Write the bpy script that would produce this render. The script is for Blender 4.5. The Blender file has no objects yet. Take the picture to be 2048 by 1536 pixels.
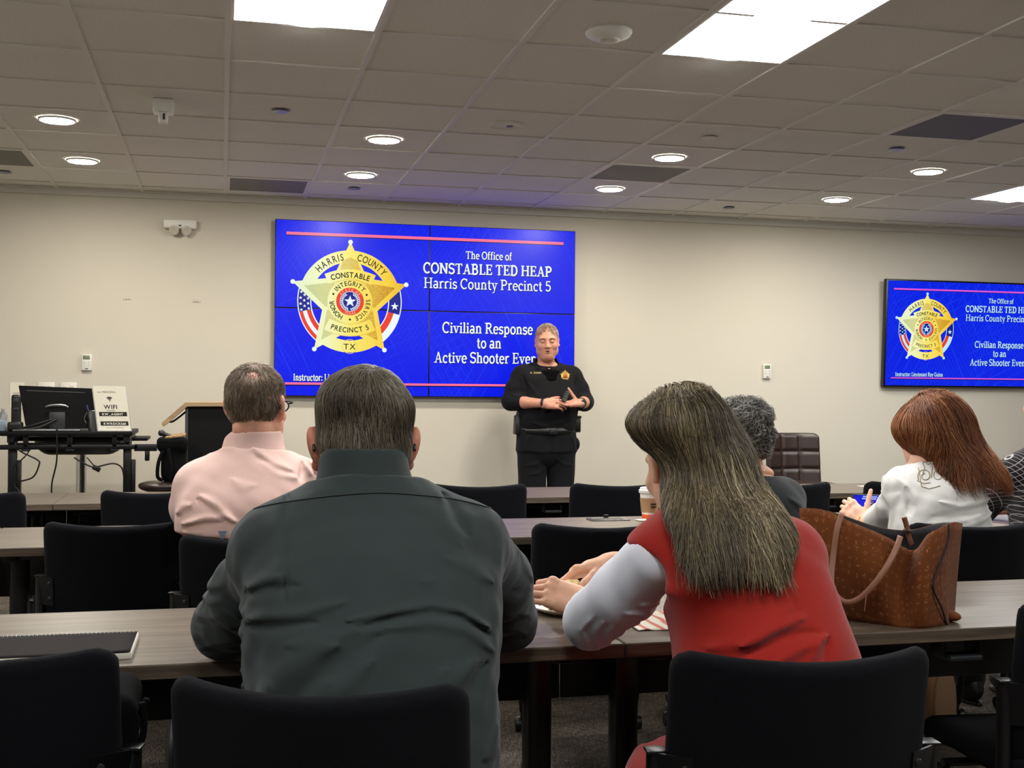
import bpy, bmesh, math, random
import numpy as np
from mathutils import Vector, Matrix
random.seed(7); RNG = np.random.default_rng(11)
SC = bpy.context.scene; COL = SC.collection
PI = math.pi

# ------------------------------------------------------------------ camera, light, exposure
CAM = dict(f=2376.8, yaw=.239556, pitch=.0048055, roll=.0081007, h=1.27)
_fw = Vector((math.sin(CAM['yaw'])*math.cos(CAM['pitch']), math.cos(CAM['yaw'])*math.cos(CAM['pitch']), math.sin(CAM['pitch'])))
_r0 = Vector((math.cos(CAM['yaw']), -math.sin(CAM['yaw']), 0)); _u0 = _r0.cross(_fw)
_rt = _r0*math.cos(CAM['roll']) + _u0*math.sin(CAM['roll']); _up = _u0*math.cos(CAM['roll']) - _r0*math.sin(CAM['roll'])
cam_d = bpy.data.cameras.new('camera'); cam = bpy.data.objects.new('camera', cam_d); COL.objects.link(cam)
cam_d.sensor_width = 36; cam_d.lens = 36*CAM['f']/2048; cam_d.clip_start = .02
cam.matrix_world = Matrix(((_rt.x, _up.x, -_fw.x, 0), (_rt.y, _up.y, -_fw.y, 0), (_rt.z, _up.z, -_fw.z, CAM['h']), (0, 0, 0, 1)))
SC.camera = cam
w_ = bpy.data.worlds.new('world'); SC.world = w_; w_.use_nodes = True
w_.node_tree.nodes['Background'].inputs[0].default_value = (.8, .85, 1, 1)
w_.node_tree.nodes['Background'].inputs[1].default_value = .02
SC.view_settings.view_transform = 'Standard'; SC.view_settings.look = 'None'
SC.view_settings.exposure = 0.14; SC.view_settings.gamma = 1
PANEL_L, DOWN_L, SCREEN_L = 23.0, 270.0, .91       # radiance of the troffers, the downlights, the screens

def ray(x, y):
    return _fw + _rt*((x-1024)/CAM['f']) + _up*((768-y)/CAM['f'])
def atY(x, y, Y):
    d = ray(x, y); t = Y/d.y; return Vector((t*d.x, Y, CAM['h']+t*d.z))
def atZ(x, y, z):
    d = ray(x, y); t = (z-CAM['h'])/d.z; return Vector((t*d.x, t*d.y, z))

# ------------------------------------------------------------------ materials
def lin(c):
    return tuple(((v/255)/12.92 if v/255 <= .04045 else ((v/255+.055)/1.055)**2.4) for v in c) + (1,)
def mat(name, rgb, rough=.6, metal=0, bump=None, var=None, spec=.5, sheen=0, emit=None, coat=0, sss=0, alpha=None, trans=0, stretch=None):
    m = bpy.data.materials.new(name); m.use_nodes = True; nt = m.node_tree; N = nt.nodes; L = nt.links
    p = N['Principled BSDF']; c = lin(rgb)
    p.inputs['Base Color'].default_value = c; p.inputs['Roughness'].default_value = rough
    p.inputs['Metallic'].default_value = metal; p.inputs['Specular IOR Level'].default_value = spec
    p.inputs['Sheen Weight'].default_value = sheen; p.inputs['Coat Weight'].default_value = coat
    p.inputs['Transmission Weight'].default_value = trans
    if sss:
        p.inputs['Subsurface Weight'].default_value = sss; p.inputs['Subsurface Radius'].default_value = (.012, .004, .002)
        p.inputs['Subsurface Scale'].default_value = 1
    if emit: p.inputs['Emission Color'].default_value = c; p.inputs['Emission Strength'].default_value = emit
    tc = N.new('ShaderNodeTexCoord'); mp = N.new('ShaderNodeMapping'); L.new(tc.outputs['Object'], mp.inputs[0])
    if stretch: mp.inputs['Scale'].default_value = stretch
    if var:
        sc, amt = var; n = N.new('ShaderNodeTexNoise'); n.inputs['Scale'].default_value = sc; n.inputs['Detail'].default_value = 5
        L.new(mp.outputs[0], n.inputs[0]); r = N.new('ShaderNodeValToRGB'); L.new(n.outputs[0], r.inputs[0])
        r.color_ramp.elements[0].position = .3; r.color_ramp.elements[1].position = .7
        r.color_ramp.elements[0].color = tuple(max(0, v*(1-amt)) for v in c[:3])+(1,)
        r.color_ramp.elements[1].color = tuple(min(1, v*(1+amt)) for v in c[:3])+(1,)
        L.new(r.outputs[0], p.inputs['Base Color'])
    if bump:
        sc, st = bump; n2 = N.new('ShaderNodeTexNoise'); n2.inputs['Scale'].default_value = sc; n2.inputs['Detail'].default_value = 3
        L.new(mp.outputs[0], n2.inputs[0]); b = N.new('ShaderNodeBump'); b.inputs['Strength'].default_value = st
        b.inputs['Distance'].default_value = .002; L.new(n2.outputs[0], b.inputs['Height']); L.new(b.outputs[0], p.inputs['Normal'])
    return m
def ramp(nt, fac, stops):
    r = nt.nodes.new('ShaderNodeValToRGB'); e = r.color_ramp.elements
    while len(e) < len(stops): e.new(.5)
    for q, (pos, c) in zip(e, stops): q.position = pos; q.color = lin(c)
    nt.links.new(fac, r.inputs[0]); return r.outputs[0]
def hair_mat(name, stops, rough=.45, spec=.35):
    m = mat(name, stops[0][1], rough=rough, spec=spec); nt = m.node_tree
    g = nt.nodes.new('ShaderNodeAttribute'); g.attribute_name = 'tone'; nt.links.new(ramp(nt, g.outputs['Fac'], stops), nt.nodes['Principled BSDF'].inputs['Base Color'])
    return m

# ------------------------------------------------------------------ objects
WT = {}
def setp(o, label=None, cat=None, group=None, kind=None):
    for k, v in (('label', label), ('category', cat), ('group', group), ('kind', kind)):
        if v: o[k] = v
    return o
def thing(name, loc, label, cat, group=None, rot=0):
    o = bpy.data.objects.new(name, None); COL.objects.link(o); o.empty_display_size = .1
    o.location = loc; o.rotation_euler = (0, 0, rot); WT[o.name] = Vector(loc)
    return setp(o, label, cat, group)
def link(name, me, m, parent=None, world=True, origin=None, smooth=True):
    """one mesh object; world=True: the vertices are world coordinates"""
    if m is not None:
        for mm in (m if isinstance(m, (list, tuple)) else [m]): me.materials.append(mm)
    if smooth: me.shade_smooth()
    else: me.shade_flat()
    o = bpy.data.objects.new(name, me); COL.objects.link(o)
    if origin is not None and parent is None:
        me.transform(Matrix.Translation(-Vector(origin))); o.location = origin
    if parent is not None:
        o.parent = parent
        if world: o.location = -WT[parent.name]
    WT[o.name] = (WT[parent.name] if parent is not None else Vector((0, 0, 0))) + o.location
    return o
def npmesh(name, V, F):
    """V (n,3) array, F (m,k) array of equal-size faces"""
    V = np.asarray(V, np.float32); F = np.asarray(F, np.int32); k = F.shape[1]
    me = bpy.data.meshes.new(name); me.vertices.add(len(V)); me.vertices.foreach_set('co', V.ravel())
    me.loops.add(F.size); me.loops.foreach_set('vertex_index', F.ravel())
    me.polygons.add(len(F)); me.polygons.foreach_set('loop_start', np.arange(0, F.size, k, dtype=np.int32))
    me.update(calc_edges=True); me.validate(); return me
def joinVF(parts):
    V = []; F = []; n = 0
    for v, f in parts: V.append(v); F.append(np.asarray(f)+n); n += len(v)
    return np.concatenate(V), np.concatenate(F)

class MB:
    """collects shapes into one bmesh"""
    def __init__(s): s.b = bmesh.new()
    def _add(s, b2, M=None):
        if M is not None: bmesh.ops.transform(b2, matrix=M, verts=b2.verts)
        me = bpy.data.meshes.new('t'); b2.to_mesh(me); b2.free(); s.b.from_mesh(me); bpy.data.meshes.remove(me); return s
    def box(s, c, d, bev=0, rot=(0, 0, 0), seg=2, taper=None):
        b = bmesh.new(); bmesh.ops.create_cube(b, size=1); bmesh.ops.scale(b, vec=d, verts=b.verts)
        if taper:
            for v in b.verts:
                if v.co.z > 0: v.co.x *= taper; v.co.y *= taper
        if bev: bmesh.ops.bevel(b, geom=b.edges[:], offset=bev, segments=seg, profile=.5, affect='EDGES')
        from mathutils import Euler
        return s._add(b, Matrix.Translation(c) @ Euler(rot).to_matrix().to_4x4())
    def tube(s, pts, r, n=10, closed=False, smooth=0):
        pts = [Vector(p) for p in pts]
        if smooth:
            q = []
            for i in range(len(pts)-1):
                a, b_, c, d = pts[max(i-1, 0)], pts[i], pts[i+1], pts[min(i+2, len(pts)-1)]
                for k in range(smooth):
                    t = k/smooth
                    q.append(.5*((2*b_)+(c-a)*t+(2*a-5*b_+4*c-d)*t*t+(3*b_-a-3*c+d)*t**3))
            q.append(pts[-1]); 
            if not isinstance(r, (int, float)): r = list(np.interp(np.linspace(0, 1, len(q)), np.linspace(0, 1, len(r)), r))
            pts = q
        R = [r]*len(pts) if isinstance(r, (int, float)) else r
        m = len(pts); up = None; rings = []
        for i in range(m):
            a = pts[(i-1) % m] if (closed or i > 0) else pts[0]; c = pts[(i+1) % m] if (closed or i < m-1) else pts[-1]
            t = (c-a).normalized()
            if up is None: up = t.orthogonal().normalized()
            else:
                up = up - t*up.dot(t); up = up.normalized() if up.length > 1e-6 else t.orthogonal().normalized()
            w = t.cross(up)
            rings.append([s.b.verts.new(pts[i]+(up*math.cos(2*PI*k/n)+w*math.sin(2*PI*k/n))*R[i]) for k in range(n)])
        for i in range(m if closed else m-1):
            A, B = rings[i], rings[(i+1) % m]
            for k in range(n): s.b.faces.new((A[k], A[(k+1) % n], B[(k+1) % n], B[k]))
        if not closed: s.b.faces.new(rings[0][::-1]); s.b.faces.new(rings[-1])
        return s
    def lathe(s, prof, c=(0, 0, 0), n=32, M=None):
        """prof: (radius, z) pairs"""
        b = bmesh.new(); rings = []
        for r, z in prof:
            if r < 1e-6: rings.append([b.verts.new((0, 0, z))])
            else: rings.append([b.verts.new((r*math.cos(2*PI*k/n), r*math.sin(2*PI*k/n), z)) for k in range(n)])
        for A, B in zip(rings, rings[1:]):
            for k in range(n):
                j = (k+1) % n
                if len(A) == 1 and len(B) == 1: continue
                if len(A) == 1: b.faces.new((A[0], B[j], B[k]))
                elif len(B) == 1: b.faces.new((A[k], A[j], B[0]))
                else: b.faces.new((A[k], A[j], B[j], B[k]))
        bmesh.ops.recalc_face_normals(b, faces=b.faces)
        return s._add(b, Matrix.Translation(c) @ (M if M is not None else Matrix()))
    def prism(s, poly, h, M=None, bev=0):
        """polygon (x,y) extruded h along z"""
        b = bmesh.new(); f = b.faces.new([b.verts.new((x, y, 0)) for x, y in poly])
        e = bmesh.ops.extrude_face_region(b, geom=[f]); vs = [v for v in e['geom'] if isinstance(v, bmesh.types.BMVert)]
        bmesh.ops.translate(b, vec=(0, 0, h), verts=vs); bmesh.ops.recalc_face_normals(b, faces=b.faces)
        if bev: bmesh.ops.bevel(b, geom=b.edges[:], offset=bev, segments=2, profile=.5, affect='EDGES')
        return s._add(b, M)
    def quad(s, *p): s.b.faces.new([s.b.verts.new(q) for q in p]); return s
    def grid(s, P, thick=0):
        """P[i][j] points; a sheet, given thickness along its normals when thick"""
        V = [[s.b.verts.new(q) for q in row] for row in P]
        F = []
        for i in range(len(P)-1):
            for j in range(len(P[0])-1): F.append(s.b.faces.new((V[i][j], V[i+1][j], V[i+1][j+1], V[i][j+1])))
        if thick:
            bmesh.ops.recalc_face_normals(s.b, faces=F); bmesh.ops.solidify(s.b, geom=F, thickness=thick)
        return s
    def mesh(s, name):
        me = bpy.data.meshes.new(name); s.b.to_mesh(me); s.b.free(); return me
    def to(s, name, m, parent=None, world=True, origin=None, smooth=False):
        o = link(name, s.mesh(name), m, parent, world, origin, smooth=True)
        if not smooth:
            o.data.set_sharp_from_angle(angle=.6)
        return o

def copy_tree(o, parent=None):
    c = o.copy(); COL.objects.link(c)
    if parent is not None: c.parent = parent
    WT[c.name] = WT.get(o.name, Vector())
    for ch in list(o.children): copy_tree(ch, c)
    return c

# ------------------------------------------------------------------ signed-distance modelling (cloth, bodies, upholstery)
def crom(xs, ys, n=160):
    xs = np.asarray(xs, float); ys = np.asarray(ys, float); m = np.gradient(ys, xs); q = np.linspace(xs[0], xs[-1], n)
    i = np.clip(np.searchsorted(xs, q, side='right')-1, 0, len(xs)-2); h = xs[i+1]-xs[i]; t = (q-xs[i])/h
    return q, (2*t**3-3*t**2+1)*ys[i]+(t**3-2*t**2+t)*h*m[i]+(-2*t**3+3*t**2)*ys[i+1]+(t**3-t**2)*h*m[i+1]
def smin(a, b, k):
    if k <= 0: return np.minimum(a, b)
    h = np.maximum(k-np.abs(a-b), 0)/k; return np.minimum(a, b)-h*h*(k*.25)
class SDF:
    def __init__(s): s.it = []
    def add(s, fn, lo, hi, k=.02, op='u'):
        s.it.append((fn, np.array(lo, float)-k-.012, np.array(hi, float)+k+.012, k, op)); return s
    def cone(s, a, b, ra, rb, k=.02, op='u'):
        a = np.array(a, float); b = np.array(b, float); d = b-a; bb = max(d@d, 1e-9); R = max(ra, rb)
        def f(x, y, z):
            px, py, pz = x-a[0], y-a[1], z-a[2]; t = np.clip((px*d[0]+py*d[1]+pz*d[2])/bb, 0, 1)
            return np.sqrt((px-t*d[0])**2+(py-t*d[1])**2+(pz-t*d[2])**2)-(ra+(rb-ra)*t)
        return s.add(f, np.minimum(a, b)-R, np.maximum(a, b)+R, k, op)
    def chain(s, pts, rad, k=.02):
        for i in range(len(pts)-1): s.cone(pts[i], pts[i+1], rad[i], rad[i+1], k)
        return s
    def ell(s, c, r, k=.02, op='u', R=None):
        c = np.array(c, float); rx, ry, rz = r; R = np.eye(3) if R is None else np.array(R); m = max(r)
        def f(x, y, z):
            dx, dy, dz = x-c[0], y-c[1], z-c[2]
            lx = R[0, 0]*dx+R[1, 0]*dy+R[2, 0]*dz; ly = R[0, 1]*dx+R[1, 1]*dy+R[2, 1]*dz; lz = R[0, 2]*dx+R[1, 2]*dy+R[2, 2]*dz
            k0 = np.sqrt((lx/rx)**2+(ly/ry)**2+(lz/rz)**2); k1 = np.sqrt((lx/rx**2)**2+(ly/ry**2)**2+(lz/rz**2)**2)+1e-6
            return k0*(k0-1)/k1
        return s.add(f, c-m, c+m, k, op)
    def rbox(s, c, h, r, k=.01, op='u', R=None, warp=None):
        c = np.array(c, float); R = np.eye(3) if R is None else np.array(R); m = np.linalg.norm(h)+.06
        def f(x, y, z):
            if warp: x, y, z = warp(x, y, z)
            dx, dy, dz = x-c[0], y-c[1], z-c[2]
            q = [np.abs(R[0, i]*dx+R[1, i]*dy+R[2, i]*dz)-(h[i]-r) for i in range(3)]
            return np.sqrt(sum(np.maximum(v, 0)**2 for v in q))+np.minimum(np.maximum(np.maximum(q[0], q[1]), q[2]), 0)-r
        return s.add(f, c-m, c+m, k, op)
    def loft(s, sec, k=.03, p=2.3, op='u'):
        """sec rows: z, cx, cy, half width, half depth - a trunk of horizontal slices"""
        a = np.array(sorted(sec), float); T = [crom(a[:, 0], a[:, i]) for i in range(1, 5)]; z0, z1 = a[0, 0], a[-1, 0]
        def f(x, y, z):
            cx, cy, w, d = [np.interp(z, *t) for t in T]
            q = (np.abs((x-cx)/w)**p+np.abs((y-cy)/d)**p)**(1/p)
            return np.maximum((q-1)*np.minimum(w, d), np.maximum(z0-z, z-z1))
        lo = [(a[:, 1]-a[:, 3]).min()-.02, (a[:, 2]-a[:, 4]).min()-.02, z0]; hi = [(a[:, 1]+a[:, 3]).max()+.02, (a[:, 2]+a[:, 4]).max()+.02, z1]
        return s.add(f, lo, hi, k, op)
    def plane(s, p, n, k=.004):
        """keep only the side the normal points away from"""
        p = np.array(p, float); n = np.array(n, float); n /= np.linalg.norm(n)
        return s.add(lambda x, y, z: (x-p[0])*n[0]+(y-p[1])*n[1]+(z-p[2])*n[2], [-99]*3, [99]*3, k, 'i')
    def fold(s, pts, w, amp, y0, y1, ax=0):
        """a crease or ridge following (x,z) points (ax=1: (y,z)) on the cloth between the depths y0 and y1"""
        P = np.array(pts, float); W = w*3
        def f(x, y, z):
            u = x if ax == 0 else y; v = y if ax == 0 else x
            best = 9.; n = len(P)-1
            for i in range(n):
                d = P[i+1]-P[i]; t = np.clip(((u-P[i, 0])*d[0]+(z-P[i, 1])*d[1])/(d@d), 0, 1)
                e = np.sqrt((u-P[i, 0]-t*d[0])**2+(z-P[i, 1]-t*d[1])**2)
                tt = (i+t)/n; e = e/np.maximum(.25, np.sqrt(np.maximum(np.sin(PI*np.clip(tt, .02, .98)), 0)))
                best = np.minimum(best, e)
            return -amp*np.exp(-(best/w)**2)*((v > y0) & (v < y1))
        lo = [P[:, 0].min()-W, y0, P[:, 1].min()-W]; hi = [P[:, 0].max()+W, y1, P[:, 1].max()+W]
        if ax: lo = [lo[1], lo[0], lo[2]]; hi = [hi[1], hi[0], hi[2]]
        return s.add(f, lo, hi, 0, 'd')
    def hit(s, px, py, t0):
        """the point of the surface seen at (px, py), starting at depth t0"""
        d = ray(px, py); t = t0/d.y
        for _ in range(90):
            q = Vector((0, 0, CAM['h']))+d*t; v = float(s(np.array([q.x]), np.array([q.y]), np.array([q.z]))[0])
            if v < .0006: break
            t += max(v, .0006)*.6
        return q, v
    def lumps(s, amp, freq, seed=1):
        r = np.random.default_rng(seed); K = r.normal(size=(7, 3)); K /= np.linalg.norm(K, axis=1)[:, None]; K *= (freq*r.uniform(.6, 1.8, 7))[:, None]; ph = r.uniform(0, 6, 7)
        def f(x, y, z): return sum(np.sin(K[i, 0]*x+K[i, 1]*y+K[i, 2]*z+ph[i]) for i in range(7))*(amp/3)
        return s.add(f, [-99]*3, [99]*3, 0, 'd')
    def __call__(s, x, y, z):
        D = np.full(np.broadcast(x, y, z).shape, 1e3)
        for fn, lo, hi, k, op in s.it: D = s._op(D, fn(x, y, z), k, op)
        return D
    @staticmethod
    def _op(D, d, k, op):
        if op == 'u': return smin(D, d, k)
        if op == 's': return -smin(-D, d, k)
        if op == 'i': return -smin(-D, -d, k)
        return D+d
    def VF(s, res):
        us = [i for i in s.it if i[4] == 'u']
        lo = np.min([i[1] for i in us], 0)-2*res; hi = np.max([i[2] for i in us], 0)+2*res
        n = np.ceil((hi-lo)/res).astype(int)+1; ax = [(lo[i]+res*np.arange(n[i])) for i in range(3)]
        D = np.full(n, 1e3, np.float32)
        for fn, l, h, k, op in s.it:
            a = np.clip(np.floor((l-lo)/res).astype(int), 0, n); b = np.clip(np.ceil((h-lo)/res).astype(int)+1, 0, n)
            if (b <= a).any(): continue
            sl = tuple(slice(a[i], b[i]) for i in range(3))
            x = ax[0][sl[0]][:, None, None]; y = ax[1][sl[1]][None, :, None]; z = ax[2][sl[2]][None, None, :]
            D[sl] = s._op(D[sl], fn(x, y, z), k, op)
        return nets(D, lo, res)
    def to(s, name, res, m, parent=None, origin=None, world=True):
        V, F = s.VF(res); return link(name, npmesh(name, V, F), m, parent, world, origin)
def nets(D, lo, res):
    I = D < 0; C = [(i, j, k) for i in (0, 1) for j in (0, 1) for k in (0, 1)]; n = np.array(D.shape)
    cut = lambda A, o: A[o[0]:n[0]-1+o[0], o[1]:n[1]-1+o[1], o[2]:n[2]-1+o[2]]
    cnt = sum(cut(I, o).astype(np.int8) for o in C); act = np.argwhere((cnt > 0) & (cnt < 8))
    idx = np.full(n-1, -1, np.int64); idx[tuple(act.T)] = np.arange(len(act))
    d = np.stack([D[act[:, 0]+o[0], act[:, 1]+o[1], act[:, 2]+o[2]] for o in C], 1).astype(float)
    S = np.zeros((len(act), 3)); c = np.zeros(len(act))
    for a in range(8):
        for b in range(a+1, 8):
            oa, ob = np.array(C[a]), np.array(C[b])
            if np.abs(oa-ob).sum() != 1: continue
            m = (d[:, a] < 0) != (d[:, b] < 0); t = d[:, a]/np.where(m, d[:, a]-d[:, b], 1)
            S += np.where(m[:, None], oa+(ob-oa)*t[:, None], 0); c += m
    V = lo+(act+S/c[:, None])*res; F = []
    for ax in range(3):
        u, v = (ax+1) % 3, (ax+2) % 3
        s0 = [slice(None)]*3; s1 = [slice(None)]*3; s0[ax] = slice(0, -1); s1[ax] = slice(1, None)
        A, B = I[tuple(s0)], I[tuple(s1)]; e = np.argwhere(A != B); e = e[(e[:, u] > 0) & (e[:, v] > 0) & (e[:, u] < n[u]-1) & (e[:, v] < n[v]-1)]
        du = np.zeros(3, int); du[u] = 1; dv = np.zeros(3, int); dv[v] = 1
        q = np.stack([idx[tuple((e-du-dv).T)], idx[tuple((e-dv).T)], idx[tuple(e.T)], idx[tuple((e-du).T)]], 1)
        fl = ~A[tuple(e.T)]; q[fl] = q[fl][:, ::-1]; F.append(q)
    F = np.concatenate(F); return V, F[(F >= 0).all(1)]

def strands(name, fn, roots, dirfn, nseg, seg, rad, m, parent, off=(.0, .004), jit=.15, lift=None, seed=3, wav=0, wfreq=40, cut=.3, tip=.35, band=30, zend=None, rnd=.13):
    """hair: each strand is grown along dirfn, held on the surface fn = its own offset"""
    r = np.random.default_rng(seed); P = np.array(roots, float); N = len(P); e = .002
    o = r.uniform(off[0], off[1], N); L = seg*r.uniform(1-cut, 1, N); J = r.normal(size=(N, 3))*jit; ze = r.uniform(zend[0], zend[1], N) if zend else None; ph = r.uniform(0, 6.28, N)
    Q = []; prev = None; T = np.zeros((N, 3))
    for i in range(nseg+1):
        t = i/nseg
        G = np.stack([fn(P[:, 0]+e, P[:, 1], P[:, 2])-fn(P[:, 0]-e, P[:, 1], P[:, 2]), fn(P[:, 0], P[:, 1]+e, P[:, 2])-fn(P[:, 0], P[:, 1]-e, P[:, 2]), fn(P[:, 0], P[:, 1], P[:, 2]+e)-fn(P[:, 0], P[:, 1], P[:, 2]-e)], 1)
        G /= np.linalg.norm(G, axis=1)[:, None]+1e-9
        tgt = o + (lift(t) if lift else 0)
        P = P-G*np.clip(fn(P[:, 0], P[:, 1], P[:, 2])-tgt, -.02, .02)[:, None]
        d = dirfn(P, t)+J; d = d-G*(d*G).sum(1)[:, None]; d /= np.linalg.norm(d, axis=1)[:, None]+1e-9
        T = d if i == 0 else .5*T+.5*d; T /= np.linalg.norm(T, axis=1)[:, None]+1e-9
        B = np.cross(T, G); R = rad*(1-(1-tip)*t)
        W = P+(B*(np.sin(wfreq*t*6.28+ph)*wav)[:, None]+G*(np.cos(wfreq*t*6.28+ph)*wav)[:, None] if wav else 0)
        Q.append(np.stack([W+B*R, W-B*R, W+G*R*1.2], 1)); P = P+T*(L*(np.clip((P[:, 2]-ze)/.03, .02, 1) if zend else 1))[:, None]
    Q = np.stack(Q, 1); n = nseg+1; V = Q.reshape(-1, 3); base = (np.arange(N)*n*3)[:, None]
    F = []
    for i in range(nseg):
        for a, b in ((0, 1), (1, 2), (2, 0)): F.append(np.concatenate([base+i*3+a, base+i*3+b, base+i*3+3+b, base+i*3+3+a], 1))
    F = np.concatenate(F); R0 = np.array(roots); K = r.normal(size=(5, 3))*band; tone = sum(np.sin(R0@K[i]+i) for i in range(5))/5
    tone = np.clip(.5+.45*tone+r.normal(size=N)*rnd, 0, 1); me = npmesh(name, V, F); at = me.attributes.new('tone', 'FLOAT', 'POINT')
    if len(me.vertices) == len(V): at.data.foreach_set('value', np.repeat(tone, n*3).astype(np.float32))
    return link(name, me, m, parent)
# ------------------------------------------------------------------ the room
YW, ZC, XL, XR, YB = 9.45, 2.756, -3.3, 9.6, -4.2      # back wall, ceiling, side walls, wall behind the camera
TG, GX, GY = .6096, .0111, 4.9246                       # ceiling grid
def gk(k): return GX+TG*k
def gj(j): return GY+TG*j
M = {}
def wall_material(name, rgb):
    m = mat(name, rgb, rough=.75, bump=(220, .08), spec=.25); return m
M['wall'] = wall_material('wall_paint', (208, 203, 190))
M['wallside'] = wall_material('side_wall_paint', (205, 200, 186))
M['ceil'] = mat('ceiling_tile', (226, 224, 218), rough=.95, bump=(260, .35), var=(90, .05), spec=.1)
M['tbar'] = mat('ceiling_grid_metal', (222, 220, 214), rough=.6, spec=.3)
M['trim'] = mat('wall_angle', (205, 203, 196), rough=.6)
M['white'] = mat('white_plastic', (225, 224, 218), rough=.4)
M['offwhite'] = mat('offwhite_plastic', (205, 200, 188), rough=.45)
M['black'] = mat('black_plastic', (14, 14, 15), rough=.4)
M['blackmetal'] = mat('black_powder_coat', (13, 14, 16), rough=.35, spec=.5)
M['chrome'] = mat('chrome', (200, 200, 200), rough=.15, metal=1)
M['steel'] = mat('steel', (150, 152, 155), rough=.3, metal=1)
M['grey'] = mat('grey_plastic', (110, 112, 112), rough=.5)
M['paper'] = mat('paper', (232, 228, 212), rough=.8)
M['ink'] = mat('ink', (24, 22, 20), rough=.7)
M['skin'] = None

def carpet():
    m = mat('carpet', (86, 80, 72), rough=.98, spec=.05); nt = m.node_tree; N = nt.nodes; L = nt.links
    tc = N.new('ShaderNodeTexCoord')
    def layer(rot, sc, scale):
        mp = N.new('ShaderNodeMapping'); L.new(tc.outputs['Object'], mp.inputs[0]); mp.inputs['Rotation'].default_value = (0, 0, rot); mp.inputs['Scale'].default_value = sc
        n = N.new('ShaderNodeTexNoise'); n.inputs['Scale'].default_value = scale; n.inputs['Detail'].default_value = 4; n.inputs['Roughness'].default_value = .7
        L.new(mp.outputs[0], n.inputs[0]); return n.outputs[0]
    a = layer(.75, (12, 1, 1), 34); b = layer(-.82, (13, 1, 1), 28); c = layer(0, (1, 1, 1), 2.2)
    mx = N.new('ShaderNodeMath'); mx.operation = 'ADD'; L.new(a, mx.inputs[0]); L.new(b, mx.inputs[1])
    m2 = N.new('ShaderNodeMath'); m2.operation = 'MULTIPLY_ADD'; L.new(c, m2.inputs[0]); m2.inputs[1].default_value = .5; L.new(mx.outputs[0], m2.inputs[2])
    m3 = N.new('ShaderNodeMath'); m3.operation = 'MULTIPLY'; L.new(m2.outputs[0], m3.inputs[0]); m3.inputs[1].default_value = .6
    o = ramp(nt, m3.outputs[0], [(.66, (52, 47, 43)), (.74, (76, 70, 64)), (.80, (94, 87, 80)), (.88, (140, 132, 121))])
    L.new(o, N['Principled BSDF'].inputs['Base Color'])
    bp = N.new('ShaderNodeBump'); bp.inputs['Strength'].default_value = .6; bp.inputs['Distance'].default_value = .004; L.new(mx.outputs[0], bp.inputs['Height']); L.new(bp.outputs[0], N['Principled BSDF'].inputs['Normal'])
    return m
M['carpet'] = carpet()
def wood(name, stops, sx=1.6, sy=38, rough=.36, coat=0):
    m = mat(name, stops[0][1], rough=rough, coat=coat); nt = m.node_tree; N = nt.nodes; L = nt.links
    tc = N.new('ShaderNodeTexCoord'); mp = N.new('ShaderNodeMapping'); L.new(tc.outputs['Object'], mp.inputs[0]); mp.inputs['Scale'].default_value = (sx, sy, sy)
    n = N.new('ShaderNodeTexNoise'); n.inputs['Scale'].default_value = 1.6; n.inputs['Detail'].default_value = 7; n.inputs['Roughness'].default_value = .65; n.inputs['Distortion'].default_value = .15
    L.new(mp.outputs[0], n.inputs[0]); L.new(ramp(nt, n.outputs[0], stops), N['Principled BSDF'].inputs['Base Color'])
    return m
M['wood'] = wood('walnut_laminate', [(.28, (52, 44, 37)), (.5, (87, 75, 62)), (.72, (118, 102, 85))])
M['oak'] = wood('light_oak', [(.3, (150, 122, 90)), (.7, (190, 162, 124))], rough=.5)

def plane_struct(name, pts, m, kind='structure'):
    b = MB(); b.quad(*pts); return setp(b.to(name, m), kind=kind)
plane_struct('floor', [(XL, YB, 0), (XR, YB, 0), (XR, YW, 0), (XL, YW, 0)], M['carpet'])
plane_struct('ceiling', [(XL, YB, ZC), (XL, YW, ZC), (XR, YW, ZC), (XR, YB, ZC)], M['ceil'])
plane_struct('wall_back', [(XL, YW, 0), (XR, YW, 0), (XR, YW, ZC), (XL, YW, ZC)], M['wall'])
plane_struct('wall_left', [(XL, YB, 0), (XL, YW, 0), (XL, YW, ZC), (XL, YB, ZC)], M['wallside'])
plane_struct('wall_right', [(XR, YB, 0), (XR, YB, ZC), (XR, YW, ZC), (XR, YW, 0)], M['wallside'])
plane_struct('wall_front', [(XL, YB, 0), (XL, YB, ZC), (XR, YB, ZC), (XR, YB, 0)], M['wallside'])
b = MB()
for k in range(-5, 16): b.box((gk(k), (YB+YW)/2, ZC-.004), (.024, YW-YB-.04, .008))
for j in range(-14, 8): b.box(((XL+XR)/2, gj(j), ZC-.0035), (XR-XL-.04, .024, .007))
setp(b.to('trim_1', M['tbar']), kind='structure')
b = MB(); b.box(((XL+XR)/2, YW-.013, ZC-.028), (XR-XL-.06, .024, .05)); b.box(((XL+XR)/2, YW-.03, ZC-.006), (XR-XL-.06, .06, .01))
setp(b.to('trim_2', M['trim']), kind='structure')
b = MB(); b.box(((XL+XR)/2, YW-.006, .05), (XR-XL-.06, .01, .1)); setp(b.to('baseboard_back', mat('vinyl_base', (60, 56, 52), rough=.5)), kind='structure')

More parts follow.
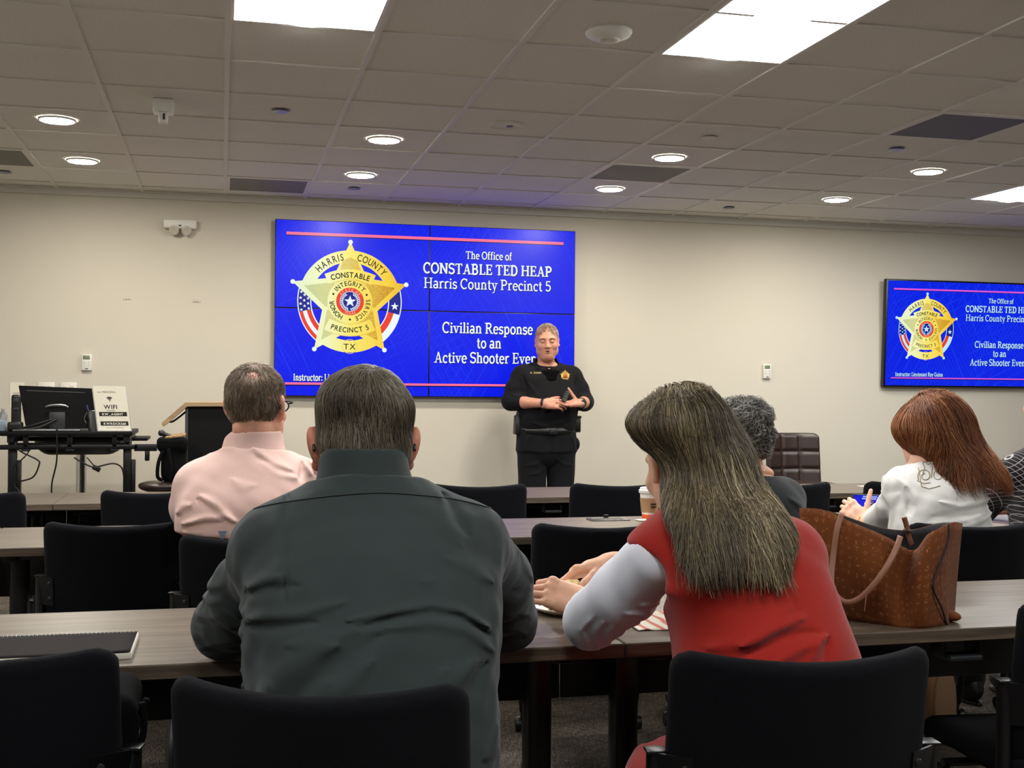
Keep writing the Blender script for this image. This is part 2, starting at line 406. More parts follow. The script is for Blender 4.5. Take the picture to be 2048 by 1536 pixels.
# ---- ceiling lights: recessed two-by-four troffers
M['diff'] = mat('lit_diffuser', (250, 252, 255), rough=.5, emit=PANEL_L)
M['basket'] = mat('lit_basket_lens', (255, 253, 248), rough=.5, emit=PANEL_L*.8)
M['diffdim'] = mat('dimmed_diffuser', (250, 252, 255), rough=.5, emit=PANEL_L*.6); M['basketdim'] = mat('dimmed_basket_lens', (255, 253, 248), rough=.5, emit=PANEL_L*.48)
def troffer(k, j, label, dim=False):
    x0, y0 = gk(k)+.012, gj(j-2)+.012; W, D = TG-.024, 2*TG-.024; cx, cy = x0+W/2, y0+D/2
    t = thing('ceiling_light', (cx, cy, ZC), label, 'ceiling light', 'recessed troffer lights in the tile ceiling')
    b = MB()
    for sx in (-1, 1): b.box((cx+sx*(W/2-.006), cy, ZC-.005), (.012, D, .008))
    for sy in (-1, 1): b.box((cx, cy+sy*(D/2-.006), ZC-.005), (W-.024, .012, .008))
    b.to('frame', M['white'], t)
    b = MB(); b.quad((x0+.012, y0+.012, ZC-.003), (x0+.012, y0+D-.012, ZC-.003), (x0+W-.012, y0+D-.012, ZC-.003), (x0+W-.012, y0+.012, ZC-.003)); b.to('diffuser', M['diffdim' if dim else 'diff'], t)
    P = []
    for i in range(9):
        u = -1+i/4; P.append([(cx+u*.13, cy-D/2+.05, ZC-.004-.022*(1-u*u)), (cx+u*.13, cy+D/2-.05, ZC-.004-.022*(1-u*u))])
    b = MB(); b.grid(P); b.to('basket_lens', M['basketdim' if dim else 'basket'], t)
troffer(0, 0, 'bright rectangular ceiling light panel at the top left, left of the round access point')
troffer(3, 0, 'bright rectangular ceiling light panel at the top right, right of the round access point')
troffer(6, 0, 'ceiling light panel showing only a bright corner at the right edge')
troffer(9, 5, 'ceiling light panel far right above the wall television')
for k in (-3, 9): troffer(k, 0, 'ceiling light panel outside the frame beside the visible row')
for k in (-3, 0, 3, 6, 9): troffer(k, -6, 'dimmed ceiling light panel outside the frame over the rear rows', True)

M['lamp'] = mat('lit_lamp', (255, 246, 230), rough=.5, emit=DOWN_L)
rows = [(-1.5, 3.44, 'left pair above the desk, farther from the wall'), (-1.5, 5.46, 'left pair above the desk, nearer the wall'), (1.5, 3.48, 'pair above the video wall, farther from the wall'), (1.5, 5.47, 'pair above the video wall, nearer the wall'),
        (4.49, 3.55, 'pair above the officer, farther from the wall'), (4.51, 5.55, 'pair above the officer, nearer the wall'), (7.49, 3.5, 'right pair by the television, farther from the wall'), (7.49, 5.5, 'right pair by the television, nearer the wall')]
for k, j, lb in rows:
    x, y = gk(k), gj(j)
    t = thing('recessed_downlight', (x, y, ZC), 'lit round downlight of the '+lb, 'downlight', 'round downlights in the ceiling')
    b = MB(); b.lathe([(.09, -.004), (.092, -.013), (.1, -.007), (.102, -.001)], (x, y, ZC), 32); b.to('trim_ring', M['white'], t, smooth=True)
    b = MB(); b.lathe([(0, -.0165), (.06, -.0155), (.088, -.012), (.0905, -.006)], (x, y, ZC), 32); o = b.to('lamp', M['lamp'], t, smooth=True)

# ---- ceiling fittings
x, y = gk(2.51), gj(-.41)
t = thing('wireless_access_point', (x, y, ZC), 'round white wireless access point on the ceiling between the two light panels', 'access point')
b = MB(); b.lathe([(.098, 0), (.098, -.008), (.09, -.02), (.06, -.034), (.045, -.037)], (x, y, ZC), 40); b.to('housing', M['white'], t, smooth=True)
b = MB(); b.lathe([(.046, -.036), (.044, -.04), (.03, -.043), (0, -.044)], (x, y, ZC), 32); b.to('centre_cap', M['offwhite'], t, smooth=True)
x, y = gk(2.5), gj(2.54)
t = thing('ceiling_speaker', (x, y, ZC), 'round flat ceiling speaker above the video wall', 'speaker')
b = MB(); b.lathe([(.1, 0), (.1, -.006), (.09, -.012), (.086, -.008), (0, -.008)], (x, y, ZC), 40); b.to('grille', M['ceil'], t, smooth=True)
b = MB(); b.lathe([(.02, -.008), (.018, -.013), (0, -.013)], (x+.02, y, ZC), 16); b.to('badge', M['grey'], t)
M['disc'] = mat('brushed_cover', (130, 132, 150), rough=.35, metal=.6)
for k, j, m, lb in ((.46, 2.51, 'disc', 'blue-grey sprinkler cover plate left of the video wall beside the sensor bracket'), (6.49, 2.5, 'disc', 'blue-grey sprinkler cover plate near the grey grille on the right'), (4.49, 2.51, 'ceil', 'cream sprinkler cover plate in the ceiling above the officer, right of the speaker'),
                    (1.52, 6.38, 'disc', 'small sprinkler cover plate above the left half of the video wall'), (6.47, 6.49, 'disc', 'small sprinkler cover plate close to the wall between the two screens'), (-2.44, 6.4, 'disc', 'small sprinkler cover plate close to the wall at the far left')):
    x, y = gk(k), gj(j); b = MB(); b.lathe([(.035, 0), (.035, -.006), (.047, -.007), (.047, -.011), (.04, -.013), (0, -.013)], (x, y, ZC), 28)
    setp(b.to('sprinkler_cover', M[m], origin=(x, y, ZC), smooth=True), lb, 'sprinkler cover', 'sprinkler cover plates')
x, y = gk(-.52), gj(2.43)
t = thing('ceiling_sensor', (x, y, ZC), 'white box-shaped sensor bracket hanging from the ceiling at left', 'sensor')
b = MB(); b.box((x, y, ZC-.035), (.1, .1, .068), .004); b.to('housing', M['white'], t)
b = MB(); b.box((x, y-.005, ZC-.095), (.045, .05, .055), .004); b.box((x, y-.02, ZC-.08), (.028, .03, .03), .003); b.to('socket', M['white'], t)
b = MB(); b.box((x+.004, y-.033, ZC-.092), (.01, .01, .03)); b.to('slot', M['black'], t)
def grille(k, j, lb, flip=False):
    x0, y0 = gk(k)+.013, gj(j)+.013; W = TG-.026; cx, cy = x0+W/2, y0+W/2
    t = thing('air_grille', (cx, cy, ZC), lb, 'air grille', 'perforated return air grilles')
    b = MB()
    for s in (-1, 1): b.box((cx+s*(W/2-.01), cy, ZC-.004), (.02, W, .006)); b.box((cx, cy+s*(W/2-.01), ZC-.004), (W-.04, .02, .006))
    b.to('frame', M['tbar'], t)
    b = MB(); b.box((cx, cy, ZC-.003), (W-.04, W-.04, .003)); b.to('perforated_panel', M['perf2'] if flip else M['perf'], t)
def perf(name, c1, c2):
    m = mat(name, c1, rough=.7); nt = m.node_tree; N = nt.nodes; L = nt.links
    tc = N.new('ShaderNodeTexCoord'); v = N.new('ShaderNodeTexVoronoi'); v.inputs['Scale'].default_value = 120; v.inputs['Randomness'].default_value = 0; L.new(tc.outputs['Object'], v.inputs[0])
    L.new(ramp(nt, v.outputs['Distance'], [(.35, c2), (.45, c1)]), N['Principled BSDF'].inputs['Base Color']); return m
M['perf'] = perf('perforated_metal', (150, 146, 136), (40, 40, 38))
M['perf2'] = perf('blue_grey_perforated_metal', (126, 126, 142), (40, 40, 44))
grille(0, 6, 'square perforated air grille close to the wall left of the video wall')
grille(4, 4, 'square perforated air grille in the ceiling right above the officer')
grille(6, 1, 'blue-grey perforated air grille at the right, largest of the grilles', True)
grille(-3, 5, 'square perforated air grille at the far left edge of the ceiling')

# ---- wall fittings
t = thing('emergency_light', (-.32, YW, 2.5), 'white emergency light with two lamp heads left of the video wall', 'emergency light')
b = MB(); b.box((-.32, YW-.03, 2.513), (.245, .06, .07), .012, seg=3); b.to('housing', M['white'], t)
for s, nx in ((-1, -.36), (1, -.275)):
    b = MB(); Mx = Matrix.Rotation(PI/2+.5, 4, 'X') @ Matrix.Rotation(.35*s, 4, 'Y')
    b.lathe([(.0, -.03), (.025, -.028), (.036, 0), (.038, .018), (.032, .02), (.012, .012), (0, .012)], (nx, YW-.055, 2.467), 24, Mx); b.to('lamp_head', M['offwhite'], t, smooth=True)
b = MB(); b.box((-.32, YW-.061, 2.5), (.02, .004, .01)); b.to('test_button', M['ink'], t)
M['lcd'] = mat('grey_lcd', (120, 130, 108), rough=.25)
def thermostat(x, z, lb):
    t = thing('thermostat', (x, YW, z), lb, 'thermostat', 'wall thermostats')
    b = MB(); b.box((x, YW-.013, z), (.073, .026, .122), .006); b.to('case', M['white'], t)
    b = MB(); b.box((x-.002, YW-.0265, z+.038), (.05, .003, .03), .001); b.to('display', M['lcd'], t)
    for dx, dz in ((-.018, .004), (.018, .004), (-.018, -.012), (.018, -.012)):
        b = MB(); b.box((x+dx, YW-.027, z+dz), (.014, .003, .006), .001); b.to('button', M['offwhite'], t)
    b = MB(); b.box((x, YW-.027, z-.048), (.02, .002, .006)); b.to('badge', M['ink'], t)
thermostat(-.987, 1.449, 'white wall thermostat with grey display above the desk with the monitor')
thermostat(4.567, 1.445, 'white wall thermostat with grey display between the video wall and the television')
t = thing('wall_notice', (-1.475, YW, 1.2), 'white paper notice taped to the wall behind the monitor', 'paper notice')
b = MB(); b.box((-1.475, YW-.002, 1.2), (.1, .002, .19)); b.to('sheet', M['paper'], t)
b = MB()
for q in range(4): b.box((-1.475+.01*(q % 2), YW-.0035, 1.215-q*.018), (.06, .001, .004))
b.to('printed_lines', M['grey'], t)
for i, x in enumerate((-1.272, -1.115)):
    t = thing('wall_plate', (x, YW, 1.265), ('left' if i == 0 else 'right')+' one of two white wall plates showing above the monitor', 'wall plate', 'white wall plates')
    b = MB(); b.box((x, YW-.004, 1.24), (.115, .008, .115), .003); b.to('plate', M['white'], t)
    for s in (-1, 1):
        b = MB(); b.box((x+s*.023, YW-.009, 1.24), (.033, .006, .066), .002); b.to('outlet', M['offwhite'], t)
for x, z, lb in ((-.7, 1.938, 'left'), (-.194, 1.932, 'right')):
    b = MB()
    for q in range(3): b.box((x-.02+.02*q, YW-.003, z+.006*(q % 2)), (.018, .006, .02+.01*(q % 2)), .002)
    setp(b.to('wall_hook', M['wall' if q == 9 else 'offwhite'], origin=(x, YW, z)), lb+' one of two small white hook remnants left of the video wall', 'wall hook', 'hook remnants on the wall')

# ------------------------------------------------------------------ lettering
class Flat:
    """flat filled shapes in a plane, collected into one mesh"""
    def __init__(s): s.V = []; s.F = []
    def poly(s, pts):
        n = len(s.V); s.V += [(p[0], p[1]) for p in pts]; s.F.append(list(range(n, n+len(pts))))
    def strip(s, pts, w, closed=False):
        m = len(pts); L = []; R = []
        for i in range(m):
            a = pts[(i-1) % m] if closed or i > 0 else pts[0]; c = pts[(i+1) % m] if closed or i < m-1 else pts[-1]
            dx, dy = c[0]-a[0], c[1]-a[1]; q = math.hypot(dx, dy) or 1; ww = (w(i/(m-1)) if callable(w) else w)/2
            L.append((pts[i][0]-dy/q*ww, pts[i][1]+dx/q*ww)); R.append((pts[i][0]+dy/q*ww, pts[i][1]-dx/q*ww))
        for i in range(m if closed else m-1): j = (i+1) % m; s.poly([R[i], R[j], L[j], L[i]])
    def disc(s, c, r, n=40, ry=None): s.poly([(c[0]+r*math.cos(2*PI*k/n), c[1]+(ry or r)*math.sin(2*PI*k/n)) for k in range(n)])
    def ring(s, c, r0, r1, a0=0, a1=360, n=64):
        A = [math.radians(a0+(a1-a0)*k/n) for k in range(n+1)]
        for p, q in zip(A, A[1:]): s.poly([(c[0]+r*math.cos(a), c[1]+r*math.sin(a)) for r, a in ((r0, p), (r1, p), (r1, q), (r0, q))])
    def extend(s, f, fn=lambda p: p):
        n = len(s.V); s.V += [fn(v) for v in f.V]; s.F += [[i+n for i in q] for q in f.F]
    def mesh(s, name, z=0):
        me = bpy.data.meshes.new(name); me.from_pydata([(v[0], v[1], z) for v in s.V], [], s.F); me.update()
        b = bmesh.new(); b.from_mesh(me)
        for f in b.faces:
            f.normal_update()
            if f.normal.z < 0: f.normal_flip()
        b.to_mesh(me); b.free(); return me
def arc(cx, cy, rx, ry, a0, a1, n=14): return [(cx+rx*math.cos(math.radians(a0+(a1-a0)*k/n)), cy+ry*math.sin(math.radians(a0+(a1-a0)*k/n))) for k in range(n+1)]
# slab-serif strokes: v=(x,y0,y1) stems, h=(x0,x1,y) thin bars, p=polylines (points, thick?), s=(x,y) serifs at baseline/top, w=advance
def G(w, v=(), h=(), p=(), s=(), d=()): return dict(w=w, v=v, h=h, p=p, s=s, d=d)
X = .68
GL = {
 'T': G(.8, v=[(.4, 0, 1)], h=[(.06, .74, .95)], s=[(.4, 0)], p=[([(.09, .97), (.09, .76)], 0), ([(.71, .97), (.71, .76)], 0)]),
 'O': G(.86, p=[(arc(.43, .5, .34, .46, 0, 360, 30), 2)]), 'C': G(.78, p=[(arc(.43, .5, .33, .46, 48, 312, 24), 2), ([(.68, .97), (.68, .7)], 0)]),
 'G': G(.84, p=[(arc(.43, .5, .33, .46, 48, 318, 24), 2), ([(.69, .97), (.69, .72)], 0)], v=[(.68, .08, .44)], h=[(.5, .82, .43)]),
 'N': G(.92, v=[(.18, 0, 1), (.74, 0, 1)], p=[([(.18, .97), (.74, .03)], 1)], s=[(.18, 0), (.16, 1), (.74, 1)]),
 'S': G(.68, p=[(arc(.34, .735, .235, .225, 40, 268, 16)+arc(.34, .27, .25, .235, 90, -145, 16), 1), ([(.57, .97), (.57, .78)], 0), ([(.1, .03), (.1, .24)], 0)]),
 'A': G(.86, p=[([(.17, 0), (.43, .98)], 0), ([(.43, .98), (.7, 0)], 1)], h=[(.24, .62, .33)], s=[(.15, 0), (.71, 0)]),
 'B': G(.78, v=[(.2, 0, 1)], p=[([(.2, .96)]+arc(.4, .745, .2, .215, 90, -90, 12)+[(.2, .53)], 1), ([(.2, .53)]+arc(.42, .285, .23, .245, 90, -90, 12)+[(.2, .04)], 1)], s=[(.16, 0), (.16, 1)]),
 'L': G(.7, v=[(.22, 0, 1)], h=[(.1, .66, .05)], s=[(.22, 0), (.22, 1)], p=[([(.63, .02), (.63, .28)], 0)]),
 'E': G(.74, v=[(.2, 0, 1)], h=[(.1, .66, .05), (.1, .65, .95), (.2, .5, .52)], s=[(.2, 0), (.2, 1)], p=[([(.64, .02), (.64, .26)], 0), ([(.63, .98), (.63, .76)], 0), ([(.5, .66), (.5, .38)], 0)]),
 'D': G(.84, v=[(.2, 0, 1)], p=[([(.2, .95)]+arc(.4, .5, .3, .45, 90, -90, 18)+[(.2, .05)], 1)], s=[(.16, 0), (.16, 1)]),
 'H': G(.94, v=[(.2, 0, 1), (.74, 0, 1)], h=[(.2, .74, .52)], s=[(.2, 0), (.2, 1), (.74, 0), (.74, 1)]),
 'P': G(.76, v=[(.2, 0, 1)], p=[([(.2, .95)]+arc(.4, .71, .24, .24, 90, -90, 14)+[(.2, .47)], 1)], s=[(.2, 0), (.16, 1)]),
 'R': G(.84, v=[(.2, 0, 1)], p=[([(.2, .95)]+arc(.4, .73, .22, .22, 90, -90, 14)+[(.2, .51)], 1), ([(.42, .5), (.7, .02)], 1)], s=[(.2, 0), (.16, 1), (.74, 0)]),
 'I': G(.44, v=[(.22, 0, 1)], s=[(.22, 0), (.22, 1)]),
 '5': G(.62, p=[([(.52, .95), (.16, .95), (.14, .55)]+arc(.3, .32, .24, .28, 115, -150, 18), 1)]),
 'a': G(.6, v=[(.44, .06, .5)], p=[([(.44, .48)]+arc(.28, .5, .16, .17, 10, 155, 10), 1), (arc(.26, .19, .17, .16, 30, 330, 16), 1)], h=[(.44, .56, .04)]),
 'c': G(.54, p=[(arc(.3, .335, .21, .315, 50, 312, 18), 1), ([(.46, .62), (.46, .46)], 0)]),
 'e': G(.58, p=[(arc(.3, .335, .21, .315, 0, 318, 20), 1)], h=[(.12, .5, .36)]),
 'f': G(.42, v=[(.18, 0, .8)], p=[(arc(.32, .8, .14, .17, 180, 60, 8), 1)], h=[(.04, .38, .64)], s=[(.18, 0)]),
 'h': G(.68, v=[(.16, 0, 1), (.5, 0, .48)], p=[(arc(.33, .46, .17, .2, 180, 0, 10), 1)], s=[(.16, 0), (.5, 0)], h=[(.04, .16, .96)]),
 'i': G(.34, v=[(.17, 0, .66)], s=[(.17, 0)], h=[(.04, .17, .62)], d=[(.17, .88)]),
 'l': G(.34, v=[(.17, 0, 1)], s=[(.17, 0)], h=[(.04, .17, .96)]),
 'n': G(.68, v=[(.16, 0, .66), (.5, 0, .48)], p=[(arc(.33, .46, .17, .19, 180, 0, 10), 1)], s=[(.16, 0), (.5, 0)], h=[(.04, .16, .62)]),
 'o': G(.62, p=[(arc(.31, .335, .22, .315, 0, 360, 24), 1)]),
 'p': G(.66, v=[(.16, -.3, .66)], p=[(arc(.34, .335, .2, .31, 150, -150, 18), 1)], s=[(.16, -.3)], h=[(.04, .16, .62)]),
 'r': G(.5, v=[(.16, 0, .66)], p=[(arc(.34, .44, .17, .21, 170, 50, 8), 1)], s=[(.18, 0)], h=[(.04, .16, .62)]),
 's': G(.5, p=[(arc(.25, .49, .155, .155, 40, 268, 12)+arc(.25, .18, .165, .16, 90, -145, 12), 1), ([(.41, .65), (.41, .52)], 0), ([(.08, .02), (.08, .16)], 0)]),
 't': G(.42, v=[(.19, .16, .88)], p=[(arc(.31, .17, .12, .14, 180, 310, 8), 1)], h=[(.04, .37, .63)]),
 'u': G(.68, v=[(.16, .2, .66), (.5, 0, .66)], p=[(arc(.33, .2, .17, .18, 180, 360, 10), 1)], h=[(.04, .16, .62), (.38, .5, .62), (.5, .62, .04)]),
 'v': G(.62, p=[([(.12, .64), (.32, .02)], 1), ([(.32, .02), (.51, .64)], 0)], s=[(.12, .66), (.5, .66)]),
 'y': G(.62, p=[([(.12, .64), (.33, .04)], 1), ([(.51, .64), (.26, -.28), (.1, -.28)], 0)], s=[(.12, .66), (.5, .66)]),
 ':': G(.3, d=[(.15, .1), (.15, .56)]), ' ': G(.28),
}
def serif_text(txt, x0, x1, zc, h, bold=1.0, shear=0):
    """a line of slab-serif lettering between x0 and x1, cap height h, its middle at zc"""
    f = Flat(); x = 0; st = .15*bold; th = .085*bold
    for ch in txt:
        g = GL[ch]
        for a, y0, y1 in g['v']: f.poly([(x+a-st/2, y0), (x+a+st/2, y0), (x+a+st/2, y1), (x+a-st/2, y1)])
        for a, c, y in g['h']: f.poly([(x+a, y-th/2), (x+c, y-th/2), (x+c, y+th/2), (x+a, y+th/2)])
        for pts, k in g['p']:
            f.strip([(x+p[0], p[1]) for p in pts], st*.95 if k else th, closed=False)
        for a, y in g['s']:
            yy = y+th/2 if y < .3 else y-th/2; f.poly([(x+a-.15, yy-th/2), (x+a+.15, yy-th/2), (x+a+.15, yy+th/2), (x+a-.15, yy+th/2)])
        for c in g['d']: f.disc((x+c[0], c[1]), .095*bold, 12)
        x += g['w']
    k = (x1-x0)/x; f.V = [(x0+v[0]*k, zc+(v[1]-.5)*h) for v in f.V]; return f
_fc = {}
def glyph(ch, bold=0):
    """one letter of the plain built-in face as a Flat, unit size, centred in x"""
    if (ch, bold) in _fc: return _fc[ch, bold]
    cu = bpy.data.curves.new('t', 'FONT'); cu.body = ch; cu.size = 1; cu.align_x = 'CENTER'; cu.offset = bold; cu.resolution_u = 4
    o = bpy.data.objects.new('t', cu); COL.objects.link(o); dg = bpy.context.evaluated_depsgraph_get(); me = bpy.data.meshes.new_from_object(o.evaluated_get(dg))
    f = Flat(); f.V = [(v.co.x, v.co.y) for v in me.vertices]; f.F = [list(p.vertices) for p in me.polygons]
    w = (max(v[0] for v in f.V)-min(v[0] for v in f.V)) if f.V else .25
    bpy.data.objects.remove(o); bpy.data.curves.remove(cu); bpy.data.meshes.remove(me); _fc[ch, bold] = (f, w); return f, w
def arc_text(F, txt, c, r, a_mid, size, inside=False, gap=.16, bold=.012, span=None, sx=1.0):
    """letters along a circle; inside=True reads from the inside (feet towards the rim)"""
    W = [(glyph(ch, bold)[1] if ch != ' ' else .3)*sx+gap for ch in txt]; tot = sum(W)*size/r; k = 1 if span is None else math.radians(span)/tot
    a = math.radians(a_mid)+(tot*k/2)*(-1 if inside else 1)
    for ch, w in zip(txt, W):
        da = w*size/r*k/2; a += da if inside else -da
        if ch != ' ':
            f, _ = glyph(ch, bold); t = a-PI/2 if not inside else a+PI/2; rr = r
            ct, s_ = math.cos(t), math.sin(t); px, py = c[0]+rr*math.cos(a), c[1]+rr*math.sin(a); off = -.36
            F.extend(f, lambda v: (px+size*(v[0]*sx*ct-(v[1]+off)*s_), py+size*(v[0]*sx*s_+(v[1]+off)*ct)))
        a += da if inside else -da
def plain_text(F, txt, x, y, size, gap=.12, bold=.01, sx=1, align=0):
    W = [(glyph(ch, bold)[1] if ch != ' ' else .25)*sx+gap for ch in txt]; tot = sum(W)*size; px = x-tot*(.5 if align == 0 else 0)
    for ch, w in zip(txt, W):
        if ch != ' ':
            f, _ = glyph(ch, bold); q = px+w*size/2; F.extend(f, lambda v: (q+size*v[0]*sx, y+size*(v[1]-.36)))
        px += w*size
def star_pts(c, r, r2, a0=90, n=5): return [(c[0]+(r if k % 2 == 0 else r2)*math.cos(math.radians(a0+k*180/n)), c[1]+(r if k % 2 == 0 else r2)*math.sin(math.radians(a0+k*180/n))) for k in range(2*n)]
# ------------------------------------------------------------------ the two screens and their slide
def emat(name, rgb, k=1.0):
    m = mat(name, (4, 4, 5), rough=.3, spec=.25); p = m.node_tree.nodes['Principled BSDF']
    p.inputs['Emission Color'].default_value = lin(rgb); p.inputs['Emission Strength'].default_value = SCREEN_L*k; return m
def slide_blue(name, rgb, seed):
    m = emat(name, rgb); nt = m.node_tree; N = nt.nodes; L = nt.links; tc = N.new('ShaderNodeTexCoord'); acc = None
    for i, (rot, sc, th) in enumerate(((.5, 3.6, .03), (-.6, 5.2, .03), (1.15, 4.4, .025), (-.42, 2.3, .02), (.62, 9, .05), (-.5, 10, .05))):
        mp = N.new('ShaderNodeMapping'); mp.inputs['Rotation'].default_value = (0, 0, rot); mp.inputs['Location'].default_value = (i*.37+seed, i*.21, 0); L.new(tc.outputs['Object'], mp.inputs[0])
        w = N.new('ShaderNodeTexWave'); w.inputs['Scale'].default_value = sc; w.inputs['Distortion'].default_value = .6; w.inputs['Detail Scale'].default_value = .5; L.new(mp.outputs[0], w.inputs[0])
        n = N.new('ShaderNodeTexNoise'); n.inputs['Scale'].default_value = 1.7; L.new(mp.outputs[0], n.inputs[0])
        a = N.new('ShaderNodeMapRange'); a.inputs[1].default_value = 1-th; a.inputs[2].default_value = 1; L.new(w.outputs['Fac'], a.inputs[0])
        c = N.new('ShaderNodeMapRange'); c.inputs[1].default_value = .47; c.inputs[2].default_value = .62; L.new(n.outputs[0], c.inputs[0])
        q = N.new('ShaderNodeMath'); q.operation = 'MULTIPLY'; L.new(a.outputs[0], q.inputs[0]); L.new(c.outputs[0], q.inputs[1])
        if acc is None: acc = q
        else:
            s = N.new('ShaderNodeMath'); s.operation = 'MAXIMUM'; L.new(acc.outputs[0], s.inputs[0]); L.new(q.outputs[0], s.inputs[1]); acc = s
    hi = tuple(min(255, v+d) for v, d in zip(rgb, (16, 30, 12)))
    L.new(ramp(nt, acc.outputs[0], [(0, rgb), (1, hi)]), N['Principled BSDF'].inputs['Emission Color']); return m
def gold_mat(name, stops, scale, tex=0):
    m = emat(name, stops[-1][1]); nt = m.node_tree; N = nt.nodes; L = nt.links; tc = N.new('ShaderNodeTexCoord'); sx = N.new('ShaderNodeSeparateXYZ'); L.new(tc.outputs['Object'], sx.inputs[0])
    a = N.new('ShaderNodeMath'); a.operation = 'MULTIPLY_ADD'; L.new(sx.outputs[0], a.inputs[0]); a.inputs[1].default_value = 1/(.95*scale); a.inputs[2].default_value = -.12
    out = a.outputs[0]
    if tex:
        n = N.new('ShaderNodeTexNoise'); n.inputs['Scale'].default_value = 38/scale; n.inputs['Detail'].default_value = 2; n.inputs['Distortion'].default_value = 2.5; L.new(tc.outputs['Object'], n.inputs[0])
        b = N.new('ShaderNodeMath'); b.operation = 'MULTIPLY_ADD'; L.new(n.outputs[0], b.inputs[0]); b.inputs[1].default_value = tex; L.new(out, b.inputs[2])
        c = N.new('ShaderNodeMath'); c.operation = 'SUBTRACT'; L.new(b.outputs[0], c.inputs[0]); c.inputs[1].default_value = tex/2; out = c.outputs[0]
    L.new(ramp(nt, out, stops), N['Principled BSDF'].inputs['Emission Color']); return m
YS = 9.38; SX0, SX1, SZ0, SZ1 = .393, 2.819, 1.2075, 2.58; SW, SH = SX1-SX0, SZ1-SZ0
def sl(px, py): v = atY(px, py, YS); return (v.x-SX0, v.z-SZ0)
def slide(t, k, tint):
    """the slide's graphics as parts of display t, k times the size of the video wall's"""
    def part(name, F, m, z, parent=None):
        F.V = [(v[0]*k, v[1]*k) for v in F.V]; return link(name, F.mesh(name, z), m, parent or t, world=False, smooth=False)
    g1 = [(.0, (226, 240, 205)), (.28, (240, 246, 190)), (.5, (248, 232, 112)), (.8, (246, 206, 58)), (1, (226, 170, 30))]
    g2 = [(.0, (176, 200, 150)), (.3, (214, 216, 150)), (.55, (226, 190, 70)), (.85, (206, 150, 30)), (1, (160, 104, 14))]
    n = '' if k == 1 else ' small'
    gold = gold_mat('badge_gold'+n, g1, k); gold2 = gold_mat('badge_gold_texture'+n, g2, k, .7)
    dark = emat('slide_dark'+n, (26, 24, 14)); white = emat('slide_white'+n, tint); red = emat('slide_red'+n, (232, 62, 40)); navy = emat('slide_navy'+n, (10, 24, 140))
    pink = emat('slide_line'+n, (255, 112, 150) if k == 1 else (214, 84, 214)); shade = emat('slide_shadow'+n, (0, 8, 96))
    for i, (a, b_) in enumerate((((573, 465), (1127, 488)), ((570, 767.5), (1128, 771)))):
        p, q = sl(*a), sl(*b_); p = (p[0], (p[1]+q[1])/2); q = (q[0], p[1])
        F = Flat(); F.strip([(p[0], p[1]-.008), (q[0], q[1]-.008)], .02); part('line_shadow', F, shade, .0006)
        F = Flat(); F.strip([p, q], .022 if i == 0 else .017); part('rule_line', F, pink, .0009)
    lines = [('The Office of', 931, 1024, 511, .062, 1.0), ('CONSTABLE TED HEAP', 846, 1104, 538, .085, 1.15), ('Harris County Precinct 5', 847, 1102, 567.5, .084, .9), ('Civilian Response', 884, 1066, 655.5, .088, 1.0),
             ('to an', 953, 1003, 685.5, .088, 1.0), ('Active Shooter Event', 868, 1082, 714.5, .088, 1.0), ('Instructor: Lieutenant Roy Guinn', 586, 768, 754, .053, 1.15)]
    for txt, a, b_, y, h, bo in lines:
        p, q = sl(a, y), sl(b_, y+(b_-a)*.012); z = (p[1]+q[1])/2
        F = serif_text(txt, p[0]+.005, q[0]+.005, z-.006, h, bo*1.15); part('text_shadow', F, shade, .0005)
        F = serif_text(txt, p[0], q[0], z, h, bo); part('title_text', F, white, .001)
    c = sl(700, 603); u = .000965
    def P(F): F.V = [(c[0]+v[0]*u, c[1]+v[1]*u) for v in F.V]; return F
    F = Flat(); F.ring((0, 0), 318, 416, 18, 162); F.ring((0, 0), 318, 416, 234, 306); part('badge_ring', P(F), gold, .0010)
    for a0, a1 in ((160, 236), (-56, 20)): F = Flat(); F.ring((0, 0), 312, 424, a0, a1); part('flag_border', P(F), white, .0010)
    for a0, a1 in ((158, 193), (-14, 22)): F = Flat(); F.ring((0, 0), 320, 416, a0, a1); part('flag_field', P(F), navy, .0013)
    for r0, r1, a0, a1 in ((388, 416, 193, 236), (322, 356, 193, 236), (320, 368, -56, -14)): F = Flat(); F.ring((0, 0), r0, r1, a0, a1); part('flag_stripe', P(F), red, .0013)
    F = Flat()
    for a in range(163, 193, 7):
        for r in (338, 368, 398): F.poly(star_pts((r*math.cos(math.radians(a+(3 if r == 368 else 0))), r*math.sin(math.radians(a+(3 if r == 368 else 0)))), 14, 6))
    part('flag_stars', P(F), white, .0016)
    F = Flat(); F.poly(star_pts((368*math.cos(math.radians(-5)), 368*math.sin(math.radians(-5))), 34, 14)); part('flag_star', P(F), white, .0016)
    F = Flat(); F.poly(star_pts((0, 0), 488, 236)); part('star', P(F), gold, .0019)
    F = Flat()
    for i in (1, 2, 3, 4):
        a = math.radians(90+72*i); tip = (390*math.cos(a), 390*math.sin(a)); sd = math.radians(90+72*i-33), math.radians(90+72*i+33)
        F.poly([tip, (200*math.cos(sd[1]), 200*math.sin(sd[1])), (150*math.cos(a), 150*math.sin(a)), (200*math.cos(sd[0]), 200*math.sin(sd[0]))])
    F.poly([(-90, 240), (90, 240), (60, 330), (0, 360), (-60, 330)]); part('star_engraving', P(F), gold2, .0022)
    F = Flat()
    for i in range(5): a = math.radians(90+72*i); F.disc((484*math.cos(a), 484*math.sin(a)), 19, 16)
    part('star_knob', P(F), white, .0025)
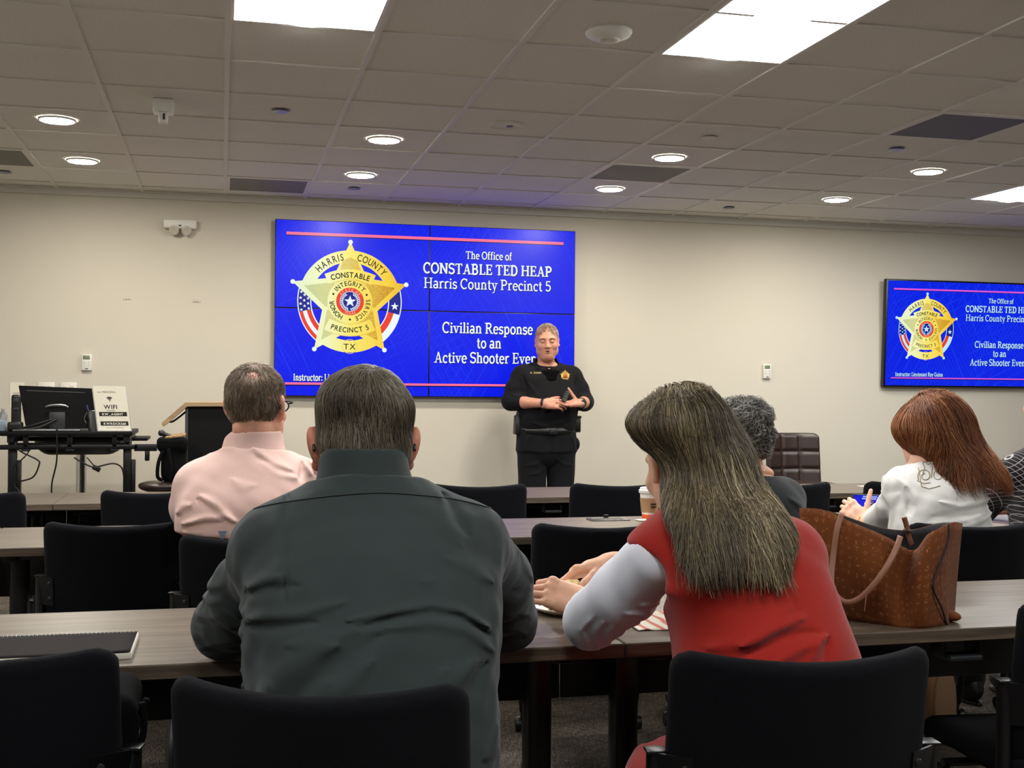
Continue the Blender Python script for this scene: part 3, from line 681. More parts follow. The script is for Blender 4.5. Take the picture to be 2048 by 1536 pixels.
    F = Flat(); F.ring((0, 10), 300, 318, 20, 160); F2 = Flat(); F2.ring((0, -250), 425, 512, 66, 114); F2.ring((0, 180), 362, 462, 243, 297); F2.disc((0, 0), 186, 48); F2.disc((0, -367), 58, 32, 46); part('banner', P(F2), gold, .0028)
    F = Flat(); F.ring((0, 0), 182, 187); F.ring((0, -250), 421, 426, 66, 114); F.ring((0, 180), 460, 465, 243, 297); F.ring((0, -367), 56, 60)
    part('badge_outline', P(F), gold2, .0031)
    F = Flat(); arc_text(F, 'HARRIS', (0, 0), 366, 118, 80, gap=.2, span=40, sx=.72); arc_text(F, 'COUNTY', (0, 0), 366, 60, 80, gap=.2, span=43, sx=.72); arc_text(F, 'CONSTABLE', (0, -250), 467, 90, 62, gap=.12, span=40, bold=.025, sx=.85)
    arc_text(F, 'INTEGRITY', (0, 0), 149, 90, 54, gap=.12, span=108, bold=.02, sx=.85); arc_text(F, 'SERVICE', (0, 0), 149, -32, 50, gap=.12, span=82, bold=.02, sx=.85); arc_text(F, 'HONOR', (0, 0), 149, 212, 54, gap=.12, span=66, bold=.02, sx=.85)
    for a in (23, 157, 270): F.disc((147*math.cos(math.radians(a)), 147*math.sin(math.radians(a))), 9, 12)
    arc_text(F, 'PRECINCT 5', (0, 180), 412, 270, 58, inside=True, gap=.12, span=44, bold=.02, sx=.85); plain_text(F, 'TX', 0, -367, 66, bold=.01); part('badge_lettering', P(F), dark, .0036)
    F = Flat(); F.disc((0, 0), 113, 40); part('seal_disc', P(F), red, .0032)
    F = Flat(); F.disc((0, 0), 80, 40); part('seal_centre', P(F), navy, .0036)
    F = Flat(); F.poly(star_pts((0, 0), 50, 20)); F.ring((0, 0), 78, 82)
    for a in list(range(120, 262, 13))+list(range(-82, 62, 13)):
        for r in (60, 70): q = math.radians(a+(4 if r > 65 else 0)); F.disc((r*math.cos(q), r*math.sin(q)), 5.5, 8)
    part('seal_star', P(F), white, .0040)
    F = Flat(); arc_text(F, 'STATE OF', (0, 0), 97, 90, 28, gap=.15, span=112, bold=.01); arc_text(F, 'TEXAS', (0, 0), 97, 270, 28, inside=True, gap=.12, span=55, bold=.01); part('seal_lettering', P(F), emat('seal_letter'+n, (255, 190, 150)), .0040)

M['screenblue'] = slide_blue('slide_blue', (0, 22, 232), 0); M['screenblue2'] = slide_blue('slide_blue_small', (0, 30, 226), 3)
M['bezel'] = mat('display_bezel', (6, 6, 8), rough=.35)
vw = thing('video_wall', (SX0, YS, SZ0), 'large blue video wall of four joined screens behind the standing officer', 'video wall'); vw.rotation_euler = (PI/2, 0, 0)
for i in (0, 1):
    for j in (0, 1):
        x0, x1, y0, y1 = i*SW/2, (i+1)*SW/2, j*SH/2, (j+1)*SH/2
        b = MB(); b.box(((x0+x1)/2, (y0+y1)/2, -.035), (SW/2-.001, SH/2-.001, .068), .002); o = b.to('display_panel', M['bezel'], vw, world=False)
        g = .005; b = MB(); b.quad((x0+g, y0+g, .0003), (x1-g, y0+g, .0003), (x1-g, y1-g, .0003), (x0+g, y1-g, .0003)); b.to('screen', M['screenblue'], o, world=False)
slide(vw, 1, (236, 246, 250))
TK = .67
tv = thing('television', (5.672, 9.385, 1.337), 'flat television at the right edge repeating the badge slide', 'television'); tv.rotation_euler = (PI/2-.0, 0, 0); tv.rotation_euler = (PI/2+.05, 0, 0)
b = MB(); b.box((SW*TK/2, SH*TK/2, -.028), (SW*TK+.03, SH*TK+.03, .05), .006); b.to('frame', M['bezel'], tv, world=False)
b = MB(); b.quad((0, 0, -.002), (SW*TK, 0, -.002), (SW*TK, SH*TK, -.002), (0, SH*TK, -.002))
b = MB(); b.quad((0, 0, .0), (SW*TK, 0, .0), (SW*TK, SH*TK, .0), (0, SH*TK, .0)); b.to('screen', M['screenblue2'], tv, world=False)
b = MB(); b.box((SW*TK/2, SH*TK/2, -.075), (.5, .4, .045)); b.to('wall_mount', M['blackmetal'], tv, world=False)
slide(tv, TK, (190, 232, 250))
# ------------------------------------------------------------------ tables
TT = .735
def make_table():
    t = thing('training_table', (0, 0, 0), 'x', 'table', 'walnut laminate training tables in rows'); Lh, D = .761, .6
    b = MB(); b.box((0, 0, TT-.015), (2*Lh, D, .03), .0025, seg=1); b.to('tabletop', M['wood'], t, world=False)
    b = MB(); b.box((0, D/2-.1, TT-.03-.115), (2*Lh+.001, .014, .19), .003); b.to('modesty_panel', M['blackmetal'], t, world=False)
    b = MB(); b.box((0, -.06, TT-.052), (2*Lh-.24, .05, .04), .003); b.to('support_beam', M['blackmetal'], t, world=False)
    for s in (-1, 1):
        x = s*(Lh-.105)
        b = MB(); b.box((x, .02, .4), (.062, .062, .6), .014); b.box((x, 0, TT-.045), (.05, .42, .026), .004); b.box((x, .02, .09), (.05, .5, .03), .01); leg = b.to('leg', M['blackmetal'], t, world=False)
        for yy in (-.21, .25):
            b = MB(); b.box((x, yy, .07), (.03, .03, .04), .004)
            for dx in (-.018, .018): b.lathe([(0, -.011), (.028, -.011), (.03, -.006), (.03, .006), (.028, .011), (0, .011)], (x+dx, yy, .03), 20, Matrix.Rotation(PI/2, 4, 'Y'))
            b.to('caster', M['black'], leg, world=False)
    b = MB(); b.box((.075, -D/2+.05, TT-.075), (.085, .05, .012), .004); b.box((.03, -D/2+.07, TT-.055), (.012, .05, .045), .003); b.box((.12, -D/2+.07, TT-.055), (.012, .05, .045), .003); b.to('release_lever', M['grey_dark'], t, world=False)
    return t
M['grey_dark'] = mat('dark_grey_plastic', (40, 42, 44), rough=.4)
TABLE_ROWS = []
proto = make_table(); first = True
for row, (yn, x0, n, lbs) in enumerate(((2.385, .833, 1, ('front row table under the dark-shirted man\'s elbows', 'front row table carrying the brown tote bag')),
                                   (4.2, -.797, 3, ('second row table in front of the pink-shirted man', 'second row table carrying the white coffee cup', 'second row table in front of the red-haired woman')),
                                   (5.72, -.738, 3, ('third row table before the monitor desk', 'third row table right in front of the standing officer', 'third row table before the tufted brown chair')))):
    for i in range(-1, n):
        if row == 0: xc = x0-.762 if i < 0 else x0+.764
        else: xc = x0+1.5245*i+.762
        lb = (lbs[i+1] if row == 0 else (lbs[i] if i >= 0 else ('second' if row == 1 else 'third')+' row table cut by the left edge of the frame'))
        t = proto if first else copy_tree(proto); first = False; t.location = (xc, yn+.3, 0); t['label'] = lb; TABLE_ROWS.append(t)
x, y = 1.557, 4.68
t = thing('power_outlet_box', (x, y, TT), 'flush metal power outlet with flap in the second row table beside the coffee cup', 'power outlet')
b = MB(); b.box((x, y, TT+.0025), (.165, .085, .005), .001); b.to('bezel', M['steel'], t)
b = MB(); b.box((x-.01, y-.006, TT+.0055), (.13, .055, .003)); b.to('cover_flap', M['grey_dark'], t)
b = MB(); b.box((x, y+.03, TT+.012), (.02, .012, .014), .002); b.to('latch', M['black'], t)

# ------------------------------------------------------------------ upholstered chairs
M['fabric'] = mat('black_upholstery', (14, 15, 19), rough=.95, bump=(900, .4), sheen=.02, spec=.12)
def yc(x, z): return -.225-.055*(z-.46)/.36+.085*(x/.2325)**2
def make_chair():
    t = thing('conference_chair', (0, 0, 0), 'x', 'chair', 'black upholstered chairs along the tables')
    S2 = SDF()
    def f(x, y, z):
        zz = z-.014*(x/.2325)**2+.006; qx = np.abs(x)-(.2325-.04); qz = np.abs(zz-.635)-(.19-.04)
        d2 = np.sqrt(np.maximum(qx, 0)**2+np.maximum(qz, 0)**2)+np.minimum(np.maximum(qx, qz), 0)-.04
        dy = np.abs(y-yc(x, z))-.024; r = .02; a, c = d2+r, dy+r
        return np.sqrt(np.maximum(a, 0)**2+np.maximum(c, 0)**2)+np.minimum(np.maximum(a, c), 0)-r
    S2.add(f, (-.26, -.33, .42), (.26, -.08, .86)); S2.to('backrest', .008, M['fabric'], t, world=False)
    S = SDF(); S.rbox((0, .02, .445), (.235, .235, .034), .03, warp=lambda x, y, z: (x, y, z+.02*np.maximum(0, y-.12)/.13+.008*(x/.24)**2*0)); S.to('seat', .012, M['fabric'], t, world=False)
    for s in (-1, 1):
        yb = yc(.2325, .6)
        b = MB(); b.tube([(s*.249, yb-.003, .645), (s*.249, yb, .38), (s*.249, yb-.01, .36)], .0165, 12); b.box((s*.249, yb-.003, .646), (.036, .036, .006), .002); post = b.to('back_post', M['blackmetal'], t, world=False, smooth=False)
        b = MB(); pts = []
        for x in (.257, .242, .227, .212, .196):
            pts.append([Vector((s*x, yc(x, z)-.0285, z)) for z in (.552, .558, .64, .646)])
        b.grid(pts, .004); b.to('bracket', M['blackmetal'], post, world=False)
        for z in (.575, .625):
            b = MB(); b.lathe([(0, .004), (.006, .003), (.0075, 0)], (s*.209, yc(.209, z)-.03, z), 12, Matrix.Rotation(PI/2-.0, 4, 'X')); b.to('screw', M['steel_dark'], post, world=False)
        b = MB(); b.tube([(s*.249, yb-.005, .39), (s*.249, yb+.05, .365), (s*.238, .14, .36), (s*.225, .22, .3), (s*.21, .27, .075)], .013, 10, smooth=5); leg = b.to('leg', M['blackmetal'], t, world=False, smooth=True)
        b = MB()
        for dx in (-.016, .016): b.lathe([(0, -.011), (.024, -.011), (.027, -.006), (.027, .006), (.024, .011), (0, .011)], (s*.21+dx, .275, .027), 18, Matrix.Rotation(PI/2, 4, 'Y'))
        b.tube([(s*.21, .272, .08), (s*.21, .272, .03)], .009, 8); b.to('caster', M['black'], leg, world=False)
        b = MB(); b.tube([(s*.249, yb-.005, .41), (s*.249, yb-.01, .3), (s*.245, yb-.06, .2), (s*.24, yb-.1, .075)], .013, 10, smooth=5); leg = b.to('leg', M['blackmetal'], t, world=False, smooth=True)
        b = MB()
        for dx in (-.016, .016): b.lathe([(0, -.011), (.024, -.011), (.027, -.006), (.027, .006), (.024, .011), (0, .011)], (s*.24+dx, yb-.105, .027), 18, Matrix.Rotation(PI/2, 4, 'Y'))
        b.tube([(s*.24, yb-.102, .08), (s*.24, yb-.102, .03)], .009, 8); b.to('caster', M['black'], leg, world=False)
    b = MB(); b.tube([(-.25, .1, .385), (.25, .1, .385)], .011, 8); b.tube([(-.249, -.14, .39), (.249, -.14, .39)], .011, 8); b.to('cross_bar', M['blackmetal'], t, world=False)
    return t
M['steel_dark'] = mat('dark_steel', (70, 72, 76), rough=.35, metal=.8)
proto = make_chair(); first = True
CH = [(-0.356, 2.368, -0.2, 'black chair at the bottom left corner with a black bag on its seat'),
      (0.212, 2.024, -0.33, 'black chair in the foreground behind the man in the dark green shirt'),
      (1.004, 2.083, -0.115, 'black chair in the foreground behind the woman in the red vest'),
      (1.925, 2.4, -0.1, 'black chair at the right edge, pushed under the table with the tote bag'),
      (-0.305, 4.30, -0.134, 'empty black chair in the second row left of the pink-shirted man'),
      (0.145, 3.86, -0.2, 'black chair the pink-shirted man sits on'),
      (1.266, 3.99, -0.15, 'empty black chair in the second row, right of the dark-shirted man'),
      (1.85, 3.95, -0.1, 'black chair the woman with short grey curls sits on'),
      (2.53, 3.8, -0.1, 'black chair the red-haired woman sits on, behind the tote bag'),
      (3.26, 3.9, -0.05, 'black chair the person in the plaid shirt sits on'),
      (-1.005, 5.537, -0.1, 'black chair in the third row at the left edge of the frame'),
      (-0.24, 5.51, -0.15, 'black chair in the third row below the lectern and the monitor desk'),
      (1.193, 5.655, -0.1, 'black chair in the third row just left of the officer\'s legs'),
      (1.867, 5.609, -0.1, 'black chair in the third row just right of the officer\'s legs'),
      (2.702, 5.547, 0, 'black chair in the third row, before the tufted brown chair'),
      (3.359, 5.55, 0, 'black chair in the third row between the phone screen and the red hair'),
      (4.62, 6.9, 0.4, 'black chair farthest back at the right, above the plaid shoulder')]
for x, y, r, lb in CH:
    t = proto if first else copy_tree(proto); first = False; t.location = (x, y, 0); t.rotation_euler = (0, 0, r); t['label'] = lb; WT[t.name] = Vector((x, y, 0))

# ------------------------------------------------------------------ tufted brown chair
M['brown'] = mat('dark_brown_leather', (44, 30, 26), rough=.38, bump=(400, .2), spec=.5)
cx, cy = 4.53, 8.75
t = thing('tufted_chair', (cx, cy, 0), 'brown tufted leather swivel chair against the back wall at right', 'chair')
S = SDF()
def f(x, y, z):
    dx = x-cx; yy = y-(cy+.18+.25*(z-.62)*.4-.07*(dx/.23)**2); gx = np.cos(dx*PI/.155); gz = np.cos((z-.563-.0775)*PI/.17+PI/2*0)
    puff = .016*np.minimum(1, np.abs(np.cos(dx*PI/.157))*2.2)*np.minimum(1, np.abs(np.sin((z-.5)*PI/.142))*2.2)
    qx = np.abs(dx)-.19; qz = np.abs(z-.7)-.19; d2 = np.sqrt(np.maximum(qx, 0)**2+np.maximum(qz, 0)**2)+np.minimum(np.maximum(qx, qz), 0)-.045
    dy = np.abs(yy)-.026-puff; r = .018; a, c = d2+r, dy+r
    return (np.sqrt(np.maximum(a, 0)**2+np.maximum(c, 0)**2)+np.minimum(np.maximum(a, c), 0)-r)*.8
S.add(f, (cx-.25, cy+.03, .45), (cx+.25, cy+.36, .95)); S.to('backrest', .009, M['brown'], t)
S = SDF(); S.rbox((cx, cy-.05, .5), (.235, .235, .05), .035); S.lumps(.003, 30, 4); S.to('seat', .012, M['brown'], t)
b = MB(); b.lathe([(0, 0), (.22, 0), (.22, .012), (.05, .03), (.03, .04), (.03, .45), (0, .45)], (cx, cy-.04, 0), 32); b.to('pedestal', M['chrome'], t, smooth=False)

# ------------------------------------------------------------------ sit-stand desk and what stands on it
DY = 7.9
M['deskblack'] = mat('black_desktop', (12, 12, 13), rough=.5, spec=.2)
t = thing('standing_desk', (-1.0, DY+.3, 0), 'black sit-stand desk against the back wall at left', 'desk')
zt = .985
b = MB(); b.box((-1.02, DY+.3, zt-.014), (.94, .6, .028), .004); b.to('desktop', M['deskblack'], t)
b = MB(); b.box((-.90, DY+.42, zt-.06), (.86, .36, .02), .004); b.to('keyboard_shelf', M['deskblack'], t)
b = MB(); b.box((-.93, DY+.06, .885), (.82, .03, .03), .003)
b.box((-.93, DY+.12, .9), (.72, .012, .02)); 
for xx in (-1.19, -.93, -.66): b.box((xx, DY+.06, .93), (.03, .03, .09), .003); b.box((xx, DY+.05, .865), (.05, .02, .012), .002)
b.to('clamp_rail', M['blackmetal'], t)
for s, xx in ((-1, -1.275), (1, -.585)):
    b = MB(); b.box((xx, DY+.12, .68), (.05, .05, .5), .006); b.box((xx+.035, DY+.13, .62), (.03, .04, .36), .004); b.box((xx, DY+.12, .25), (.075, .075, .5), .008); b.box((xx, DY+.3, .03), (.07, .6, .04), .01); b.box((xx, DY+.28, .94), (.04, .5, .05)); leg = b.to('leg', M['blackmetal'], t)
    b = MB(); b.lathe([(0, 0), (.03, 0), (.02, .02), (0, .02)], (xx, DY+.05, 0), 14); b.lathe([(0, 0), (.03, 0), (.02, .02), (0, .02)], (xx, DY+.55, 0), 14); b.to('foot', M['black'], leg)
b = MB(); b.box((-.47, DY+.06, .88), (.14, .03, .045), .004); b.box((-.46, DY+.06, .83), (.03, .02, .07), .006); b.to('height_control', M['black'], t)

# monitor, seen from behind, leaning on its stand
t = thing('computer_monitor', (-1.0, DY+.25, zt), 'black computer monitor seen from behind on the standing desk', 'monitor')
def mq(px, py, Y): return atY(px, py, Y)
a, b1, c1, d1 = mq(37, 771, DY+.2), mq(183, 777, DY+.2), mq(193, 857, DY+.16), mq(52, 857, DY+.16)
b = MB(); off = Vector((0, .035, 0)); mid = []
P = [[d1, c1], [a, b1]]
b.quad(a, d1, c1, b1); b.quad(a+off, b1+off, c1+off, d1+off)
for p, q in ((a, b1), (b1, c1), (c1, d1), (d1, a)): b.quad(p, q, q+off, p+off)
b.to('housing', mat('matte_black_shell', (7, 7, 8), rough=.6, spec=.15), t)
i = lambda u, v, dy: (a*(1-u)+b1*u)*(1-v)+(d1*(1-u)+c1*u)*v+Vector((0, dy, 0))
b = MB(); b.quad(i(.03, .04, .0365), i(.97, .04, .0365), i(.97, .96, .0365), i(.03, .96, .0365)); b.to('screen', mat('dark_glass', (8, 9, 12), rough=.1), t)
b = MB(); b.quad(i(.1, .1, -.002), i(.9, .1, -.002), i(.9, .12, -.002), i(.1, .12, -.002)); b.to('vent_slot', M['grey_dark'], t)
b = MB(); c = i(.48, .62, -.02); b.box((c.x, c.y, zt+.06), (.1, .03, .12), .008); b.lathe([(0, 0), (.105, 0), (.105, .008), (.05, .014), (0, .014)], (c.x, c.y+.03, zt), 32); b.to('stand', M['grey_dark'], t)
b = MB(); b.tube([c+Vector((-.07, -.012, .035)), c+Vector((-.05, -.012, .045)), c+Vector((0, -.012, .05)), c+Vector((.05, -.012, .045)), c+Vector((.065, -.012, .035))], .007, 8, smooth=4); b.to('handle', M['steel'], t, smooth=True)  # the stand's silver highlight, put into shape as a steel arc
b = MB(); b.tube([c+Vector((-.02, -.02, -.04)), c+Vector((-.16, -.04, -.085)), (c.x-.25, c.y-.02, zt+.006)], .007, 8, smooth=6); b.tube([c+Vector((.0, -.02, -.04)), c+Vector((-.1, -.05, -.09)), (c.x-.22, c.y-.05, zt+.006)], .007, 8, smooth=6)
b.to('cable', M['black'], t, smooth=True)
b = MB(); b.tube([(c.x+.02, DY-.012, zt+.02), (c.x+.02, DY-.014, zt-.01), (c.x+.02, DY-.012, .8), (c.x-.01, DY, .62), (c.x+.03, DY, .4), (c.x, DY+.05, .012)], .005, 8, smooth=8); setp(b.to('power_cable', M['black'], origin=(c.x, DY, .5), smooth=True), 'single black cable falling straight from the desk edge in front of the monitor', 'cable')
b = MB(); b.box((-1.06, DY+.06, zt+.007), (.4, .12, .013), .004); o = setp(b.to('keyboard', M['steel'], origin=(-1.06, DY+.06, zt)), 'flat silver keyboard lying at the front edge of the standing desk', 'keyboard')
x = atY(31, 830, DY+.06).x
t = thing('desk_phone', (x, DY+.06, zt), 'tall black handset in its charger at the left end of the standing desk', 'phone')
S = SDF(); S.rbox((x, DY+.06, zt+.03), (.042, .05, .03), .015); S.to('charger', .006, M['black'], t)
S = SDF(); S.rbox((x+.004, DY+.06, zt+.125), (.029, .018, .105), .016); S.to('handset', .006, M['black'], t)
b = MB(); b.box((x+.004, DY+.041, zt+.19), (.03, .003, .03), .001); b.box((x+.004, DY+.041, zt+.14), (.03, .003, .015), .001); b.to('speaker_slot', M['grey_dark'], t)
x = atY(3, 830, DY+.12).x
t = thing('bottle_box', (x, DY+.12, zt), 'pale storage box with clear bottle tops at the far left edge of the desk', 'box')
b = MB(); b.box((x-.03, DY+.14, zt+.035), (.12, .12, .07), .005); b.to('body', mat('pale_blue_plastic', (140, 158, 172), rough=.25), t)
b = MB()
for q in range(3): b.lathe([(.025, 0), (.027, .03), (.012, .055), (.012, .07), (0, .07)], (x-.06+.035*q, DY+.12, zt+.07), 16)
b.to('bottle_top', mat('clear_plastic', (200, 205, 210), rough=.1, trans=.7), t, smooth=True)
x = atY(188, 840, DY+.125).x
t = thing('metal_bucket', (x, DY+.125, zt), 'small metal bucket with a blue pen beside the wifi sign', 'bucket')
b = MB(); b.lathe([(0, 0), (.033, 0), (.042, .125), (.045, .128), (.044, .132), (.039, .13), (.031, .006), (0, .006)], (x, DY+.125, zt), 28); b.to('pail', M['steel'], t, smooth=False)
b = MB(); b.tube([(x-.043, DY+.125, zt+.12), (x-.056, DY+.1, zt+.08), (x-.042, DY+.08, zt+.05)], .0025, 6, smooth=4); b.to('bail_handle', M['chrome'], t)
b = MB(); b.tube([(x-.005, DY+.125, zt+.02), (x-.045, DY+.12, zt+.165)], .005, 8); setp(b.to('pen', mat('blue_pen', (60, 60, 130), rough=.3), origin=(x, DY+.125, zt)), 'blue pen standing in the metal bucket', 'pen')

# wifi sign
p0 = atY(196.5, 864, DY+.06); p1 = atY(185.5, 774, DY+.085); q0 = atY(262, 862, DY+.06)
t = thing('wifi_sign', (p0.x+.1, DY+.03, zt), 'cream wifi sign in a clear stand on the standing desk', 'sign')
sw = q0.x-p0.x; hh = (p1-p0).length; tilt = Matrix((((q0-p0).normalized()), ((p1-p0).normalized()), (0, 0, 0))).to_3x3()
ex = Vector((1, 0, 0)); ey = (p1-p0).normalized(); ey = Vector((ey.x, ey.y, ey.z)); ez = ex.cross(ey).normalized(); Mx = Matrix.Translation(Vector((p0.x, p0.y, zt+.001))) @ Matrix((ex, ey, ez)).transposed().to_4x4()
def wf(name, F, m, z): F.V = [(v[0]*sw, v[1]*hh) for v in F.V]; me = F.mesh(name, z); me.transform(Mx); return link(name, me, m, t, smooth=False)
b = MB(); b.box((sw/2, hh/2, -.0035), (sw+.012, hh+.006, .004)); me = b.mesh('holder'); me.transform(Mx); link('holder', me, mat('acrylic', (225, 228, 225), rough=.1, trans=.4), t, smooth=False)
b = MB(); b.box((p0.x+sw/2, p0.y-.018, zt+.003), (sw, .03, .005), .001); b.to('foot', bpy.data.materials['acrylic'], t)
F = Flat(); F.poly([(0, 0), (1, 0), (1, 1), (0, 1)]); wf('sheet', F, M['paper'], 0)
F = Flat(); A = sw/hh
for r in (.055, .09, .125): F.V, F.F = F.V, F.F; F.strip([(.46+r*math.cos(math.radians(a)), .67+r*math.sin(math.radians(a))*A) for a in range(48, 133, 7)], .02)
F.disc((.46, .672), .018, 14, .018*A)
wf('wifi_symbol', F, M['ink'], .0006)
F = Flat(); F.poly([(.09, .33), (.94, .33), (.94, .425), (.09, .425)]); wf('black_band', F, M['ink'], .0006); F = Flat(); F.poly([(.1, .12), (.95, .12), (.95, .215), (.1, .215)]); wf('black_band', F, M['ink'], .0006)
def st(txt, x, y, size, m, z, bold=.02, name='lettering'):
    F = Flat(); plain_text(F, txt, 0, 0, 1, bold=bold); F.V = [(x+v[0]*size, y+v[1]*size*A) for v in F.V]; wf(name, F, m, z)
st('WIFI', .46, .54, .19, M['ink'], .0006, .02); st('NETWORK', .46, .455, .045, M['ink'], .0006); st('kw MEMORIAL', .4, .87, .085, M['ink'], .0006, .0)
st('KW_AGENT', .5, .375, .1, M['paper'], .001, .03); st('KWROCKS#1', .53, .165, .1, M['paper'], .001, .03); st('CALL (KWWIRELESS)', .52, .075, .055, M['grey'], .0006, 0)

# loose cables under the desk
b = MB(); Y = DY+.05
def cb(pts, r=.005): b.tube([atY(x, y, Y) for x, y in pts], r, 8, smooth=6)
cb([(31, 895), (45, 905), (75, 920), (78, 930), (65, 955), (30, 967), (40, 985)]); cb([(62, 897), (48, 915), (30, 930), (24, 940)], .004)
setp(b.to('power_cable', M['black'], origin=(-1.15, Y, .6), smooth=True), 'black cables dangling under the left half of the standing desk', 'cable')
b = MB(); cb([(148, 915), (170, 928), (190, 934), (225, 927), (243, 935), (248, 955)]); cb([(174, 915), (190, 934)], .004)
v = atY(193, 937, Y); b.box(v, (.05, .02, .03), .004, rot=(0, .5, 0)); setp(b.to('power_cable', M['black'], origin=(-.75, Y, .7), smooth=True), 'black cable with a plug hanging under the right half of the standing desk', 'cable')

# bar stool behind the desk
cx, cy = atY(163, 900, 8.75).x, 8.75
t = thing('bar_stool', (cx, cy, 0), 'black bucket bar stool with a chrome post behind the standing desk', 'stool')
S = SDF(); S.rbox((cx, cy, .93), (.29, .24, .13), .11); S.rbox((cx, cy, 1.0), (.265, .215, .14), .1, .01, 's'); S.plane((0, 0, .955), (0, 0, 1)); S.to('seat', .012, mat('black_vinyl', (16, 16, 17), rough=.4), t)
b = MB(); b.lathe([(0, 0), (.21, 0), (.21, .01), (.06, .04), (.035, .06), (.035, .81), (0, .81)], (cx, cy, 0), 28); b.to('post', M['chrome'], t, smooth=False)

# lectern
LY = 7.8
t = thing('lectern', (0, LY+.2, 0), 'black lectern with a sloping light wood top left of the pink-shirted man', 'lectern')
xs0, xs1 = -.222, .26
b = MB(); Mx = Matrix(((1, 0, 0, 0), (0, 0, -1, LY+.42), (0, 1, 0, 0), (0, 0, 0, 1)))
b.prism([(-.362, 1.03), (-.352, 1.02), (-.21, 1.148), (xs1+.02, 1.152), (xs1+.02, 1.175), (-.222, 1.173), (-.355, 1.052), (-.362, 1.048)], .46, Mx); b.to('sloping_top', M['oak'], t)
b = MB(); b.prism([(xs0, 0), (xs1, 0), (xs1, 1.15), (xs0, 1.146)], .02, Matrix(((1, 0, 0, 0), (0, 0, -1, LY+.02), (0, 1, 0, 0), (0, 0, 0, 1)))); b.to('side_panel', M['deskblack'], t)
b = MB(); b.prism([(xs0, 0), (xs1, 0), (xs1, 1.15), (xs0, 1.146)], .02, Matrix(((1, 0, 0, 0), (0, 0, -1, LY+.4), (0, 1, 0, 0), (0, 0, 0, 1)))); b.box((xs1-.01, LY+.2, .575), (.02, .38, 1.14)); b.to('back_panel', M['deskblack'], t)
b = MB(); b.box((xs0+.008, LY+.006, .57), (.018, .018, 1.14), .003); b.to('corner_post', M['grey_dark'], t)
b = MB(); b.box((-.03, LY+.2, .852), (.56, .37, .022), .002); b.to('shelf', M['oak'], t)
b = MB(); b.box((-.03, LY+.2, .45), (.38, .37, .02), .002); b.to('lower_shelf', M['deskblack'], t)
b = MB(); b.tube([(-.33, LY+.06, 1.062), (-.3, LY+.06, 1.05), (-.2, LY+.06, 1.13)], .006, 8, smooth=4); b.to('ledge_strip', M['steel_dark'], t)

# round stool with the backpack on it
cx, cy = -.352, LY-.2; sz = .695
t = thing('round_stool', (cx-.0, cy, 0), 'round brown cushioned stool left of the lectern under the backpack', 'stool')
S = SDF(); S.rbox((cx, cy, sz-.025), (.115, .115, .03), .028)
S = SDF(); S.ell((cx, cy, sz-.03), (.14, .14, .045), 0); S.plane((0, 0, sz-.0), (0, 0, 1), .03); S.to('cushion', .008, M['brown'], t)
b = MB(); b.lathe([(0, 0), (.17, 0), (.17, .01), (.04, .03), (.025, .05), (.025, sz-.06), (0, sz-.06)], (cx, cy, 0), 24); b.to('post', M['steel'], t, smooth=False)
M['nylon'] = mat('black_nylon', (11, 11, 12), rough=.85, spec=.12, bump=(700, .3))
bx = -.282
t = thing('backpack', (bx, cy+.0, sz), 'black backpack slumped on the round stool against the lectern', 'bag')
S = SDF(); S.rbox((bx, cy, sz+.1), (.07, .09, .11), .05, .02); S.rbox((bx-.012, cy-.01, sz+.225), (.086, .09, .04), .025, .03); S.lumps(.006, 30, 3); S.to('body', .009, M['nylon'], t)
b = MB(); b.tube([(bx-.055, cy-.08, sz+.2), (bx-.085, cy-.1, sz+.12), (bx-.09, cy-.09, sz+.03), (bx-.06, cy-.085, sz+.01)], .011, 8, smooth=5); b.tube([(bx-.03, cy-.095, sz+.2), (bx-.015, cy-.11, sz+.1), (bx-.02, cy-.1, sz+.01)], .012, 8, smooth=5); b.to('strap', M['nylon'], t, smooth=True)
M['print'] = mat('colourful_print', (150, 120, 84), rough=.6, var=(60, .75))
b = MB(); b.box((bx+.01, cy-.01, sz+.275), (.12, .15, .012), .003, rot=(.06, -.12, 0)); setp(b.to('magazine', M['print'], origin=(bx, cy, sz+.25)), 'brown-patterned brochure lying on top of the backpack', 'brochure')
x = atY(323, 866, cy-.02)
t = thing('microphone', (x.x, cy-.02, x.z), 'black microphone with a ball head on the backpack', 'microphone')
b = MB(); b.lathe([(0, -.02), (.015, -.016), (.021, 0), (.015, .016), (0, .02)], x, 16); b.to('ball_head', M['steel_dark'], t, smooth=True)
b = MB(); b.tube([x, x+Vector((.08, .02, -.035))], [.016, .011], 10); b.to('handle', M['black'], t)
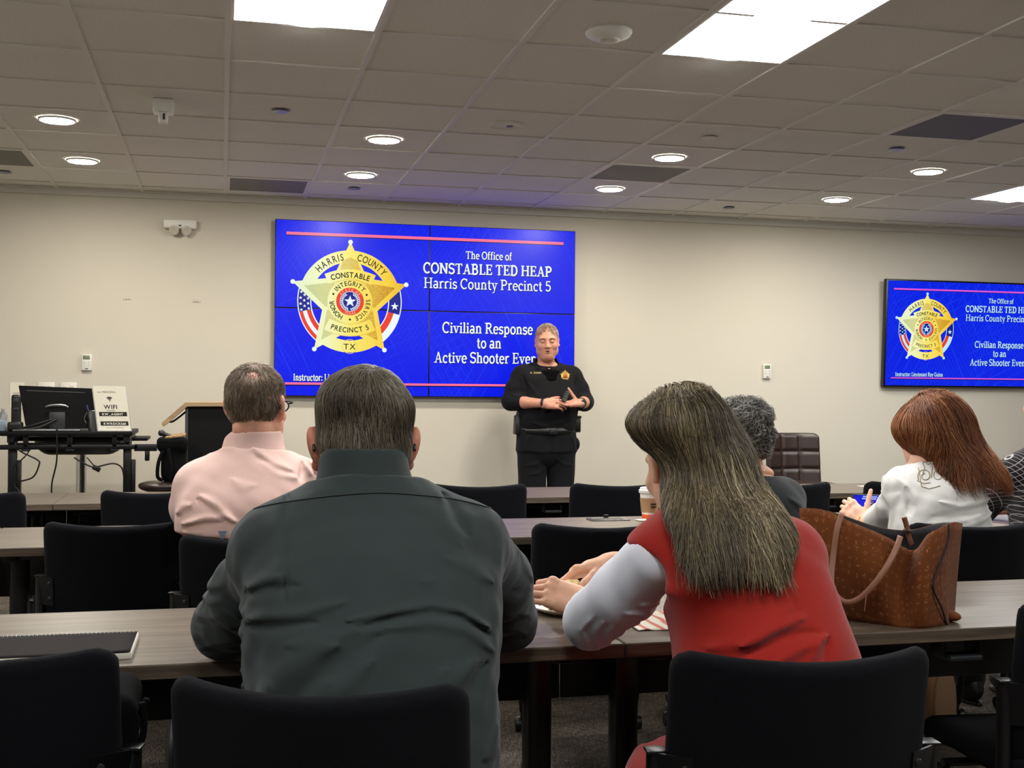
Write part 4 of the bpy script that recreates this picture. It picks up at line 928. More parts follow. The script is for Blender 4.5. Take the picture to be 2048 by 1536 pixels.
# ------------------------------------------------------------------ people
def skin_mat(name, rgb): return mat(name, rgb, rough=.5, sss=.25, var=(35, .10), bump=(300, .12), spec=.35)
def cloth(name, rgb, bump=(700, .25), sheen=.15, rough=.85, var=(9, .06)): return mat(name, rgb, rough=rough, bump=bump, sheen=sheen, spec=.2, var=var)
M['denim'] = cloth('dark_denim', (34, 42, 58)); M['shoe'] = mat('black_shoe', (18, 17, 17), rough=.45); M['darkpants'] = cloth('dark_trousers', (22, 23, 27))
M['eyewhite'] = mat('eye_white', (225, 218, 210), rough=.2); M['iris'] = mat('iris', (40, 34, 30), rough=.2); M['lips'] = mat('lips', (172, 104, 90), rough=.5)
def rot(yaw=0, pitch=0, roll=0):
    """columns: right, face, up.  yaw>0 turns left, pitch>0 bows, roll>0 tilts towards the own right"""
    cy, sy = math.cos(yaw), math.sin(yaw); cp, sp = math.cos(pitch), math.sin(pitch); cr, sr = math.cos(roll), math.sin(roll)
    return np.array([[cy, -sy, 0], [sy, cy, 0], [0, 0, 1]]) @ np.array([[1, 0, 0], [0, cp, sp], [0, -sp, cp]]) @ np.array([[cr, 0, sr], [0, 1, 0], [-sr, 0, cr]])
def head(S, c, R, s=1.0, jaw=1.0, ear=1.0, flush=0.0, etilt=0.0):
    c = np.array(c); W = lambda *p: c+R@(np.array(p)*s); e = lambda p, r, k=.02, op='u', Q=None: S.ell(W(*p), [v*s for v in r], k*s, op, R if Q is None else R@Q)
    e((0, -.012, .022), (.077, .097, .088)); e((0, .03, -.03), (.063, .068, .08), .03); e((0, .045, -.075), (.05*jaw, .048, .042), .03); e((0, .078, -.102), (.02*jaw, .018, .016), .03)
    e((.048*jaw, .012, -.07), (.02, .03, .03), .03); e((-.048*jaw, .012, -.07), (.02, .03, .03), .03)
    e((0, .078, .02), (.054, .018, .011), .018)
    for x in (-1, 1):
        e((x*.031, .1, .002), (.018, .014, .012), .014, 's'); e((x*.031, .081, -.0005), (.0145, .012, .0105), .004); e((x*.042, .066, -.032), (.024, .022, .02), .02); e((x*.013, .101, -.036), (.009, .011, .008), .008)
    S.cone(W(0, .092, .004), W(0, .111, -.032), .008*s, .0125*s, .012*s)
    e((0, .093, -.058), (.022, .012, .007), .008); e((0, .092, -.0705), (.02, .012, .0075), .008); e((0, .104, -.0645), (.017, .008, .0022), .003, 's')
    for x in (-1, 1):
        a = .5*x; tl = etilt*x; Q = np.array([[math.cos(tl), 0, math.sin(tl)], [0, 1, 0], [-math.sin(tl), 0, math.cos(tl)]]) @ np.array([[math.cos(a), -math.sin(a), 0], [math.sin(a), math.cos(a), 0], [0, 0, 1]]) @ np.array([[1, 0, 0], [0, math.cos(.2), -math.sin(.2)], [0, math.sin(.2), math.cos(.2)]])
        e((x*(.081*(.98+.02*ear)-flush), -.008, -.006), (.011*ear, .021*ear, .034*ear), .008, 'u', Q); e((x*(.092-flush), -.002, -.002), (.008, .012, .02), .006, 's', Q); e((x*.079, .002, -.036), (.008, .01, .01), .008)
def face_parts(o, c, R, s, iris=True, brow=(90, 70, 55), lid=0.0):
    c = np.array(c); W = lambda *p: Vector(c+R@(np.array(p)*s))
    for x in (-1, 1):
        b = MB(); b.lathe([(0, -.0122*s), (.0087*s, -.0087*s), (.0122*s, 0), (.0087*s, .0087*s), (0, .0122*s)], W(x*.031, .0823, -.0005-.002*lid), 16); e = b.to('eye', M['eyewhite'], o, smooth=True)
        p = W(x*.031, .0945-.001*lid, -.0015-.003*lid); b = MB(); b.lathe([(0, .0012), (.0042*s, .0004), (.0052*s, -.001)], p, 14, (Matrix(R.tolist()) @ Matrix.Rotation(-PI/2, 3, 'X')).to_4x4()); b.to('iris', M['iris'], e, smooth=True)
        b = MB(); b.tube([W(x*.014, .094, .019), W(x*.03, .0965, .0235), W(x*.048, .085, .018)], [.0025*s, .004*s, .002*s], 6, smooth=4); b.to('eyebrow', mat('eyebrow', brow, rough=.8), o, smooth=True)
    b = MB(); b.tube([W(-.021, .0925, -.066), W(-.008, .1045, -.059), W(0, .105, -.060), W(.008, .1045, -.059), W(.021, .0925, -.066)], [.001*s, .0035*s, .0035*s, .0035*s, .001*s], 8, smooth=3)
    b.tube([W(-.019, .0925, -.067), W(0, .1045, -.0725), W(.019, .0925, -.067)], [.001*s, .0045*s, .001*s], 8, smooth=4); b.to('lips', M['lips'], o, smooth=True)
def hand(S, w, R, side=1, s=1.0, curl=((.3, .4, .3),)*4, spread=.06, thumb=(.55, .7, -.35), tcurl=.3, k=.004):
    """w wrist; columns of R: across (towards the thumb when side=1), along the fingers, back of the hand"""
    w = np.array(w); W = lambda p: w+R@(np.array(p)*s)
    S.rbox(W((0, .05, 0)), [.039*s, .045*s, .0125*s], .012*s, .012, R=R); S.cone(W((.012*side, -.01, 0)), W((.012*side, .05, 0)), .021*s, .02*s, .015); S.cone(W((-.014*side, -.01, 0)), W((-.016*side, .05, 0)), .02*s, .018*s, .015)
    S.ell(W((.022*side, .03, -.008)), [.018*s, .028*s, .015*s], .012, R=R)
    L = ((.043, .026, .02), (.047, .03, .021), (.043, .027, .02), (.034, .02, .018)); X0 = (.03, .0105, -.0095, -.028); Y0 = (.09, .094, .09, .081)
    for i in range(4):
        p = np.array([X0[i]*side, Y0[i], .001]); a = 0; sp = spread*(1.5-i)*side; r = (.0088, .009, .0086, .0076)[i]
        S.ell(W(p+np.array([0, -.002, .004])), [.0095*s, .011*s, .009*s], .008, R=R)
        for j in range(3):
            a += curl[i][j]; q = p+L[i][j]*np.array([math.sin(sp)*math.cos(a), math.cos(a)*math.cos(sp), -math.sin(a)]); S.cone(W(p), W(q), r*s, (r-.0008)*s, k); p = q; r -= .0008
    p = np.array([.026*side, .018, -.006]); d = np.array([thumb[0]*side, thumb[1], thumb[2]]); d /= np.linalg.norm(d); up = np.array([-side*.6, .5, -.4])
    for j, (l, r) in enumerate(((.044, .0125), (.033, .0105), (.026, .0092))):
        q = p+d*l; S.cone(W(p), W(q), r*s, (r-.0012)*s, .008 if j == 0 else k); p = q; d = d+up*tcurl*.5; d /= np.linalg.norm(d)
    return W(p)
def hand_R(fing, back):
    f = np.array(fing, float); f /= np.linalg.norm(f); b = np.array(back, float); b -= f*(b@f); b /= np.linalg.norm(b); return np.stack([np.cross(f, b), f, b], 1)
def seated_legs(cx, cy, dy, spread=.1, zs=.56, yaw=0, r=(.09, .068, .05), shin=.02, foot=True):
    """thighs along +y for dy metres, shins down to the floor"""
    c, s_ = math.cos(yaw), math.sin(yaw); T = lambda x, y, z: (cx+x*c-y*s_, cy+x*s_+y*c, z); P = []
    for sd in (-1, 1): P.append([T(sd*spread, 0, zs), T(sd*(spread+.02), dy, zs-.02), T(sd*(spread+.02), dy+shin, .1)])
    return P, T
def trousers(o, P, r, m, pel, res=.014):
    S = SDF(); S.ell(pel[0], pel[1], .03)
    for a, b, c in P: S.cone(a, b, r[0], r[1], .04); S.cone(b, c, r[1], r[2], .02)
    S.lumps(.003, 25, 5); return S.to('trousers', res, m, o)
def shoes(o, P, m, T, s=1.0, hgt=.0):
    for a, b, c in P:
        S = SDF(); x, y = c[0], c[1]; S.ell((x, y+.06, .05+hgt), (.046*s, .13*s, .05), .02); S.ell((x, y-.01, .075+hgt), (.043*s, .055*s, .06), .03); S.plane((0, 0, .012+hgt), (0, 0, -1)); S.plane((0, 0, .115+hgt), (0, 0, 1)); sh = S.to('shoe', .008, m, o)
        b2 = MB(); b2.prism([(x+.045*s*math.sin(t)*(1.0 if math.cos(t) > -.2 else .85), y+.055+.135*s*math.cos(t)) for t in np.linspace(0, 2*PI, 24, endpoint=False)], .014, Matrix.Translation((0, 0, hgt)), .003); b2.to('sole', M['black'], sh)
def wz(pts, Y, sc=1.8375, off=(380, 700)):
    """points of the cloth's creases: (x, z) where the sight of them meets depth Y"""
    out = []
    for x, y in pts: v = atY(off[0]+x/sc, off[1]+y/sc, Y); out.append((v.x, v.z))
    return out
def person(name_pieces, m, origin, label):
    V, F = joinVF(name_pieces); o = link('person', npmesh('person', V, F), m, origin=origin); WT[o.name] = Vector(origin); return setp(o, label, 'person')
def shrink(sec, k=.9, dz=0): return [(z, cx, cy, w*k-.006, d*k-.006) for z, cx, cy, w, d in sec]
def surf_pts(S, n, lo, hi, res=.006, cond=None, seed=1, up=None):
    V, F = S.VF(res); r = np.random.default_rng(seed); m = np.all((V > lo) & (V < hi), 1)
    if cond is not None: m &= cond(V)
    V = V[m]; return V[r.integers(0, len(V), n)]+r.normal(size=(n, 3))*res*.4
def glasses(o, c, R, s, m):
    c = np.array(c); W = lambda *p: Vector(c+R@(np.array(p)*s)); b = MB()
    for x in (-1, 1):
        b.tube([W(x*.033+.024*math.cos(t), .108, .0+.018*math.sin(t)) for t in np.linspace(0, 2*PI, 20, endpoint=False)], .0022*s, 6, closed=True)
        b.tube([W(x*.057, .106, .008), W(x*.078, .085, .010), W(x*.083, .0, .012), W(x*.085, -.025, .0), W(x*.084, -.032, -.014)], .0026*s, 6, smooth=4)
    b.tube([W(-.009, .109, .004), W(0, .111, .007), W(.009, .109, .004)], .0022*s, 6, smooth=3); g = b.to('glasses', m, o, smooth=True)
    b = MB()
    for x in (-1, 1): b.lathe([(0, 0), (.0235*s, 0)], W(x*.033, .108, 0), 20, (Matrix(R.tolist()) @ Matrix.Rotation(-PI/2, 3, 'X')).to_4x4())
    b.to('lens', mat('spectacle_lens', (230, 235, 245), rough=.05, trans=.95), g)

def neck(S, a, b, r=.056): S.cone(a, b, r, r*.95, .03)
def ringcollar(o, name, c0, c1, w0, w1, d0, d1, z0, z1, th, tilt, m, res=.005, gap=None):
    """a standing collar between z0 and z1, its top edge lower in front"""
    S = SDF(); S.loft([(z0, c0[0], c0[1], w0, d0), ((z0+z1)/2, (c0[0]+c1[0])/2, (c0[1]+c1[1])/2, (w0+w1)/2-.002, (d0+d1)/2-.002), (z1+.02, c1[0], c1[1], w1, d1)], 0, 2.1)
    S.loft([(z0-.02, c0[0], c0[1], w0-th, d0-th), ((z0+z1)/2, (c0[0]+c1[0])/2, (c0[1]+c1[1])/2, (w0+w1)/2-.002-th, (d0+d1)/2-.002-th), (z1+.04, c1[0], c1[1], w1-th, d1-th)], .002, 2.1, 's')
    S.plane((c1[0], c1[1], z1), tilt, .004)
    if gap: S.plane(gap[0], gap[1], .004)
    return S.to(name, res, m, o)

# ================================================= the man in the dark green shirt (foreground)
M['green'] = cloth('dark_green_twill', (47, 55, 54), bump=(1100, .18)); M['skin1'] = skin_mat('ruddy_skin', (196, 128, 104))
def man_in_green():
    sec = [(.46, .252, 1.985, .185, .12), (.55, .252, 1.985, .205, .138), (.68, .253, 1.99, .21, .14), (.80, .256, 2.02, .215, .14), (.90, .258, 2.06, .222, .138), (.98, .262, 2.10, .222, .128), (1.03, .262, 2.13, .195, .112), (1.065, .26, 2.15, .145, .098), (1.10, .257, 2.165, .09, .082), (1.13, .256, 2.17, .07, .072)]
    hc = np.array((.259, 2.235, 1.166)); R = rot(-.03, .12); s = 1.10
    B = SDF(); B.loft(shrink(sec), .03); B.ell((.252, 1.99, .56), (.17, .12, .09), .03)
    B.chain([(.095, 2.13, .985), (.015, 2.39, .805), (.17, 2.66, .785)], [.06, .045, .033], .02); B.chain([(.43, 2.13, .985), (.575, 2.36, .805), (.44, 2.66, .785)], [.06, .045, .033], .02)
    P, T = seated_legs(.252, 2.0, .42)
    for a, b, c in P: B.cone(a, b, .075, .055, .03); B.cone(b, c, .055, .04, .02)
    pieces = [B.VF(.012)]
    H = SDF(); head(H, hc, R, s, 1.05, 1.12, .003, .2); neck(H, (.256, 2.16, 1.06), (.254, 2.20, 1.15), .064); pieces.append(H.VF(.0042))
    for sd, w, f in ((-1, (.17, 2.66, .785), (.5, .8, -.08)), (1, (.44, 2.66, .785), (-.5, .8, -.08))):
        A = SDF(); A.cone((w[0]-f[0]*.1, w[1]-.08, w[2]), w, .036, .027, .01); hand(A, w, hand_R(f, (0, .1, 1)), 1 if sd < 0 else -1, 1.05, ((.35, .4, .3),)*4); pieces.append(A.VF(.004))
    o = person(pieces, M['skin1'], (.252, 1.99, 0), 'man in a dark green shirt seen from behind, elbows on the front table')
    trousers(o, P, (.098, .076, .062), M['denim'], ((.252, 1.985, .565), (.212, .15, .1))); shoes(o, P, M['shoe'], T)
    # shirt
    S = SDF(); S.loft([(z, a, b, w, d) for z, a, b, w, d in sec], .03, 2.5); k = .03
    S.chain([(.185, 2.15, 1.045), (.105, 2.135, .985)], [.06, .076], .05); S.chain([(.335, 2.15, 1.045), (.425, 2.13, .985)], [.06, .076], .05)
    S.chain([(.105, 2.135, .985), (.055, 2.24, .895)], [.077, .07], k); S.chain([(.055, 2.24, .895), (.012, 2.39, .80)], [.07, .064], .02); S.chain([(.012, 2.39, .80), (.17, 2.64, .785)], [.063, .045], .015)
    S.chain([(.425, 2.13, .985), (.515, 2.24, .905)], [.077, .071], k); S.chain([(.515, 2.24, .905), (.568, 2.36, .80)], [.071, .064], .02); S.chain([(.568, 2.36, .80), (.44, 2.64, .785)], [.063, .045], .015)
    S.plane((.256, 2.17, 1.100), (0, .25, 1)); S.plane((.25, 2, .53), (0, 0, -1))
    f = lambda p, w, a, Y=2.0, y0=1.7, y1=2.13: S.fold(wz(p, Y), w, a, y0, y1)
    f([(375, 556), (352, 640), (343, 900)], .010, -.0045); f([(360, 556), (336, 640), (328, 860)], .014, .004); f([(975, 550), (1000, 620), (1040, 690)], .012, -.007); f([(955, 560), (975, 640), (1000, 720)], .018, .004)
    for p, w, a in (([(560, 960), (740, 928), (860, 912), (970, 932), (1080, 1000)], .008, .007), ([(600, 985), (740, 952), (860, 938), (960, 955), (1085, 1030)], .009, -.006), ([(700, 985), (860, 962), (980, 985), (1090, 1080)], .012, .006), ([(930, 760), (1020, 790), (1110, 850)], .012, .004),
                    ([(205, 880), (270, 845), (340, 822)], .009, .004), ([(210, 905), (280, 872), (400, 852)], .009, -.004), ([(210, 985), (270, 968), (400, 940), (560, 900)], .010, .005), ([(215, 1012), (300, 1000), (460, 970)], .010, -.005), ([(340, 1050), (470, 1025), (600, 990)], .012, .004),
                    ([(250, 1250), (310, 1160), (400, 1085), (520, 1040)], .02, .008), ([(340, 1270), (450, 1170), (560, 1080), (680, 1010)], .02, -.006), ([(370, 1270), (430, 1215), (500, 1150)], .012, .008), ([(400, 1290), (520, 1180), (640, 1090)], .02, .006), ([(250, 1250), (272, 1200), (290, 1175)], .008, .004),
                    ([(800, 1270), (900, 1190), (1010, 1100)], .022, .008), ([(860, 1290), (960, 1200), (1060, 1120)], .016, -.006), ([(700, 1290), (800, 1190), (900, 1120)], .02, .005), ([(1030, 1430), (1060, 1400), (1090, 1330)], .012, .006), ([(830, 832), (885, 834)], .006, .003)): f(p, w, a)
    g = lambda p, w, a, y0=2.02, y1=2.6: S.fold(wz(p, 2.3), w, a, y0, y1)
    for p in ([(60, 850), (120, 830), (190, 880)], [(35, 920), (110, 890), (180, 945)], [(20, 990), (90, 960), (160, 1000)], [(15, 1060), (90, 1075), (170, 1060)], [(40, 1110), (100, 1090), (190, 1110)], [(1210, 800), (1180, 815), (1130, 830)], [(1150, 700), (1170, 760), (1215, 815)], [(1230, 960), (1170, 940), (1120, 960)], [(1230, 1040), (1170, 1020), (1110, 1040)]): g(p, .010, .0035); g([(x+4, y+22) for x, y in p], .010, -.003)
    S.lumps(.0022, 34, 2); S.lumps(.001, 90, 9); sh = S.to('shirt', .0042, M['green'], o)
    seam = crom([150, 290, 400, 560, 700, 850, 960, 1140], [606, 570, 552, 534, 526, 535, 547, 590], 60); pts = [S.hit(380+x/1.8375, 700+y/1.8375, 1.7) for x, y in zip(*seam)]; pts = [q-Vector((0, .0004, -.0004)) for q, v in pts if v < .004 and q.y < 2.2]; b = MB(); b.tube(pts, .0012, 5); b.to('yoke_seam', cloth('seam_thread', (24, 29, 29)), sh, smooth=True)
    ringcollar(o, 'collar', (.257, 2.17), (.254, 2.19), .1, .078, .1, .082, 1.068, 1.144, .011, (0, .5, 1), M['green'], res=.0045)
    # hair: a cap and combed strands
    c = hc+R@np.array((0, -.014, .042))*s; Cp = SDF(); Cp.ell(c, (.086, .112, .092), .02, R=R); Cp.ell(c+np.array((0, -.01, .022)), (.077, .095, .066), .03, R=R); Cp.ell(c+np.array((0, -.035, -.062)), (.078, .068, .05), .035, R=R)
    Cp.ell(hc+R@np.array((0, .115, -.04))*s, (.085, .08, .115), .012, 's', R); Cp.plane(c+np.array((0, -.04, -.098)), (0, .2, -1), .01)
    for x in (-1, 1): Cp.ell(hc+R@np.array((x*.088, .012, -.03))*s, (.022, .034, .055), .008, 's', R)
    Cp.lumps(.0018, 60, 4)
    stops = [(0, (62, 55, 46)), (.35, (100, 90, 74)), (.6, (126, 116, 100)), (.8, (152, 144, 130)), (1, (196, 190, 178))]; hm = hair_mat('grey_brown_hair', stops); base = mat('hair_base', (52, 47, 41), rough=.7, var=(40, .3))
    h = Cp.to('hair', .006, base, o)
    wh = c+np.array((.012, -.045, .1))
    def dr(Pt, t):
        v = Pt-wh; q = np.stack([-v[:, 1], v[:, 0], 0*v[:, 0]], 1); d = v*np.array((1.25, 1, 1))+q*.45; d /= np.linalg.norm(d, axis=1)[:, None]+1e-6; return d+np.array((0, 0, -.5))
    rt = surf_pts(Cp, 6500, (-9, -9, 1.12), (9, 2.29, 9)); strands('hair_strands', Cp, rt, dr, 9, .0058, .00075, hm, h, off=(0, .0035), jit=.16, lift=lambda t: .0012*math.sin(t*3))
    face_parts(o, hc, R, s); glasses(o, hc, R, s, M['black'])
man_in_green()
# ================================================= the woman in the red vest
M['red'] = cloth('red_felt', (152, 29, 17), bump=(1600, .2), sheen=.2); M['whiteknit'] = cloth('white_knit', (232, 234, 243), bump=(1800, .12)); M['skin2'] = skin_mat('fair_skin', (226, 176, 146)); M['nail'] = mat('pink_nail', (235, 190, 185), rough=.25); M['gold'] = mat('gold', (220, 170, 80), rough=.25, metal=1)
M['redpants'] = cloth('dark_red_trousers', (130, 26, 22))
def px_sections(rows, Y, cys, ds):
    """horizontal slices whose left and right ends are seen at (y, xl, xr)"""
    out = []
    for (y, a, b), cy, d in zip(rows, cys, ds):
        A, B = atY(a, y, cy), atY(b, y, cy); out.append(((A.z+B.z)/2, (A.x+B.x)/2, cy, (B.x-A.x)/2, d))
    return out
def woman_in_red():
    sec = [(.46, .985, 1.99, .19, .12), (.56, .985, 1.99, .188, .135), (.66, .985, 1.995, .178, .132), (.75, .985, 2.01, .178, .13), (.84, .975, 2.04, .168, .124), (.92, .95, 2.075, .172, .118), (.98, .935, 2.11, .168, .105), (1.02, .925, 2.13, .12, .088), (1.05, .915, 2.145, .075, .07), (1.08, .91, 2.155, .055, .055)]
    hc = np.array((.912, 2.23, 1.135)); R = rot(.12, .30, -.04); s = 1.03
    B = SDF(); B.loft(shrink(sec), .03); B.ell((.985, 1.99, .56), (.165, .12, .09), .03)
    P, T = seated_legs(1.0, 2.0, .42, .07, .54, -.28)
    for a, b, c in P: B.cone(a, b, .072, .052, .03); B.cone(b, c, .052, .038, .02)
    pieces = [B.VF(.012)]; H = SDF(); head(H, hc, R, s, .95, .95); neck(H, (.91, 2.15, 1.03), hc+np.array((.01, -.025, -.06)), .046); pieces.append(H.VF(.0042))
    # left hand, back towards the viewer, curled over the plate
    wl = np.array((.800, 2.565, .787)); Al = SDF(); Al.cone((.778, 2.47, .79), wl, .036, .026, .01)
    hand(Al, wl, hand_R((-.87, .32, .30), (-.02, -.80, .60)), 1, .98, ((.9, 1.2, .7), (.75, 1.1, .6), (.45, .5, .4), (.35, .4, .3)), .05, (.3, .7, -.6)); pieces.append(Al.VF(.003))
    # right hand pinching a piece of bread
    wr = np.array((.93, 2.79, .842)); Ar = SDF(); Ar.cone((1.0, 2.73, .85), wr, .036, .027, .01)
    tip = hand(Ar, wr, hand_R((-.96, .08, -.22), (-.1, .35, .93)), -1, .98, ((.45, .6, .3), (.6, .7, .4), (.8, .8, .5), (.9, .9, .5)), .03, (.45, .85, -.42), .25); pieces.append(Ar.VF(.003))
    o = person(pieces, M['skin2'], (.985, 1.99, 0), 'woman in a red vest with long streaked hair, eating at the front table')
    trousers(o, P, (.078, .062, .052), M['redpants'], ((.99, 1.985, .565), (.185, .145, .1))); shoes(o, P, M['shoe'], T, .9)
    b = MB(); b.lathe([(0, .0015), (.005, .001), (.006, -.001)], Vector(tip)+Vector((.003, -.006, .006)), 10, Matrix.Rotation(.9, 4, 'X')); b.to('fingernail', M['nail'], o)
    b = MB(); q = Vector(wl)+Vector((-.012, .006, .002)); ax = Vector((-.8, .5, .15)).normalized(); u = ax.orthogonal().normalized(); w = ax.cross(u)
    b.tube([q+Vector((.02, -.012, -.002))+(u*math.cos(t)*.0305+w*math.sin(t)*.0305) for t in np.linspace(0, 2*PI, 28, endpoint=False)], .0011, 6, closed=True); b.to('bracelet', M['gold'], o, smooth=True)
    b = MB(); q = Vector(wl)+Vector((-.094, .045, .004)); b.tube([q+Vector((.0, math.cos(t)*.0095, math.sin(t)*.0095)) for t in np.linspace(0, 2*PI, 16, endpoint=False)], .002, 6, closed=True); b.box(q+Vector((-.004, -.011, .006)), (.006, .005, .007), .001); b.to('ring', M['steel'], o)
    # sleeves
    for sd in (-1, 1):
        S = SDF()
        if sd < 0:
            S.chain([(.80, 2.12, .955), (.775, 2.22, .875)], [.058, .062], .02); S.chain([(.775, 2.22, .875), (.742, 2.345, .793)], [.062, .057], .02); S.chain([(.742, 2.345, .793), (.790, 2.528, .789)], [.055, .036], .012)
            g = lambda p, w, a: S.fold(wz(p, 2.34, 1.93, (1040, 740)), w, a, 2.0, 2.5)
            for p in ([(222, 915), (208, 985), (255, 1070)], [(250, 930), (245, 1000), (300, 1080)], [(285, 935), (295, 1005), (345, 1065)], [(320, 930), (345, 990), (390, 1030)], [(355, 910), (390, 960), (430, 990)]): g(p, .0055, .0035); g([(x+14, y+2) for x, y in p], .0055, -.003)
            for p in ([(340, 840), (390, 850), (430, 845)], [(300, 880), (350, 890), (400, 880)], [(480, 880), (505, 840), (515, 800)]): g(p, .008, .004); g([(x, y+16) for x, y in p], .008, -.003)
            S.ell((.835, 2.05, .835), (.022, .03, .034), .02)
        else:
            S.chain([(1.075, 2.12, .955), (1.10, 2.28, .84)], [.06, .06], .02); S.chain([(1.10, 2.28, .84), (1.085, 2.42, .79)], [.06, .055], .02); S.chain([(1.085, 2.42, .79), (1.0, 2.735, .85)], [.054, .038], .012)
        S.lumps(.0016, 60, 3); S.to('sleeve', .0045, M['whiteknit'], o)
    # vest
    S = SDF(); S.loft(sec[1:], .02, 2.4); S.chain([(.87, 2.135, 1.005), (.805, 2.125, .965)], [.055, .055], .04); S.chain([(.98, 2.135, 1.005), (1.07, 2.12, .955)], [.055, .065], .04)
    S.chain([(1.07, 2.12, .955), (1.09, 2.16, .90)], [.062, .055], .04)
    S.cone((.752, 2.33, .72), (.80, 2.165, .90), .074, .066, .012, 's'); S.ell((.762, 2.16, .905), (.062, .13, .075), .015, 's')
    S.plane((.9, 2.15, 1.05), (0, .3, 1)); S.plane((0, 0, .635), (0, 0, -1))
    f = lambda p, w, a, y0=1.7, y1=2.2: S.fold(wz(p, 1.98, 1.93, (1040, 740)), w, a, y0, y1)
    for p, w, a in (([(780, 1040), (900, 980), (1050, 930)], .012, .006), ([(800, 1075), (940, 1010), (1090, 985)], .012, -.005), ([(880, 1100), (1000, 1040), (1120, 1000)], .012, .006), ([(600, 1060), (560, 1000), (540, 960)], .01, .004), ([(560, 880), (700, 850), (900, 860)], .02, .003),
                    ([(1010, 1110), (1050, 1060), (1080, 1020)], .008, .005), ([(1090, 1110), (1110, 1050), (1130, 1010)], .008, -.004), ([(510, 1100), (530, 1200), (560, 1300)], .010, .006), ([(540, 1080), (560, 1180), (575, 1260)], .010, -.005), ([(700, 1060), (850, 1000), (1000, 900)], .02, .004)): f(p, w*.9, a*1.45)
    S.lumps(.0025, 30, 6); v = S.to('vest', .005, M['red'], o)
    S = SDF(); S.loft([(.50, .955, 2.02, .245, .19), (.56, .96, 2.02, .242, .185), (.60, .965, 2.015, .222, .168), (.625, .978, 2.0, .195, .145), (.65, .985, 1.995, .182, .136)], 0, 2.3); S.loft([(.48, .955, 2.02, .235, .18), (.56, .96, 2.02, .232, .175), (.60, .965, 2.015, .212, .158), (.625, .978, 2.0, .185, .135), (.67, .985, 1.995, .165, .12)], .004, 2.3, 's')
    f2 = lambda p, w, a: S.fold(p, w, a, 1.7, 2.4)
    for x in (.78, .83, .88, 1.0, 1.1): f2([(x, .64), (x-.012, .57), (x-.03, .5)], .012, .006)
    S.lumps(.002, 30, 3); S.to('peplum', .005, M['red'], v)
    # hair
    rows = [(769, 1362, 1386), (777, 1342, 1402), (800, 1304, 1428), (850, 1268, 1464), (878, 1282, 1480), (903, 1304, 1490), (935, 1322, 1500), (965, 1330, 1514), (1000, 1338, 1538), (1040, 1352, 1562), (1075, 1374, 1572), (1110, 1384, 1566), (1140, 1390, 1552), (1175, 1392, 1540), (1240, 1405, 1520)]
    hs = px_sections(rows, 2.1, [2.215, 2.215, 2.21, 2.195, 2.188, 2.18, 2.165, 2.14, 2.09, 2.04, 2.005, 1.975, 1.955, 1.94, 1.925], [.022, .06, .1, .118, .118, .118, .11, .095, .075, .055, .038, .026, .016, .01, .006])
    Gd = SDF(); Gd.loft(hs, 0, 2.15); Cp = SDF(); Cp.loft([(hs[-4][0], hs[-4][1], hs[-4][2]+.02, hs[-4][3]*.8, .012)]+[(q[0], q[1], q[2]+.006, q[3]*.97, q[4]) for q in hs[:-4]], .0, 2.15); fc = hc+R@np.array((0, .118, -.055))*s; Cp.ell(fc, (.088, .088, .135), .012, 's', R)
    er = hc+R@np.array((-.09, .012, -.02))*s; Cp.ell(er, (.064, .066, .05), .012, 's', R); Cp.ell(er+np.array((-.015, .01, -.07)), (.06, .066, .07), .015, 's', R)
    Gd.it += Cp.it[1:]; Cp.lumps(.004, 34, 8); Gd.lumps(.004, 34, 8)
    hm = hair_mat('streaked_hair', [(0, (34, 28, 22)), (.3, (62, 53, 40)), (.5, (92, 80, 59)), (.66, (130, 114, 85)), (.82, (168, 150, 116)), (1, (206, 190, 156))]); base = mat('dark_hair_base', (48, 40, 31), rough=.7, var=(50, .4), stretch=(3, 3, .3))
    h = Cp.to('hair', .006, base, o)
    part = np.array((.868, 2.2, 1.29))
    def dr(Pt, t):
        v = Pt-part; n = np.linalg.norm(v, axis=1)[:, None]+1e-6; g = np.clip((1.24-Pt[:, 2])/.12, 0, 1)[:, None]
        side = (np.clip((Pt[:, 0]-.86)*3.0, -.3, .6)*np.clip((Pt[:, 2]-.93)/.12, .15, 1))[:, None]; fl = np.concatenate([side, 0*side-.35, 0*side-1.0], 1)
        return (v/n)*(1-g)*1.3*np.array((1, 1, .6))+fl*(.25+.75*g)
    ok = lambda V: (np.linalg.norm(V-er, axis=1) > .066) & (np.linalg.norm(V-er-np.array((-.015, .01, -.07)), axis=1) > .07)
    rt = surf_pts(Gd, 9000, (-9, -9, 1.05), (9, 2.27, 9), cond=ok); strands('hair_strands', Gd, rt, dr, 26, .0125, .00075, hm, h, off=(0, .006), jit=.07, cut=.4, tip=.3, seed=5, band=30, zend=(.915, 1.02))
    rt = surf_pts(Gd, 2600, (-9, -9, .97), (9, 2.2, 1.10), seed=9, cond=ok); strands('hair_strands', Gd, rt, dr, 14, .0125, .0008, hm, h, off=(0, .009), jit=.14, cut=.4, tip=.25, seed=6, band=30, zend=(.9, 1.0))
    rt = surf_pts(Gd, 160, (-9, -9, 1.15), (9, 2.3, 9), seed=4, cond=ok); strands('hair_flyaways', Gd, rt, dr, 10, .008, .0004, hm, h, off=(.004, .012), jit=.5, cut=.5, tip=.3, seed=8)
    face_parts(o, hc, R, s, brow=(50, 40, 34))
    return tip
BREAD_TIP = woman_in_red()

